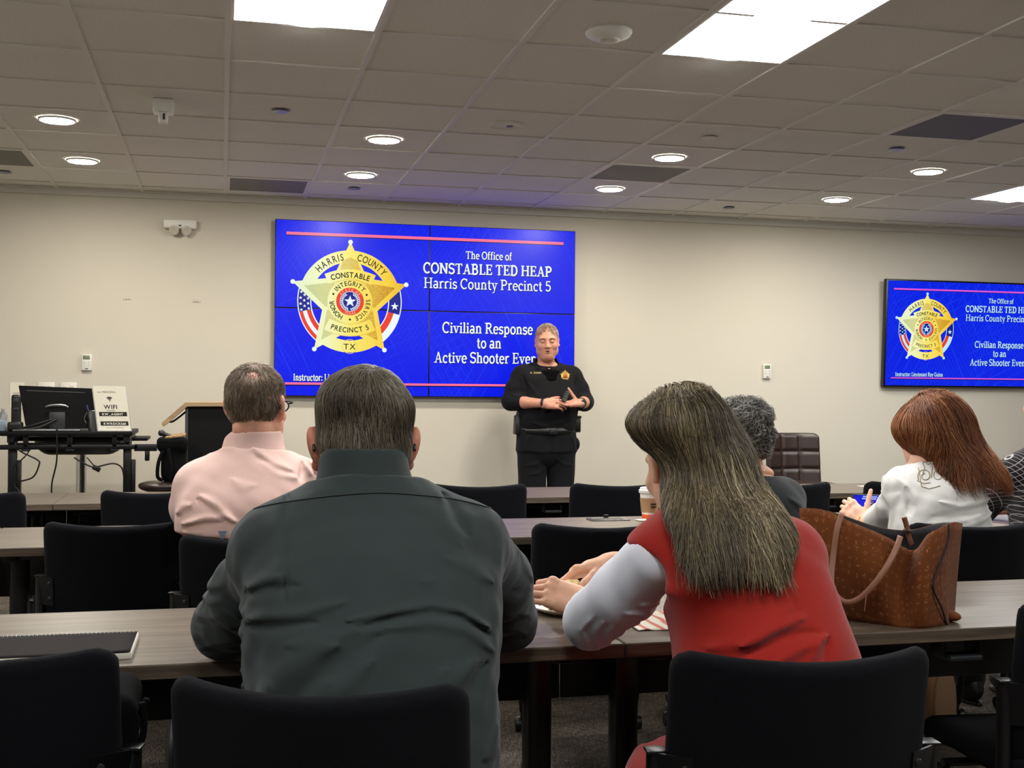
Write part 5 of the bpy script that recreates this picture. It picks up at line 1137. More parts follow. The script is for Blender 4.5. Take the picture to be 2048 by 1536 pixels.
# ================================================= the man in the pink shirt
M['pink'] = cloth('pale_pink_cotton', (222, 186, 174), bump=(900, .15)); M['skin3'] = skin_mat('rosy_skin', (206, 148, 122))
def man_in_pink():
    sec = [(.46, .10, 3.83, .185, .12), (.58, .095, 3.83, .20, .15), (.70, .085, 3.83, .212, .162), (.80, .078, 3.835, .216, .165), (.90, .072, 3.85, .208, .158), (.97, .075, 3.87, .195, .142), (1.02, .085, 3.885, .165, .12), (1.055, .095, 3.895, .12, .1), (1.085, .1, 3.90, .085, .082), (1.11, .102, 3.905, .07, .074)]
    hc = np.array((.11, 3.945, 1.215)); R = rot(-.42, .05); s = 1.10
    B = SDF(); B.loft(shrink(sec), .03); B.ell((.10, 3.83, .56), (.165, .12, .09), .03); B.chain([(-.075, 3.9, .94), (-.09, 4.12, .80), (.04, 4.38, .785)], [.058, .045, .033], .02); B.chain([(.26, 3.92, .96), (.385, 4.13, .82), (.33, 4.4, .785)], [.058, .045, .033], .02)
    P, T = seated_legs(.10, 3.84, .42)
    for a, b, c in P: B.cone(a, b, .075, .055, .03); B.cone(b, c, .055, .04, .02)
    pieces = [B.VF(.014)]; H = SDF(); head(H, hc, R, s, 1.1, 1.05); neck(H, (.10, 3.9, 1.04), hc+np.array((-.005, -.03, -.05)), .066); H.ell(hc+np.array((-.02, -.075, -.085)), (.055, .03, .04), .03); pieces.append(H.VF(.0048))
    for sd, w, f in ((-1, (.04, 4.38, .785), (.5, .8, -.08)), (1, (.33, 4.4, .785), (-.4, .85, -.08))):
        A = SDF(); A.cone((w[0]-f[0]*.1, w[1]-.08, w[2]), w, .036, .027, .01); hand(A, w, hand_R(f, (0, .1, 1)), 1 if sd < 0 else -1, 1.05); pieces.append(A.VF(.0045))
    o = person(pieces, M['skin3'], (.10, 3.83, 0), 'man in a pale pink shirt and glasses, thinning hair, seated in the second row')
    trousers(o, P, (.098, .076, .062), M['darkpants'], ((.10, 3.83, .62), (.205, .155, .2))); shoes(o, P, M['shoe'], T)
    S = SDF(); S.loft(sec, .03, 2.4); S.plane((.08, 3.7, .806), (-.06, 0, -1)); S.chain([(.03, 3.9, 1.01), (-.055, 3.89, .955)], [.07, .078], .05); S.chain([(.165, 3.9, 1.01), (.255, 3.92, .962)], [.068, .07], .05)
    S.chain([(-.055, 3.89, .955), (-.075, 3.97, .88), (-.09, 4.12, .805)], [.08, .078, .062], .03); S.chain([(-.09, 4.12, .805), (.02, 4.34, .785)], [.06, .046], .015)
    S.chain([(.255, 3.92, .962), (.33, 4.02, .89), (.385, 4.13, .82)], [.07, .068, .06], .03); S.chain([(.385, 4.13, .82), (.335, 4.36, .785)], [.06, .046], .015)
    S.plane((.1, 3.9, 1.065), (0, .2, 1))
    f = lambda p, w, a, y0=3.5, y1=3.95: S.fold(wz(p, 3.72, 3.839, (340, 700)), w, a, y0, y1)
    for p, w, a in (([(90, 1340), (260, 1290), (420, 1270), (520, 1310)], .012, .009), ([(100, 1380), (260, 1330), (400, 1320)], .010, -.007), ([(230, 1120), (350, 1190), (500, 1310)], .014, .010), ([(210, 1150), (340, 1230), (450, 1310)], .012, -.006), ([(40, 1270), (90, 1210), (160, 1190)], .012, .008), ([(500, 700), (560, 730), (640, 745)], .012, -.007), ([(340, 740), (440, 760), (540, 720)], .014, .005),
                    ([(640, 760), (800, 880), (940, 930)], .012, .006), ([(660, 820), (800, 910), (960, 960)], .012, -.005), ([(700, 870), (850, 960), (990, 1000)], .012, .005), ([(1035, 880), (1020, 960), (1000, 1020)], .006, -.008), ([(1055, 890), (1090, 930), (1120, 990)], .009, .008), ([(1110, 880), (1140, 920), (1170, 970)], .009, .008), ([(1080, 880), (1115, 925), (1145, 980)], .008, -.006), ([(480, 1000), (560, 1050), (650, 1040)], .015, .004), ([(100, 1430), (260, 1440), (440, 1455)], .005, -.004)): f(p, w, a)
    S.lumps(.003, 26, 4); S.lumps(.0012, 70, 7); sh = S.to('shirt', .006, M['pink'], o)
    ringcollar(o, 'collar', (.1, 3.9), (.102, 3.925), .118, .088, .116, .090, 1.03, 1.112, .012, (-.12, .5, 1), M['pink'], res=.005)
    v = atY(445, 1067, 3.66); b = MB(); b.prism([(-.014, .008), (.014, .008), (0, -.018)], .004, Matrix.Translation((v.x, v.y+.0, v.z)) @ Matrix.Rotation(PI/2, 4, 'X')); b.to('logo_patch', mat('grey_blue_patch', (120, 132, 150), rough=.5), sh)
    c = hc+R@np.array((0, -.014, .034))*s; Cp = SDF(); Cp.ell(c, (.0865, .11, .094), .02, R=R); Cp.ell(c+np.array((-.01, -.03, -.06)), (.07, .068, .05), .035, R=R); Cp.ell(hc+R@np.array((0, .112, -.03))*s, (.085, .075, .11), .012, 's', R); Cp.ell(c+np.array((-.012, -.088, .062)), (.03, .03, .014), .03, 's'); Cp.plane(c+np.array((0, 0, -.10)), (0, .3, -1), .01)
    for x in (-1, 1): Cp.ell(hc+R@np.array((x*.088, .014, -.03))*s, (.022, .038, .058), .008, 's', R)
    Cp.lumps(.002, 60, 4); base = mat('thin_hair_base', (120, 98, 80), rough=.8, var=(60, .35)); hm = hair_mat('grey_brown_short_hair', [(0, (70, 58, 46)), (.5, (122, 106, 86)), (.8, (158, 144, 124)), (1, (200, 192, 178))])
    h = Cp.to('hair', .006, base, o); wh = c+np.array((0, -.05, .1))
    def dr(Pt, t): v = Pt-wh; return v/(np.linalg.norm(v, axis=1)[:, None]+1e-6)+np.array((.1, 0, -.5))
    bald = c+np.array((-.012, -.085, .06))
    rt = surf_pts(Cp, 3600, (-9, -9, 1.1), (9, 4.02, 9), cond=lambda V: np.linalg.norm(V-bald, axis=1) > .032*np.random.default_rng(2).uniform(0, 1.15, len(V))); strands('hair_strands', Cp, rt, dr, 5, .0055, .0012, hm, h, off=(0, .005), jit=.4, lift=lambda t: .004*t)
    face_parts(o, hc, R, s); glasses(o, hc, R, s*1.02, M['black'])
man_in_pink()
# ================================================= the woman with short grey curls
M['blacktop'] = cloth('black_jersey', (20, 23, 25)); M['skin4'] = skin_mat('warm_skin', (210, 152, 120))
def woman_grey():
    sec = [(.46, 1.87, 3.89, .18, .12), (.6, 1.868, 3.89, .19, .14), (.74, 1.862, 3.895, .188, .135), (.84, 1.858, 3.91, .185, .13), (.90, 1.855, 3.925, .172, .118), (.945, 1.852, 3.94, .135, .1), (.975, 1.85, 3.95, .085, .078), (1.0, 1.848, 3.955, .06, .062)]
    hc = np.array((1.835, 4.0, 1.115)); R = rot(.12, .12, .04); s = 1.03
    B = SDF(); B.loft(shrink(sec), .03); B.ell((1.87, 3.89, .56), (.16, .12, .09), .03)
    B.chain([(1.71, 3.94, .885), (1.66, 4.1, .79), (1.76, 4.36, .78)], [.05, .04, .03], .02); B.chain([(1.99, 3.94, .885), (2.02, 4.1, .79), (1.95, 4.36, .78)], [.05, .04, .03], .02)
    P, T = seated_legs(1.87, 3.9, .42, .085)
    for a, b, c in P: B.cone(a, b, .07, .05, .03); B.cone(b, c, .05, .038, .02)
    pieces = [B.VF(.014)]; H = SDF(); head(H, hc, R, s, .98, 1.0); neck(H, (1.85, 3.95, .95), hc+np.array((.005, -.03, -.05)), .05); H.ell((1.85, 3.94, .975), (.085, .05, .035), .03); pieces.append(H.VF(.005))
    for sd, w, f in ((-1, (1.76, 4.36, .775), (.4, .85, -.05)), (1, (1.95, 4.36, .775), (-.4, .85, -.05))):
        A = SDF(); A.cone((w[0]-f[0]*.1, w[1]-.08, w[2]+.004), w, .032, .025, .01); hand(A, w, hand_R(f, (0, .1, 1)), 1 if sd < 0 else -1, .98); pieces.append(A.VF(.005))
    o = person(pieces, M['skin4'], (1.87, 3.89, 0), 'woman with short grey curls in a black top, seated behind the red vest'); trousers(o, P, (.09, .07, .055), M['darkpants'], ((1.87, 3.89, .565), (.18, .145, .1))); shoes(o, P, M['shoe'], T, .9)
    S = SDF(); S.loft(sec[:-1], .03, 2.4); S.chain([(1.79, 3.945, .93), (1.715, 3.94, .89), (1.665, 4.09, .80), (1.75, 4.32, .782)], [.055, .062, .055, .038], .03); S.chain([(1.915, 3.945, .93), (1.985, 3.94, .89), (2.02, 4.09, .80), (1.955, 4.32, .782)], [.055, .062, .055, .038], .03)
    S.plane((1.85, 3.95, .965), (0, .12, 1)); S.lumps(.003, 30, 3); S.fold([(1.93, .90), (1.98, .87), (2.01, .80)], .012, .005, 3.6, 3.95); S.to('top', .007, M['blacktop'], o)
    b = MB(); b.tube([(1.846+.06*math.cos(t), 3.945+.058*math.sin(t), 1.0+.012*math.sin(t)) for t in np.linspace(0, 2*PI, 30, endpoint=False)], .0012, 5, closed=True); b.to('necklace', M['gold'], o, smooth=True)
    c = hc+R@np.array((0, -.02, .03))*s; Cp = SDF(); Cp.ell(c, (.096, .112, .10), .02, R=R); Cp.ell(c+np.array((.008, -.045, -.06)), (.072, .06, .06), .04, R=R); Cp.ell(hc+R@np.array((0, .118, -.045))*s, (.08, .075, .11), .015, 's', R); Cp.lumps(.007, 70, 5); Cp.lumps(.004, 130, 6)
    base = mat('grey_curl_base', (46, 44, 40), rough=.8, var=(90, .5)); hm = hair_mat('grey_curls', [(0, (48, 45, 41)), (.3, (100, 96, 88)), (.6, (150, 146, 136)), (1, (214, 211, 203))]); h = Cp.to('hair', .006, base, o)
    rr = np.random.default_rng(5); Ks = rr.normal(size=(4, 3))*26
    def dr(Pt, t): return np.stack([np.sin(Pt@Ks[0]+2*t), np.sin(Pt@Ks[1]+1), np.sin(Pt@Ks[2]-3*t)-.25], 1)
    rt = surf_pts(Cp, 3600, (-9, -9, 1.0), (9, 4.08, 9)); strands('hair_strands', Cp, rt, dr, 11, .0042, .0011, hm, h, off=(.001, .009), jit=.3, wav=.003, wfreq=1.6, tip=.5, band=50)
    face_parts(o, hc, R, s, brow=(90, 86, 80))
woman_grey()

# ================================================= the red-haired woman filming with her phone
M['blouse'] = cloth('white_blouse', (222, 220, 214), bump=(500, .3)); M['skin5'] = skin_mat('pale_skin', (226, 178, 152))
def woman_redhead():
    sec = [(.46, 2.50, 3.74, .185, .12), (.6, 2.50, 3.745, .19, .14), (.74, 2.495, 3.755, .188, .135), (.84, 2.50, 3.77, .18, .13), (.92, 2.50, 3.79, .172, .12), (.965, 2.49, 3.805, .15, .1), (.995, 2.475, 3.82, .11, .08), (1.02, 2.472, 3.825, .065, .062), (1.05, 2.47, 3.83, .055, .056)]
    hc = np.array((2.522, 3.885, 1.136)); R = rot(.25, .22, .05); s = 1.06
    B = SDF(); B.loft(shrink(sec), .03); B.ell((2.50, 3.74, .56), (.16, .12, .09), .03); B.chain([(2.405, 3.82, .915), (2.42, 4.02, .785)], [.04, .034], .02); B.chain([(2.62, 3.82, .915), (2.70, 4.03, .79), (2.66, 4.24, .83)], [.05, .042, .03], .02)
    P, T = seated_legs(2.5, 3.76, .42, .085)
    for a, b, c in P: B.cone(a, b, .07, .05, .03); B.cone(b, c, .05, .038, .02)
    pieces = [B.VF(.014)]; H = SDF(); head(H, hc, R, s, .95, .95); neck(H, (2.47, 3.825, 1.0), hc+np.array((.01, -.03, -.05)), .047); pieces.append(H.VF(.005))
    wl = np.array(atY(1727, 1046, 4.17)); A = SDF(); A.cone((2.43, 4.07, .778), wl, .034, .026, .01); hand(A, wl, hand_R((-.42, .62, .66), (-.42, -.75, .30)), 1, 1.0, ((.9, 1.1, .5), (.9, 1.1, .5), (1.0, 1.1, .5), (1.1, 1.1, .5)), .03, (.8, .62, .12), -.1); pieces.append(A.VF(.0035))
    wr = np.array((2.695, 4.22, .80)); A = SDF(); A.cone((2.70, 4.08, .79), wr, .034, .026, .01); hand(A, wr, hand_R((-.2, .6, .75), (.6, -.7, .3)), -1, 1.0, ((.9, 1.1, .5),)*4, .03, (.8, .62, .12), -.1); pieces.append(A.VF(.0045))
    o = person(pieces, M['skin5'], (2.5, 3.74, 0), 'woman with long red hair in a white blouse, filming with her phone'); trousers(o, P, (.09, .07, .055), M['denim'], ((2.5, 3.74, .565), (.185, .145, .1))); P[0] = (P[0][0], (2.42, 4.08, .50), (2.418, 3.70, .30)); M['tanshoe'] = mat('tan_suede_boot', (120, 82, 52), rough=.8)
    shoes(o, P[1:], M['tanshoe'], T, .95)
    S = SDF(); S.ell((2.418, 3.645, .20), (.043, .05, .125), .02); S.ell((2.418, 3.68, .28), (.042, .06, .055), .03); S.plane((0, 3.612, 0), (0, -1, 0)); sh = S.to('shoe', .008, M['tanshoe'], o); b = MB(); b.prism([(.042*math.sin(t), .13*math.cos(t)) for t in np.linspace(0, 2*PI, 24, endpoint=False)], .014, Matrix.Translation((2.418, 3.614, .205)) @ Matrix.Rotation(PI/2, 4, 'X'), .004); b.to('sole', mat('tan_sole', (104, 78, 54), rough=.8), sh)
    S = SDF(); S.loft(sec[1:-1], .02, 2.4); S.chain([(2.43, 3.82, .962), (2.395, 3.82, .93)], [.05, .056], .06); S.chain([(2.395, 3.82, .93), (2.41, 3.91, .86), (2.42, 4.03, .79), (2.452, 4.135, .777)], [.056, .055, .05, .036], .04); S.chain([(2.53, 3.82, .965), (2.61, 3.82, .92), (2.66, 3.92, .86), (2.70, 4.03, .80), (2.695, 4.18, .80)], [.05, .066, .068, .06, .042], .03)
    S.plane((2.47, 3.83, 1.01), (0, .2, 1))
    f = lambda p, w, a, y0=3.4, y1=3.95: S.fold(wz(p, 3.66, 3.261, (1420, 740)), w, a, y0, y1)
    for p, w, a in (([(1500, 860), (1620, 890), (1760, 860), (1900, 840)], .012, .007), ([(1440, 960), (1600, 930), (1780, 900), (1920, 880)], .012, -.006), ([(1420, 1000), (1600, 985), (1800, 930)], .010, .006), ([(1560, 1040), (1700, 990), (1900, 930)], .012, .007), ([(1360, 780), (1370, 860), (1350, 960)], .009, -.007), ([(1340, 720), (1365, 800), (1380, 880)], .012, .006), ([(1250, 760), (1200, 860), (1120, 960)], .014, .003), ([(1300, 780), (1260, 880), (1180, 1000)], .012, -.003), ([(1330, 820), (1290, 920), (1240, 1020)], .012, .003)): f(p, w, a)
    S.lumps(.0025, 34, 2); S.lumps(.001, 90, 5); sh = S.to('blouse', .0055, M['blouse'], o)
    # embroidered scrolls on the back of the shoulder
    def spiral(cx, cy, r, turns, a0, sgn=1): return [(cx+r*(1-.75*k/40)*math.cos(a0+sgn*turns*2*PI*k/40), cy+r*(1-.75*k/40)*math.sin(a0+sgn*turns*2*PI*k/40)) for k in range(41)]
    em = mat('gold_grey_embroidery', (136, 118, 76), rough=.6); b = MB(); lines = [spiral(1400, 690, 48, 1.4, 2.5), spiral(1490, 690, 46, 1.4, .6, -1), spiral(1420, 600, 30, 1.2, 3), spiral(1490, 605, 30, 1.2, 0, -1), [(1360, 640), (1380, 760), (1430, 775), (1520, 750)], [(1350, 720), (1390, 740), (1450, 735)], [(1440, 560), (1450, 640), (1440, 720)], [(1380, 580), (1400, 640), (1380, 700)]]
    for ln in lines:
        pts = []; ln = [(a[0]+(c[0]-a[0])*q/5, a[1]+(c[1]-a[1])*q/5) for a, c in zip(ln, ln[1:]) for q in range(5)] if len(ln) < 20 else ln
        for x, y in ln:
            d = ray(1420+x/3.261, 740+y/3.261); t = 3.4/d.y; 
            for _ in range(40):
                q = Vector((0, 0, CAM['h']))+d*t; v = float(S(np.array([q.x]), np.array([q.y]), np.array([q.z]))[0])
                if v < .0008: break
                t += max(v, .001)*.8
            if v < .01: pts.append(Vector((0, 0, CAM['h']))+d*t)
        if len(pts) > 3: b.tube(pts, .0014, 5)
    b.to('embroidery', em, sh, smooth=True)
    rows = [(782, 1866, 1884), (789, 1850, 1898), (805, 1828, 1918), (830, 1806, 1934), (860, 1797, 1944), (890, 1812, 1960), (920, 1852, 1985), (945, 1872, 2004), (965, 1890, 2011), (985, 1902, 2012), (1005, 1908, 2006), (1035, 1912, 1992), (1090, 1920, 1978)]
    hs = px_sections(rows, 3.72, [3.87, 3.87, 3.87, 3.865, 3.855, 3.84, 3.80, 3.755, 3.72, 3.69, 3.665, 3.645], [.022, .06, .09, .112, .118, .115, .095, .07, .05, .032, .016, .006])
    Cp = SDF(); Cp.loft([(hs[-4][0], hs[-4][1], hs[-4][2]+.02, hs[-4][3]*.8, .012)]+[(q[0], q[1], q[2]+.006, q[3]*.97, q[4]) for q in hs[:-4]], 0, 2.15); Cp.ell(hc+R@np.array((-.01, .125, -.075))*s, (.085, .075, .10), .012, 's', R); Gd = SDF(); Gd.loft(hs, 0, 2.15); Gd.it += Cp.it[1:]; Cp.lumps(.004, 34, 8)
    hm = hair_mat('auburn_hair', [(0, (56, 28, 14)), (.35, (108, 60, 33)), (.6, (148, 90, 52)), (.82, (180, 122, 76)), (1, (212, 162, 112))]); base = mat('auburn_base', (72, 38, 21), rough=.7, var=(50, .4)); h = Cp.to('hair', .006, base, o); part = np.array((2.478, 3.87, 1.285)); rr = np.random.default_rng(8); Ks = rr.normal(size=(3, 3))*16
    def dr(Pt, t):
        v = Pt-part; n = np.linalg.norm(v, axis=1)[:, None]+1e-6; g = np.clip((1.22-Pt[:, 2])/.1, 0, 1)[:, None]; side = (np.clip((Pt[:, 0]-2.46)*2.4, -.2, .55)+.28*np.sin(Pt@Ks[0]))[:, None]
        return (v/n)*(1-g)*1.2+np.concatenate([side, .2*np.sin(Pt@Ks[1])[:, None]-.2, 0*side-1], 1)*(.3+.7*g)
    rt = surf_pts(Gd, 6500, (-9, -9, 1.0), (9, 3.99, 9)); strands('hair_strands', Gd, rt, dr, 24, .0115, .0009, hm, h, off=(0, .008), jit=.1, cut=.5, tip=.3, seed=5, zend=(.90, 1.0)); rt = surf_pts(Gd, 2600, (-9, -9, .95), (9, 3.9, 1.08), seed=7); strands('hair_strands', Gd, rt, dr, 14, .0105, .0009, hm, h, off=(0, .010), jit=.2, cut=.5, tip=.25, seed=6, zend=(.885, .985))
    face_parts(o, hc, R, s, brow=(110, 66, 40)); b = MB(); q = Vector(wl); ax = Vector((2.43, 4.07, .778))-q; ax.normalize(); u = ax.orthogonal().normalized(); w = ax.cross(u); b.tube([q+ax*.012+(u*math.cos(t)+w*math.sin(t))*.03 for t in np.linspace(0, 2*PI, 26, endpoint=False)], .0025, 6, closed=True); b.to('bracelet', M['gold'], o, smooth=True)
woman_redhead()
def phone():
    a = atY(1706, 987, 4.235); b_ = atY(1768, 990, 4.27); t = thing('smartphone', tuple((a+b_)/2-Vector((0, 0, .035))), 'smartphone held sideways by the red-haired woman, filming the blue slide', 'phone')
    ex = (b_-a).normalized(); W = .15; up = Vector((0, .15, 1)).normalized(); ez = ex.cross(up).normalized()*-1; ez = -ez if ez.y > 0 else ez; ey = ez.cross(ex); Hh = .072; o0 = a-ey*Hh; Mx = Matrix.Translation(o0) @ Matrix((ex, ey, ez)).transposed().to_4x4()
    b = MB(); b.box((W/2, Hh/2, -.004), (W, Hh, .008), .003); me = b.mesh('case'); me.transform(Mx); link('case', me, M['black'], t)
    def fl(name, F, m, z, par=t): me = F.mesh(name, z); me.transform(Mx); return link(name, me, m, par, smooth=False)
    F = Flat(); F.poly([(.006, .005), (W-.006, .005), (W-.006, Hh-.005), (.006, Hh-.005)]); sc = fl('screen', F, emat('phone_blue', (10, 24, 215)), .0003)
    F = Flat()
    for x0, x1, z, h in ((.05, .125, .062, .005), (.045, .12, .054, .005), (.055, .1, .036, .005), (.06, .08, .028, .004), (.045, .09, .02, .005)): F.poly([(x0, z-h/2), (x1, z-h/2), (x1, z+h/2), (x0, z+h/2)])
    fl('screen_text', F, emat('phone_white', (170, 190, 240)), .0006, sc)
    F = Flat(); F.disc((.098, .042), .0065, 16, .008); fl('screen_face', F, emat('phone_face', (120, 80, 90)), .0012, sc); F = Flat(); F.poly([(.078, .006), (.116, .006), (.112, .03), (.1, .037), (.088, .032)]); fl('screen_figure', F, emat('phone_dark', (14, 12, 24)), .0009, sc)
phone()

# ================================================= the person in the plaid shirt at the right edge
def plaid():
    m = cloth('black_plaid', (24, 20, 24)); nt = m.node_tree; N = nt.nodes; L = nt.links; tc = N.new('ShaderNodeTexCoord'); sp = N.new('ShaderNodeSeparateXYZ'); mp = N.new('ShaderNodeMapping'); mp.inputs['Rotation'].default_value = (0, .6, 0); L.new(tc.outputs['Object'], mp.inputs[0]); L.new(mp.outputs[0], sp.inputs[0]); acc = None
    for k in (0, 2):
        a = N.new('ShaderNodeMath'); a.operation = 'MULTIPLY'; a.inputs[1].default_value = 1/.016; L.new(sp.outputs[k], a.inputs[0]); f = N.new('ShaderNodeMath'); f.operation = 'FRACT'; L.new(a.outputs[0], f.inputs[0]); c = N.new('ShaderNodeMath'); c.operation = 'LESS_THAN'; c.inputs[1].default_value = .09; L.new(f.outputs[0], c.inputs[0])
        if acc is None: acc = c
        else: q = N.new('ShaderNodeMath'); q.operation = 'MAXIMUM'; L.new(acc.outputs[0], q.inputs[0]); L.new(c.outputs[0], q.inputs[1]); acc = q
    L.new(ramp(nt, acc.outputs[0], [(0, (22, 18, 22)), (1, (176, 170, 168))]), N['Principled BSDF'].inputs['Base Color']); return m
def person_plaid():
    sec = [(.46, 3.120, 3.86, .19, .12), (.6, 3.120, 3.86, .21, .15), (.8, 3.115, 3.87, .225, .155), (.92, 3.110, 3.89, .225, .145), (1.0, 3.110, 3.91, .2, .125), (1.05, 3.115, 3.925, .14, .1), (1.09, 3.120, 3.93, .085, .08), (1.12, 3.120, 3.935, .068, .07)]
    hc = np.array((3.130, 3.98, 1.245)); R = rot(.1, .08); s = 1.08; B = SDF(); B.loft(shrink(sec), .03); B.ell((3.120, 3.86, .56), (.165, .12, .09), .03); B.chain([(2.940, 3.92, .96), (2.900, 4.12, .81), (3.000, 4.38, .785)], [.055, .045, .033], .02); B.chain([(3.280, 3.92, .96), (3.340, 4.12, .81), (3.240, 4.38, .785)], [.055, .045, .033], .02)
    P, T = seated_legs(3.120, 3.87, .42)
    for a, b, c in P: B.cone(a, b, .075, .055, .03); B.cone(b, c, .055, .04, .02)
    pieces = [B.VF(.016)]; H = SDF(); head(H, hc, R, s); neck(H, (3.120, 3.93, 1.06), hc+np.array((0, -.03, -.05)), .058); pieces.append(H.VF(.006))
    for sd, w, f in ((-1, (3.000, 4.38, .785), (.4, .85, -.08)), (1, (3.240, 4.38, .785), (-.4, .85, -.08))): A = SDF(); hand(A, w, hand_R(f, (0, .1, 1)), 1 if sd < 0 else -1, 1.05); A.cone((w[0]-f[0]*.1, w[1]-.08, w[2]), w, .036, .027, .01); pieces.append(A.VF(.005))
    o = person(pieces, M['skin3'], (3.120, 3.86, 0), 'person in a black shirt with white plaid lines, cut by the right edge'); trousers(o, P, (.098, .076, .062), M['darkpants'], ((3.120, 3.86, .565), (.21, .15, .1))); shoes(o, P, M['shoe'], T)
    S = SDF(); S.loft(sec[1:], .03, 2.4); S.chain([(3.020, 3.92, 1.02), (2.935, 3.92, .965), (2.900, 4.11, .82), (2.990, 4.34, .785)], [.06, .075, .062, .045], .03); S.chain([(3.210, 3.92, 1.02), (3.290, 3.92, .965), (3.340, 4.11, .82), (3.250, 4.34, .785)], [.06, .075, .062, .045], .03); S.plane((3.120, 3.93, 1.09), (0, .3, 1)); S.lumps(.003, 28, 3); S.to('shirt', .008, plaid(), o)
    c = hc+R@np.array((0, -.012, .03))*s; Cp = SDF(); Cp.ell(c, (.087, .11, .095), .02, R=R); Cp.ell(hc+R@np.array((0, .112, -.035))*s, (.085, .075, .11), .012, 's', R); Cp.lumps(.003, 60, 4)
    for x in (-1, 1): Cp.ell(hc+R@np.array((x*.088, .014, -.03))*s, (.022, .038, .058), .008, 's', R)
    Cp.to('hair', .008, mat('dark_brown_hair', (44, 34, 26), rough=.6, var=(80, .5)), o); face_parts(o, hc, R, s)
person_plaid()

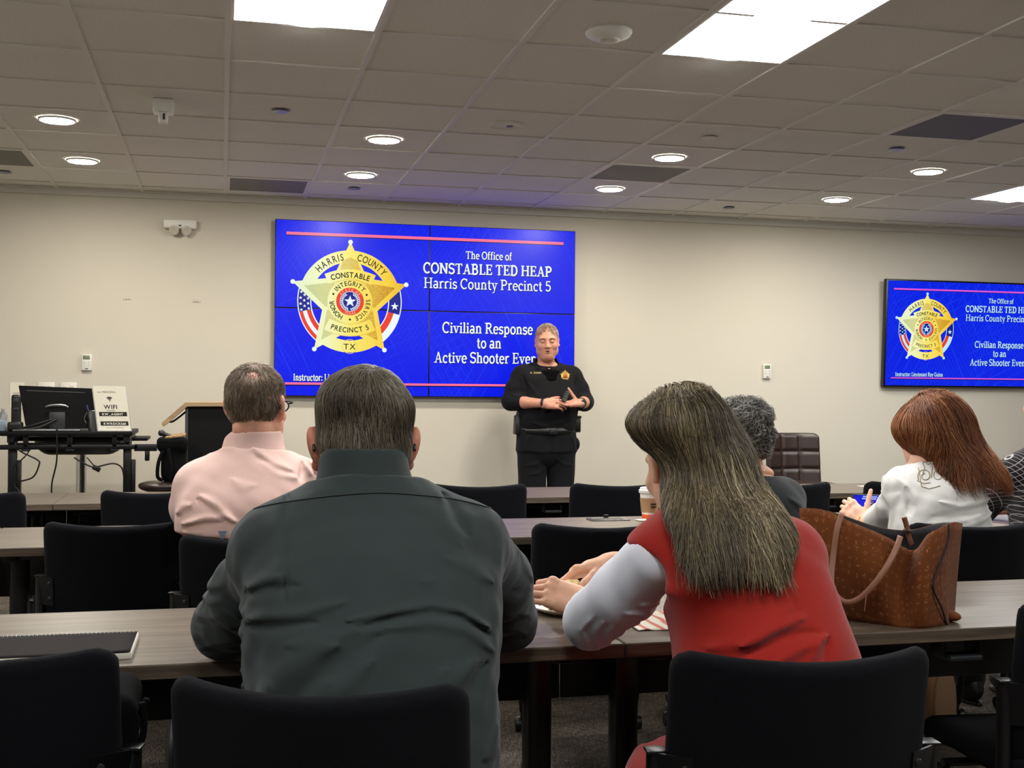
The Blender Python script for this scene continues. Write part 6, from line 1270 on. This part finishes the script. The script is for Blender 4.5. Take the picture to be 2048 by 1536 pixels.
# ================================================= the officer
M['uniform'] = cloth('black_uniform', (13, 14, 18), bump=(900, .2), sheen=.03); M['navy'] = cloth('navy_black_trousers', (15, 17, 22), bump=(900, .2), sheen=.03); M['skin6'] = skin_mat('officer_skin', (196, 142, 120)); M['belt'] = mat('black_belt', (12, 12, 13), rough=.4)
def officer():
    Y = 8.9; sec = [(.93, 2.452, Y, .222, .14), (1.0, 2.453, Y-.01, .232, .155), (1.10, 2.455, Y-.015, .238, .162), (1.20, 2.456, Y-.01, .238, .155), (1.30, 2.457, Y, .236, .145), (1.38, 2.457, Y+.01, .215, .13), (1.43, 2.456, Y+.02, .165, .11), (1.465, 2.455, Y+.025, .11, .09), (1.495, 2.453, Y+.03, .08, .078)]
    hc = np.array((2.446, Y-.02, 1.655)); R = rot(PI-.24, .14, .03); s = 1.14
    B = SDF(); B.loft(shrink(sec), .03); B.ell((2.452, Y, .92), (.18, .12, .12), .03)
    for x in (2.345, 2.56): B.chain([(x, Y, .88), (x-.005, Y-.01, .5), (x-.008, Y+.02, .1)], [.09, .06, .042], .03); B.ell((x-.01, Y-.06, .05), (.04, .11, .04), .03)
    B.chain([(2.265, Y+.01, 1.38), (2.165, Y-.02, 1.185)], [.06, .045], .02); B.chain([(2.65, Y+.01, 1.38), (2.75, Y-.02, 1.19)], [.06, .045], .02); pieces = [B.VF(.014)]
    H = SDF(); head(H, hc, R, s, 1.1, .8, .007); neck(H, (2.453, Y+.03, 1.42), hc+np.array((0, .03, -.06)), .068); H.ell(hc+R@np.array((0, .05, -.115))*s, (.05, .04, .03), .03, 'u', R); pieces.append(H.VF(.0042))
    A = SDF(); wr = np.array((2.375, Y-.235, 1.168)); A.cone((2.165, Y-.03, 1.182), (2.25, Y-.12, 1.172), .05, .045, .01); A.cone((2.25, Y-.12, 1.172), wr, .045, .03, .01); hand(A, wr, hand_R((.95, -.12, -.03), (.08, -.9, .42)), -1, 1.12, ((.35, .5, .3), (.4, .5, .3), (.4, .55, .3), (.45, .55, .3)), .04, (.5, .8, -.3)); pieces.append(A.VF(.0045))
    A = SDF(); wl = np.array((2.655, Y-.23, 1.172)); A.cone((2.752, Y-.03, 1.185), (2.715, Y-.12, 1.176), .05, .045, .01); A.cone((2.715, Y-.12, 1.176), wl, .045, .031, .01); hand(A, wl, hand_R((-.95, -.05, -.06), (.0, .35, -.93)), -1, 1.12, ((.15, .25, .2), (.1, .2, .2), (.1, .2, .2), (.1, .2, .2)), .03, (.45, .62, -.95), -.1); pieces.append(A.VF(.0045))
    o = person(pieces, M['skin6'], (2.452, Y, 0), 'standing police officer in a black uniform with a star badge before the video wall')
    S = SDF(); S.ell((2.452, Y, .80), (.232, .148, .14), .03); S.loft([(.80, 2.452, Y, .236, .15), (.90, 2.452, Y, .232, .15), (.965, 2.452, Y, .224, .146)], .03, 2.5); 
    for x, sx in ((2.338, -1), (2.566, 1)): S.chain([(x, Y, .84), (x+sx*.002, Y-.012, .5), (x+sx*.006, Y+.01, .06)], [.119, .106, .088], .012)
    S.plane((0, 0, .965), (0, 0, 1)); S.plane((0, 0, .03), (0, 0, -1)); S.fold([(2.452, .95), (2.452, .74)], .006, -.006, 8, 8.9)
    for p in ([(2.40, .74), (2.34, .70), (2.26, .69)], [(2.5, .74), (2.56, .70), (2.64, .69)], [(2.30, .93), (2.27, .88), (2.255, .8)], [(2.61, .93), (2.64, .88), (2.655, .8)], [(2.42, .68), (2.36, .63), (2.28, .62)]): S.fold(p, .012, .006, 8, 8.9)
    S.lumps(.003, 26, 3); tr = S.to('trousers', .0075, M['navy'], o)
    S = SDF(); S.ell((2.68, Y-.01, .85), (.035, .07, .055), 0); S.to('pocket', .006, M['navy'], tr)
    for x in (2.335, 2.565):
        S = SDF(); S.ell((x, Y-.08, .05), (.052, .16, .055), .02); S.ell((x, Y+.02, .08), (.048, .06, .08), .03); S.plane((0, 0, .012), (0, 0, -1)); sh = S.to('shoe', .008, M['shoe'], o); b = MB(); b.prism([(x+.05*math.sin(t), Y-.075+.165*math.cos(t)) for t in np.linspace(0, 2*PI, 24, endpoint=False)], .014, None, .003); b.to('sole', M['black'], sh)
    S = SDF(); S.loft(sec[:-1], .03, 2.4); S.plane((0, 0, .94), (0, 0, -1)); S.chain([(2.36, Y+.02, 1.425), (2.265, Y+.01, 1.375), (2.20, Y, 1.27), (2.16, Y-.02, 1.18), (2.205, Y-.075, 1.175)], [.06, .082, .074, .066, .062], .035); S.chain([(2.55, Y+.02, 1.425), (2.65, Y+.01, 1.375), (2.71, Y, 1.27), (2.755, Y-.02, 1.18), (2.738, Y-.08, 1.178)], [.06, .082, .074, .066, .06], .035)
    S.plane((2.453, Y-.02, 1.468), (0, -.35, 1)); S.ell((2.45, Y-.13, 1.45), (.034, .06, .11), .01, 's')
    for p, w, a in (([(2.24, 1.38), (2.27, 1.28), (2.262, 1.18)], .012, -.008), ([(2.67, 1.38), (2.645, 1.28), (2.65, 1.18)], .012, -.008), ([(2.3, 1.02), (2.4, .985), (2.5, .98)], .014, .006), ([(2.6, 1.03), (2.52, .99), (2.42, .985)], .014, -.005), ([(2.15, 1.24), (2.19, 1.22), (2.23, 1.24)], .01, .006), ([(2.69, 1.24), (2.73, 1.22), (2.77, 1.24)], .01, .006), ([(2.28, 1.32), (2.34, 1.22), (2.36, 1.1)], .02, .005)): S.fold(p, w, a, 8, 9)
    S.lumps(.003, 24, 6); sh = S.to('shirt', .0065, M['uniform'], o)
    S = SDF(); S.loft([(1.34, 2.453, Y-.008, .15, .130), (1.43, 2.453, Y+.01, .118, .118), (1.455, 2.453, Y+.015, .104, .112), (1.48, 2.453, Y+.02, .09, .1), (1.50, 2.453, Y+.03, .08, .088)], .0, 2.1); S.plane((2.45, Y-.02, 1.455), (0, -.45, 1)); S.to('undershirt', .006, mat('black_undershirt', (7, 7, 8), rough=.95, spec=.05), sh)
    S = SDF(); S.loft([(1.43, 2.453, Y+.02, .135, .108), (1.465, 2.453, Y+.025, .108, .098), (1.52, 2.453, Y+.04, .088, .09)], 0, 2.1); S.loft([(1.41, 2.453, Y+.02, .128, .1), (1.465, 2.453, Y+.025, .099, .089), (1.54, 2.453, Y+.04, .078, .08)], .002, 2.1, 's'); S.plane((2.45, Y+.03, 1.515), (0, -.9, 1)); S.cone((2.45, Y-.13, 1.40), (2.45, Y-.05, 1.56), .03, .062, .006, 's'); S.to('collar', .005, M['uniform'], sh)
    for sx in (-1, 1):
        b = MB(); b.prism([(0, 0), (.05, .022), (.07, -.004), (.012, -.035)], .006, Matrix.Translation((2.45+sx*.04, Y-.088, 1.437)) @ Matrix.Rotation(sx*.25, 4, 'Z') @ Matrix.Rotation(PI/2-.35, 4, 'X') @ Matrix.Scale(sx, 4, (1, 0, 0)), .001); b.to('collar_point', M['uniform'], sh)
    b = MB(); b.lathe([(.23, -.026), (.238, -.024), (.238, .024), (.23, .026)], (0, 0, 0), 48); me = b.mesh('belt'); me.transform(Matrix.Translation((2.452, Y, .955)) @ Matrix.Diagonal((1.0, .685, 1, 1))); bl = link('belt', me, M['belt'], o)
    b = MB(); y = Y-.168; b.box((2.462, y, .955), (.062, .008, .048), .004); b.box((2.462, y-.005, .955), (.044, .006, .03), .003); b.to('buckle', mat('dark_buckle', (62, 62, 66), rough=.3, metal=.6), bl)
    b = MB(); b.box((2.212, Y-.02, 1.0), (.05, .09, .15), .012, taper=.8); b.box((2.222, Y-.03, 1.07), (.035, .05, .06), .008); b.box((2.205, Y-.05, 1.0), (.03, .02, .05), .006); b.to('holster', M['belt'], bl)
    b = MB(); b.box((2.692, Y-.03, 1.0), (.045, .06, .115), .01); b.box((2.692, Y-.035, 1.062), (.05, .066, .02), .006); b.to('pouch', M['belt'], bl)
    # badge, name tape, watch, band
    def on_shirt(px, py): 
        d = ray(px, py); t = 8.5/d.y
        for _ in range(80):
            q = Vector((0, 0, CAM['h']))+d*t; v = float(S_sh(np.array([q.x]), np.array([q.y]), np.array([q.z]))[0])
            if v < .0008: break
            t += max(v, .0008)*.8
        return q
    S_sh = SDF(); S_sh.loft(sec[:-1], .03, 2.4); v = on_shirt(1130, 752); Mb = Matrix.Translation(v+Vector((0, -.006, 0))) @ Matrix.Rotation(.25, 4, 'Z') @ Matrix.Rotation(PI/2, 4, 'X')
    def bp(name, F, m, z, par): me = F.mesh(name, z); me.transform(Mb); return link(name, me, m, par, smooth=False)
    b = MB(); b.prism(star_pts((0, 0), .046, .024), .004, Mb @ Matrix.Translation((0, 0, -.003))); b.lathe([(0, -.002), (.036, -.002), (.036, .0), (0, .0)], (0, 0, 0), 30, Mb); bd = b.to('badge', mat('badge_gold_thread', (226, 186, 96), rough=.5), sh)
    F = Flat(); F.ring((0, 0), .013, .018, n=24); F.poly(star_pts((0, 0), .011, .005)); F.ring((0, 0), .028, .033, 200, 340, 20); F.ring((0, 0), .027, .031, 40, 140, 16); F.poly([(-.022, -.014), (.022, -.014), (.02, -.006), (-.02, -.006)]); bp('badge_marks', F, mat('badge_brown', (120, 46, 24), rough=.6), .002, bd)
    v = on_shirt(1071, 745.5); Mb = Matrix.Translation(v+Vector((0, -.009, 0))) @ Matrix.Rotation(-.22, 4, 'Z') @ Matrix.Rotation(PI/2, 4, 'X'); F = Flat(); plain_text(F, 'R. GUINN', 0, 0, .017, gap=.14, bold=.03); bp('name_lettering', F, mat('gold_thread', (214, 196, 128), rough=.6), .001, sh)
    b = MB(); b.lathe([(.034, -.011), (.039, -.009), (.039, .009), (.034, .011)], (0, 0, 0), 24); me = b.mesh('wristband'); ax = (Vector(wr)-Vector((2.25, Y-.12, 1.172))).normalized(); me.transform(Matrix.Translation(Vector(wr)-ax*.012) @ ax.to_track_quat('Z', 'Y').to_matrix().to_4x4()); link('wristband', me, M['belt'], o)
    ax = (Vector(wl)-Vector((2.715, Y-.12, 1.176))).normalized(); Q = Matrix.Translation(Vector(wl)-ax*.02) @ ax.to_track_quat('Z', 'Y').to_matrix().to_4x4(); b = MB(); b.lathe([(.036, -.011), (.043, -.009), (.043, .009), (.036, .011)], (0, 0, 0), 24); me = b.mesh('watch_strap'); me.transform(Q); wt = link('watch', me, M['belt'], o)
    b = MB(); b.lathe([(0, .008), (.018, .008), (.022, .003), (.022, -.006), (0, -.006)], Vector(wl)-ax*.02+Vector((.006, -.043, .004)), 24, Matrix.Rotation(PI/2, 4, 'X')); b.to('watch_case', M['steel_dark'], wt)
    c = hc+R@np.array((0, -.014, .03))*s; Cp = SDF(); Cp.ell(c, (.0845, .108, .092), .02, R=R); Cp.ell(hc+R@np.array((0, .112, -.035))*s, (.09, .072, .108), .014, 's', R); Cp.ell(hc+R@np.array((0, .095, .01))*s, (.064, .055, .082), .012, 's', R)
    for x in (-1, 1): Cp.ell(hc+R@np.array((x*.088, .02, -.04))*s, (.024, .045, .06), .01, 's', R)
    Cp.plane(hc+np.array((0, 0, -.075)), (0, 0, -1), .01); h = Cp.to('hair', .006, mat('silver_hair_base', (146, 124, 100), rough=.8, var=(90, .25)), o); hm = hair_mat('silver_sandy_hair', [(0, (112, 94, 72)), (.5, (158, 142, 118)), (1, (206, 196, 178))]); wh = c+np.array((0, .03, .09))
    def dr(Pt, t): v = Pt-wh; return v/(np.linalg.norm(v, axis=1)[:, None]+1e-6)+np.array((.5, .35, .1))
    rt = surf_pts(Cp, 2200, (-9, -9, 1.6), (9, 9.1, 9)); strands('hair_strands', Cp, rt, dr, 4, .006, .0016, hm, h, off=(0, .004), jit=.3, lift=lambda t: .005*t)
    face_parts(o, hc, R, s, brow=(156, 124, 98), lid=1.0)
    W = lambda *p: Vector(hc+R@(np.array(p)*s))
    for x in (-1, 1):
        S = SDF(); S.ell(W(x*.031, .0835, .001), (.0155*s, .0138*s, .0122*s), 0, 'u', R); S.plane(W(x*.031, .09, -.0065), -R[:, 2], .002); S.to('eyelid', .002, M['skin6'], o)
    b = MB(); b.tube([W(-.011, .105, -.0655), W(0, .1065, -.0655), W(.011, .105, -.0655)], [.0015, .0035, .0015], 8, smooth=3); b.to('open_mouth', mat('mouth_dark', (48, 18, 16), rough=.6), o, smooth=True)
    t = thing('presenter_remote', (2.52, Y-.25, 1.19), 'black presenter remote in the officer\'s hand', 'remote'); b = MB(); Mx = Matrix.Translation((2.527, Y-.262, 1.222)) @ Matrix.Rotation(.5, 4, 'Y') @ Matrix.Rotation(-.35, 4, 'X')
    b2 = bmesh.new(); bmesh.ops.create_cube(b2, size=1); bmesh.ops.scale(b2, vec=(.036, .014, .1), verts=b2.verts); bmesh.ops.bevel(b2, geom=b2.edges[:], offset=.005, segments=2, affect='EDGES'); b._add(b2, Mx); b.to('body', M['black'], t); b = MB()
    for q in range(3): b2 = bmesh.new(); bmesh.ops.create_cube(b2, size=1); bmesh.ops.scale(b2, vec=(.014, .004, .01), verts=b2.verts); b._add(b2, Mx @ Matrix.Translation((0, -.009, .035-.02*q)))
    b.to('button', M['grey_dark'], t)
officer()
# ------------------------------------------------------------------ things on the tables
# plate, sandwich, bread
px, py = .835, 2.765
t = thing('paper_plate', (px, py, TT), 'white paper plate with a sandwich on it under the woman\'s hand', 'plate')
b = MB(); b.lathe([(0, .003), (.07, .003), (.078, .006), (.105, .0165), (.108, .0165), (.107, .0135), (.08, .001), (0, 0)], (px, py, TT), 44); b.to('dish', mat('paper_plate_white', (236, 234, 222), rough=.6), t, smooth=True)
M['bread'] = mat('toasted_bread', (214, 180, 120), rough=.8, var=(70, .3), bump=(200, .6)); M['filling'] = mat('sandwich_filling', (90, 60, 40), rough=.7, var=(90, .5))
t = thing('sandwich', (px-.035, py-.04, TT), 'half eaten sandwich on the white paper plate', 'sandwich'); zz = TT+.004
S = SDF(); S.rbox((px-.03, py-.035, zz+.007), (.042, .03, .008), .006); S.lumps(.002, 120, 3); S.to('bottom_slice', .004, M['bread'], t)
S = SDF(); S.rbox((px-.03, py-.035, zz+.018), (.044, .032, .006), .004); S.lumps(.004, 160, 5); S.to('filling', .004, M['filling'], t)
S = SDF(); S.rbox((px-.024, py-.03, zz+.03), (.04, .03, .009), .007); S.lumps(.003, 120, 8); S.to('top_slice', .004, M['bread'], t)
q = np.array(BREAD_TIP)+np.array((-.014, -.002, -.004)); S = SDF(); S.rbox(q, (.018, .016, .023), .007); S.lumps(.004, 150, 2)
setp(S.to('bread_piece', .003, M['bread'], origin=tuple(q)), 'torn piece of bread pinched in the woman\'s right hand', 'bread')
# napkin
b = MB(); P = []
for i in range(9):
    P.append([Vector((.905+.02*i, 2.50+.025*j+.004*math.sin(i*1.3), TT+.003+.0015*math.sin(i*2+j))) for j in range(9)])
b.grid(P, .0012); nm = mat('printed_napkin', (232, 226, 208), rough=.8); nt = nm.node_tree; N = nt.nodes; L = nt.links; tc = N.new('ShaderNodeTexCoord'); vo = N.new('ShaderNodeTexWave'); vo.inputs['Scale'].default_value = 9; vo.inputs['Distortion'].default_value = 1.5; L.new(tc.outputs['Object'], vo.inputs[0]); L.new(ramp(nt, vo.outputs['Fac'], [(.6, (232, 226, 208)), (.9, (206, 120, 100))]), N['Principled BSDF'].inputs['Base Color'])
setp(b.to('paper_napkin', nm, origin=(.98, 2.6, TT), smooth=True), 'creased red-printed paper napkin on the table left of the red vest', 'napkin')
# spiral notebook
A = atZ(275, 1264, TT+.012); Bc = atZ(233, 1311, TT+.006); x1, y1, y0 = A.x, A.y, Bc.y-.01; x0 = x1-.29
t = thing('spiral_notebook', ((x0+x1)/2, (y0+y1)/2, TT), 'black spiral notebook lying on the front table at the left edge', 'notebook')
b = MB(); b.box(((x0+x1)/2+.002, (y0+y1)/2-.001, TT+.006), (x1-x0+.001, y1-y0-.004, .012), .001); b.to('pages', M['paper'], t)
P = [[Vector((x0+(x1-x0)*i/12, y0+(y1-y0)*j/10, TT+.0135+.003*max(0, (i-8)/4)**2*max(0, 1-abs(j-2)/8))) for j in range(11)] for i in range(13)]
b = MB(); b.grid(P, .0012); b.to('cover', mat('dark_cover', (30, 24, 23), rough=.7, spec=.08), t, smooth=True)
b = MB()
for i in range(34):
    x = x0+.008+i*(x1-x0-.016)/33; b.tube([Vector((x, y1-.002+.008*math.cos(a), TT+.008+.008*math.sin(a))) for a in np.linspace(0, 2*PI, 10, endpoint=False)], .0011, 5, closed=True)
b.to('spiral_wire', M['steel'], t, smooth=True)
# coffee cup
c = atZ(1304, 1040, TT); c = Vector((c.x, c.y+.03, TT))
t = thing('coffee_cup', c, 'white paper coffee cup with a brown sleeve on the second row table', 'cup')
b = MB(); b.lathe([(0, 0), (.028, 0), (.030, .004), (.041, .115), (0, .115)], c, 36); b.to('body', mat('cup_white', (240, 236, 228), rough=.5), t)
b = MB(); b.lathe([(.0445, .11), (.0455, .113), (.0455, .122), (.041, .126), (.04, .132), (.034, .134), (.032, .129), (0, .129)], c, 36); b.to('lid', M['white'], t)
b = MB(); b.lathe([(.0335, .03), (.0345, .03), (.0405, .09), (.0395, .09)], c, 36); sl_ = b.to('sleeve', mat('kraft_sleeve', (166, 130, 92), rough=.8), t)
b = MB(); b.lathe([(.0292, .004), (.0305, .004), (.0325, .022), (.0313, .022)], c, 36); b.to('orange_band', mat('orange_print', (226, 92, 40), rough=.6), t)
b = MB()
for r in range(2):
    for i in range(5): a = -1.75+.13*i; b.box((c.x+.0392*math.cos(a), c.y+.0392*math.sin(a), c.z+.066-.012*r), (.004, .002, .006), rot=(0, 0, a+PI/2))
b.to('printed_mark', M['ink'], sl_)
b = MB(); b.box((c.x-.045, c.y-.045, TT+.003), (.05, .05, .003), .001, rot=(0, 0, .3)); setp(b.to('folded_napkin', M['paper'], origin=(c.x-.045, c.y-.045, TT)), 'small folded white napkin beside the coffee cup', 'napkin')
v = atZ(1745, 973, TT); b = MB(); b.box((v.x+.02, v.y, TT+.002), (.2, .06, .003)); setp(b.to('paper_sheet', M['paper'], origin=(v.x, v.y, TT)), 'white paper lying on the third row table near the brown chair', 'paper')
v = atZ(1650, 966, TT+.12)
# tote bag
def suede():
    m = mat('brown_suede', (100, 52, 25), rough=.9, sheen=.04, spec=.1); nt = m.node_tree; N = nt.nodes; L = nt.links; tc = N.new('ShaderNodeTexCoord')
    mp = N.new('ShaderNodeMapping'); L.new(tc.outputs['UV'], mp.inputs[0]); vo = N.new('ShaderNodeTexVoronoi'); vo.inputs['Scale'].default_value = 58; vo.inputs['Randomness'].default_value = .4; L.new(mp.outputs[0], vo.inputs[0])
    n = N.new('ShaderNodeTexNoise'); n.inputs['Scale'].default_value = 260; n.inputs['Detail'].default_value = 1; L.new(mp.outputs[0], n.inputs[0])
    a = N.new('ShaderNodeMapRange'); a.inputs[1].default_value = .40; a.inputs[2].default_value = .26; L.new(vo.outputs['Distance'], a.inputs[0])
    b_ = N.new('ShaderNodeMapRange'); b_.inputs[1].default_value = .5; b_.inputs[2].default_value = .58; L.new(n.outputs[0], b_.inputs[0])
    q = N.new('ShaderNodeMath'); q.operation = 'MULTIPLY'; L.new(a.outputs[0], q.inputs[0]); L.new(b_.outputs[0], q.inputs[1])
    n2 = N.new('ShaderNodeTexNoise'); n2.inputs['Scale'].default_value = 5; L.new(mp.outputs[0], n2.inputs[0]); c1 = ramp(nt, n2.outputs[0], [(.3, (86, 46, 22)), (.7, (120, 68, 34))])
    mx = N.new('ShaderNodeMix'); mx.data_type = 'RGBA'; L.new(q.outputs[0], mx.inputs[0]); L.new(c1, mx.inputs[6]); mx.inputs[7].default_value = lin((146, 94, 56)); L.new(mx.outputs[2], N['Principled BSDF'].inputs['Base Color']); return m
M['suede'] = suede(); M['handle'] = mat('tan_leather', (142, 96, 72), rough=.5); M['lining'] = mat('black_lining', (24, 24, 25), rough=.7)
def tote():
    t = thing('tote_bag', (1.5, 2.6, TT), 'large brown suede tote bag with leather handles on the front table', 'bag')
    # outline points seen in the photograph, each with its own depth
    q = lambda x, y, Y: np.array(atY(x, y, Y))
    zb = lambda x, y: np.array(atZ(x, y, TT+.004))
    BL, BM, BR = q(1622, 1231, 2.60), zb(1800, 1258), zb(1900, 1252); BM[2] = BR[2] = TT+.005; BL[2] = TT+.005
    def panel(cols, n=14):
        """cols: list of (bottom, mid, top) point triples -> smooth sheet"""
        C = np.array(cols); m = len(C); u = np.linspace(0, m-1, 28); G = np.zeros((28, 3, 3))
        for k in range(3):
            for a in range(3): G[:, k, a] = np.interp(u, *crom(range(m), C[:, k, a], 80))
        out = []
        for i in range(28):
            row = []
            for v in np.linspace(0, 1, n):
                p = (1-v)*(1-2*v)*G[i, 0]+4*v*(1-v)*G[i, 1]+v*(2*v-1)*G[i, 2]; row.append(Vector(p))
            out.append(row)
        return out
    def sheet(name, P, m, th, parent):
        b = MB(); b.grid(P, th); me = b.mesh(name); uv = me.uv_layers.new(name='UVMap'); A = np.array([[tuple(v) for v in r] for r in P]); n1 = A.shape[1]
        cu = np.concatenate([[0], np.cumsum(np.linalg.norm(np.diff(A[:, n1//2], axis=0), axis=1))]); cv = np.concatenate([[0], np.cumsum(np.linalg.norm(np.diff(A[len(A)//2], axis=0), axis=1))]); Q = A.reshape(-1, 3)
        near = [int(np.argmin(((Q-np.array(v.co))**2).sum(1))) for v in me.vertices]
        for lp in me.loops: k = near[lp.vertex_index]; uv.data[lp.index].uv = (cu[k//n1], cv[k % n1])
        return link(name, me, m, parent)
    front = [(q(1622, 1231, 2.60), q(1606, 1120, 2.585), q(1600, 1016, 2.60)), (q(1660, 1237, 2.565), q(1652, 1130, 2.535), q(1650, 1021, 2.555)), (q(1715, 1246, 2.51), q(1708, 1145, 2.475), q(1705, 1046, 2.50)), (q(1770, 1254, 2.46), q(1765, 1165, 2.44), q(1770, 1074, 2.475)),
             (q(1805, 1260, 2.425), q(1800, 1180, 2.455), q(1828, 1103, 2.49)), (q(1848, 1260, 2.41), q(1848, 1170, 2.385), q(1860, 1068, 2.425)), (q(1893, 1253, 2.43), q(1888, 1150, 2.43), q(1899, 1046, 2.455))]
    f = sheet('front_panel', panel(front), M['suede'], .004, t)
    side = [(q(1893, 1253, 2.43), q(1888, 1150, 2.43), q(1899, 1046, 2.455)), (q(1897, 1249, 2.45), q(1895, 1160, 2.47), q(1910, 1044, 2.47)), (q(1905, 1246, 2.52), q(1912, 1150, 2.55), q(1922, 1046, 2.52))]
    sheet('side_gusset', panel(side), M['suede'], .004, t)
    back = [(q(1622, 1231, 2.60)+[0, .01, 0], q(1606, 1120, 2.60)+[0, .02, 0], q(1601, 1017, 2.615)), (q(1640, 1215, 2.68), q(1660, 1130, 2.70), q(1665, 1024, 2.69)), (q(1720, 1215, 2.70), q(1740, 1140, 2.71), q(1750, 1052, 2.70)), (q(1800, 1215, 2.68), q(1800, 1140, 2.69), q(1815, 1060, 2.68)), (q(1860, 1222, 2.62), q(1870, 1150, 2.63), q(1880, 1046, 2.61)), (q(1905, 1246, 2.52), q(1912, 1150, 2.55), q(1922, 1046, 2.52))]
    sheet('back_panel', panel(back), M['suede'], .004, t); P = panel(back); sheet('lining', [[p+Vector((-.006, -.008, 0)) for p in r] for r in P], M['lining'], .002, t)
    b = MB(); bb = [Vector(c[0]) for c in front]+[Vector(c[0]) for c in side[1:]]+[Vector(c[0]) for c in back[::-1][1:-1]]; cen = sum(bb, Vector())/len(bb)
    for i in range(len(bb)): b.quad(bb[i], bb[(i+1) % len(bb)], cen)  if False else b.b.faces.new([b.b.verts.new(v) for v in (bb[i], bb[(i+1) % len(bb)], cen)])
    b.to('base', M['suede'], t)
    S = SDF(); v = q(1903, 1248, 2.45); S.ell((v[0]+.005, v[1]+.02, TT+.014), (.022, .04, .012), 0); S.to('corner_fold', .004, M['suede'], t)
    b = MB(); b.tube([Vector(p)+Vector((0, -.003, 0)) for p in (q(1896, 1047, 2.45), q(1897, 1075, 2.435), q(1886, 1110, 2.408), q(1868, 1155, 2.388), q(1866, 1180, 2.388), q(1882, 1215, 2.404), q(1893, 1252, 2.43))], .0022, 6, smooth=6); b.to('seam_piping', M['lining'], f, smooth=True)
    def strap(name, pts, w=.0125, th=.0035):
        b = MB(); pts = [Vector(p) for p in pts]; qs = []
        for i in range(len(pts)-1):
            a, b_, c, d = pts[max(i-1, 0)], pts[i], pts[i+1], pts[min(i+2, len(pts)-1)]
            for k in range(6): u = k/6; qs.append(.5*((2*b_)+(c-a)*u+(2*a-5*b_+4*c-d)*u*u+(3*b_-a-3*c+d)*u**3))
        qs.append(pts[-1]); G_ = []
        for i, p in enumerate(qs):
            tg = (qs[min(i+1, len(qs)-1)]-qs[max(i-1, 0)]).normalized(); vd = Vector((.5, .86, 0)); sd = tg.cross(vd).normalized()*w/2; G_.append([p-sd, p, p+sd])
        b.grid(G_, th); return b.to(name, M['handle'], t, smooth=True)
    strap('handle', [q(1683, 1030, 2.50), q(1674, 1060, 2.49), q(1667, 1110, 2.485), q(1663, 1165, 2.465), q(1672, 1190, 2.455), q(1692, 1204, 2.44), q(1718, 1197, 2.425), q(1748, 1168, 2.41), q(1775, 1130, 2.41), q(1793, 1095, 2.43), q(1800, 1074, 2.45)])
    strap('handle', [q(1808, 1034, 2.66), q(1814, 1055, 2.665), q(1820, 1080, 2.665), q(1828, 1100, 2.67)], .013)
    b = MB(); v = q(1815, 1062, 2.655); b.box(v, (.02, .012, .008), .002, rot=(0, .3, 0)); b.to('handle_loop', mat('dark_leather', (74, 42, 30), rough=.5), t)
    b = MB(); b.tube([q(1733, 1190, 2.41), q(1731, 1205, 2.405), q(1729, 1222, 2.405)], .0009, 5); b.to('loose_thread', M['handle'], t)
tote()
# black messenger bag on the seat of the chair at bottom left
t = thing('messenger_bag', (-.19, 2.30, .48), 'black messenger bag with a red tag on the seat of the bottom left chair', 'bag'); bx, by = -.178, 2.275
S = SDF(); S.rbox((bx-.01, by, .60), (.04, .105, .125), .035); S.lumps(.004, 30, 4); S.fold([(2.25, .66), (2.35, .64), (2.5, .65)], .01, -.006, -1, 1, 1); S.to('body', .008, M['nylon'], t)
S = SDF(); S.rbox((bx-.006, by-.005, .668), (.044, .105, .065), .035); S.lumps(.003, 26, 2); S.to('flap', .008, mat('black_canvas', (11, 11, 11), rough=.9, spec=.08, bump=(500, .3)), t)
v = atY(256, 1440, 2.20); b = MB(); b.box((v.x, 2.205, v.z), (.006, .004, .03), .001); b.to('red_tag', mat('red_tag', (150, 22, 30), rough=.6), t)
v = atY(285, 1425, 2.215); b = MB(); b.tube([v+Vector((.0, 0, .012)), v+Vector((.006, 0, 0)), v+Vector((0, 0, -.014)), v+Vector((-.006, 0, 0))], .0022, 6, closed=True); b.to('strap_ring', M['steel'], t)
b = MB(); P = [atY(x, y, 2.20) for x, y in ((284, 1405), (288, 1440), (286, 1470), (276, 1500), (272, 1536), (274, 1580))]; b.tube(P, .006, 8, smooth=5); b.box(atY(288, 1412, 2.215), (.012, .012, .03), .004, rot=(0, .4, 0)); b.to('strap', M['nylon'], t, smooth=True)
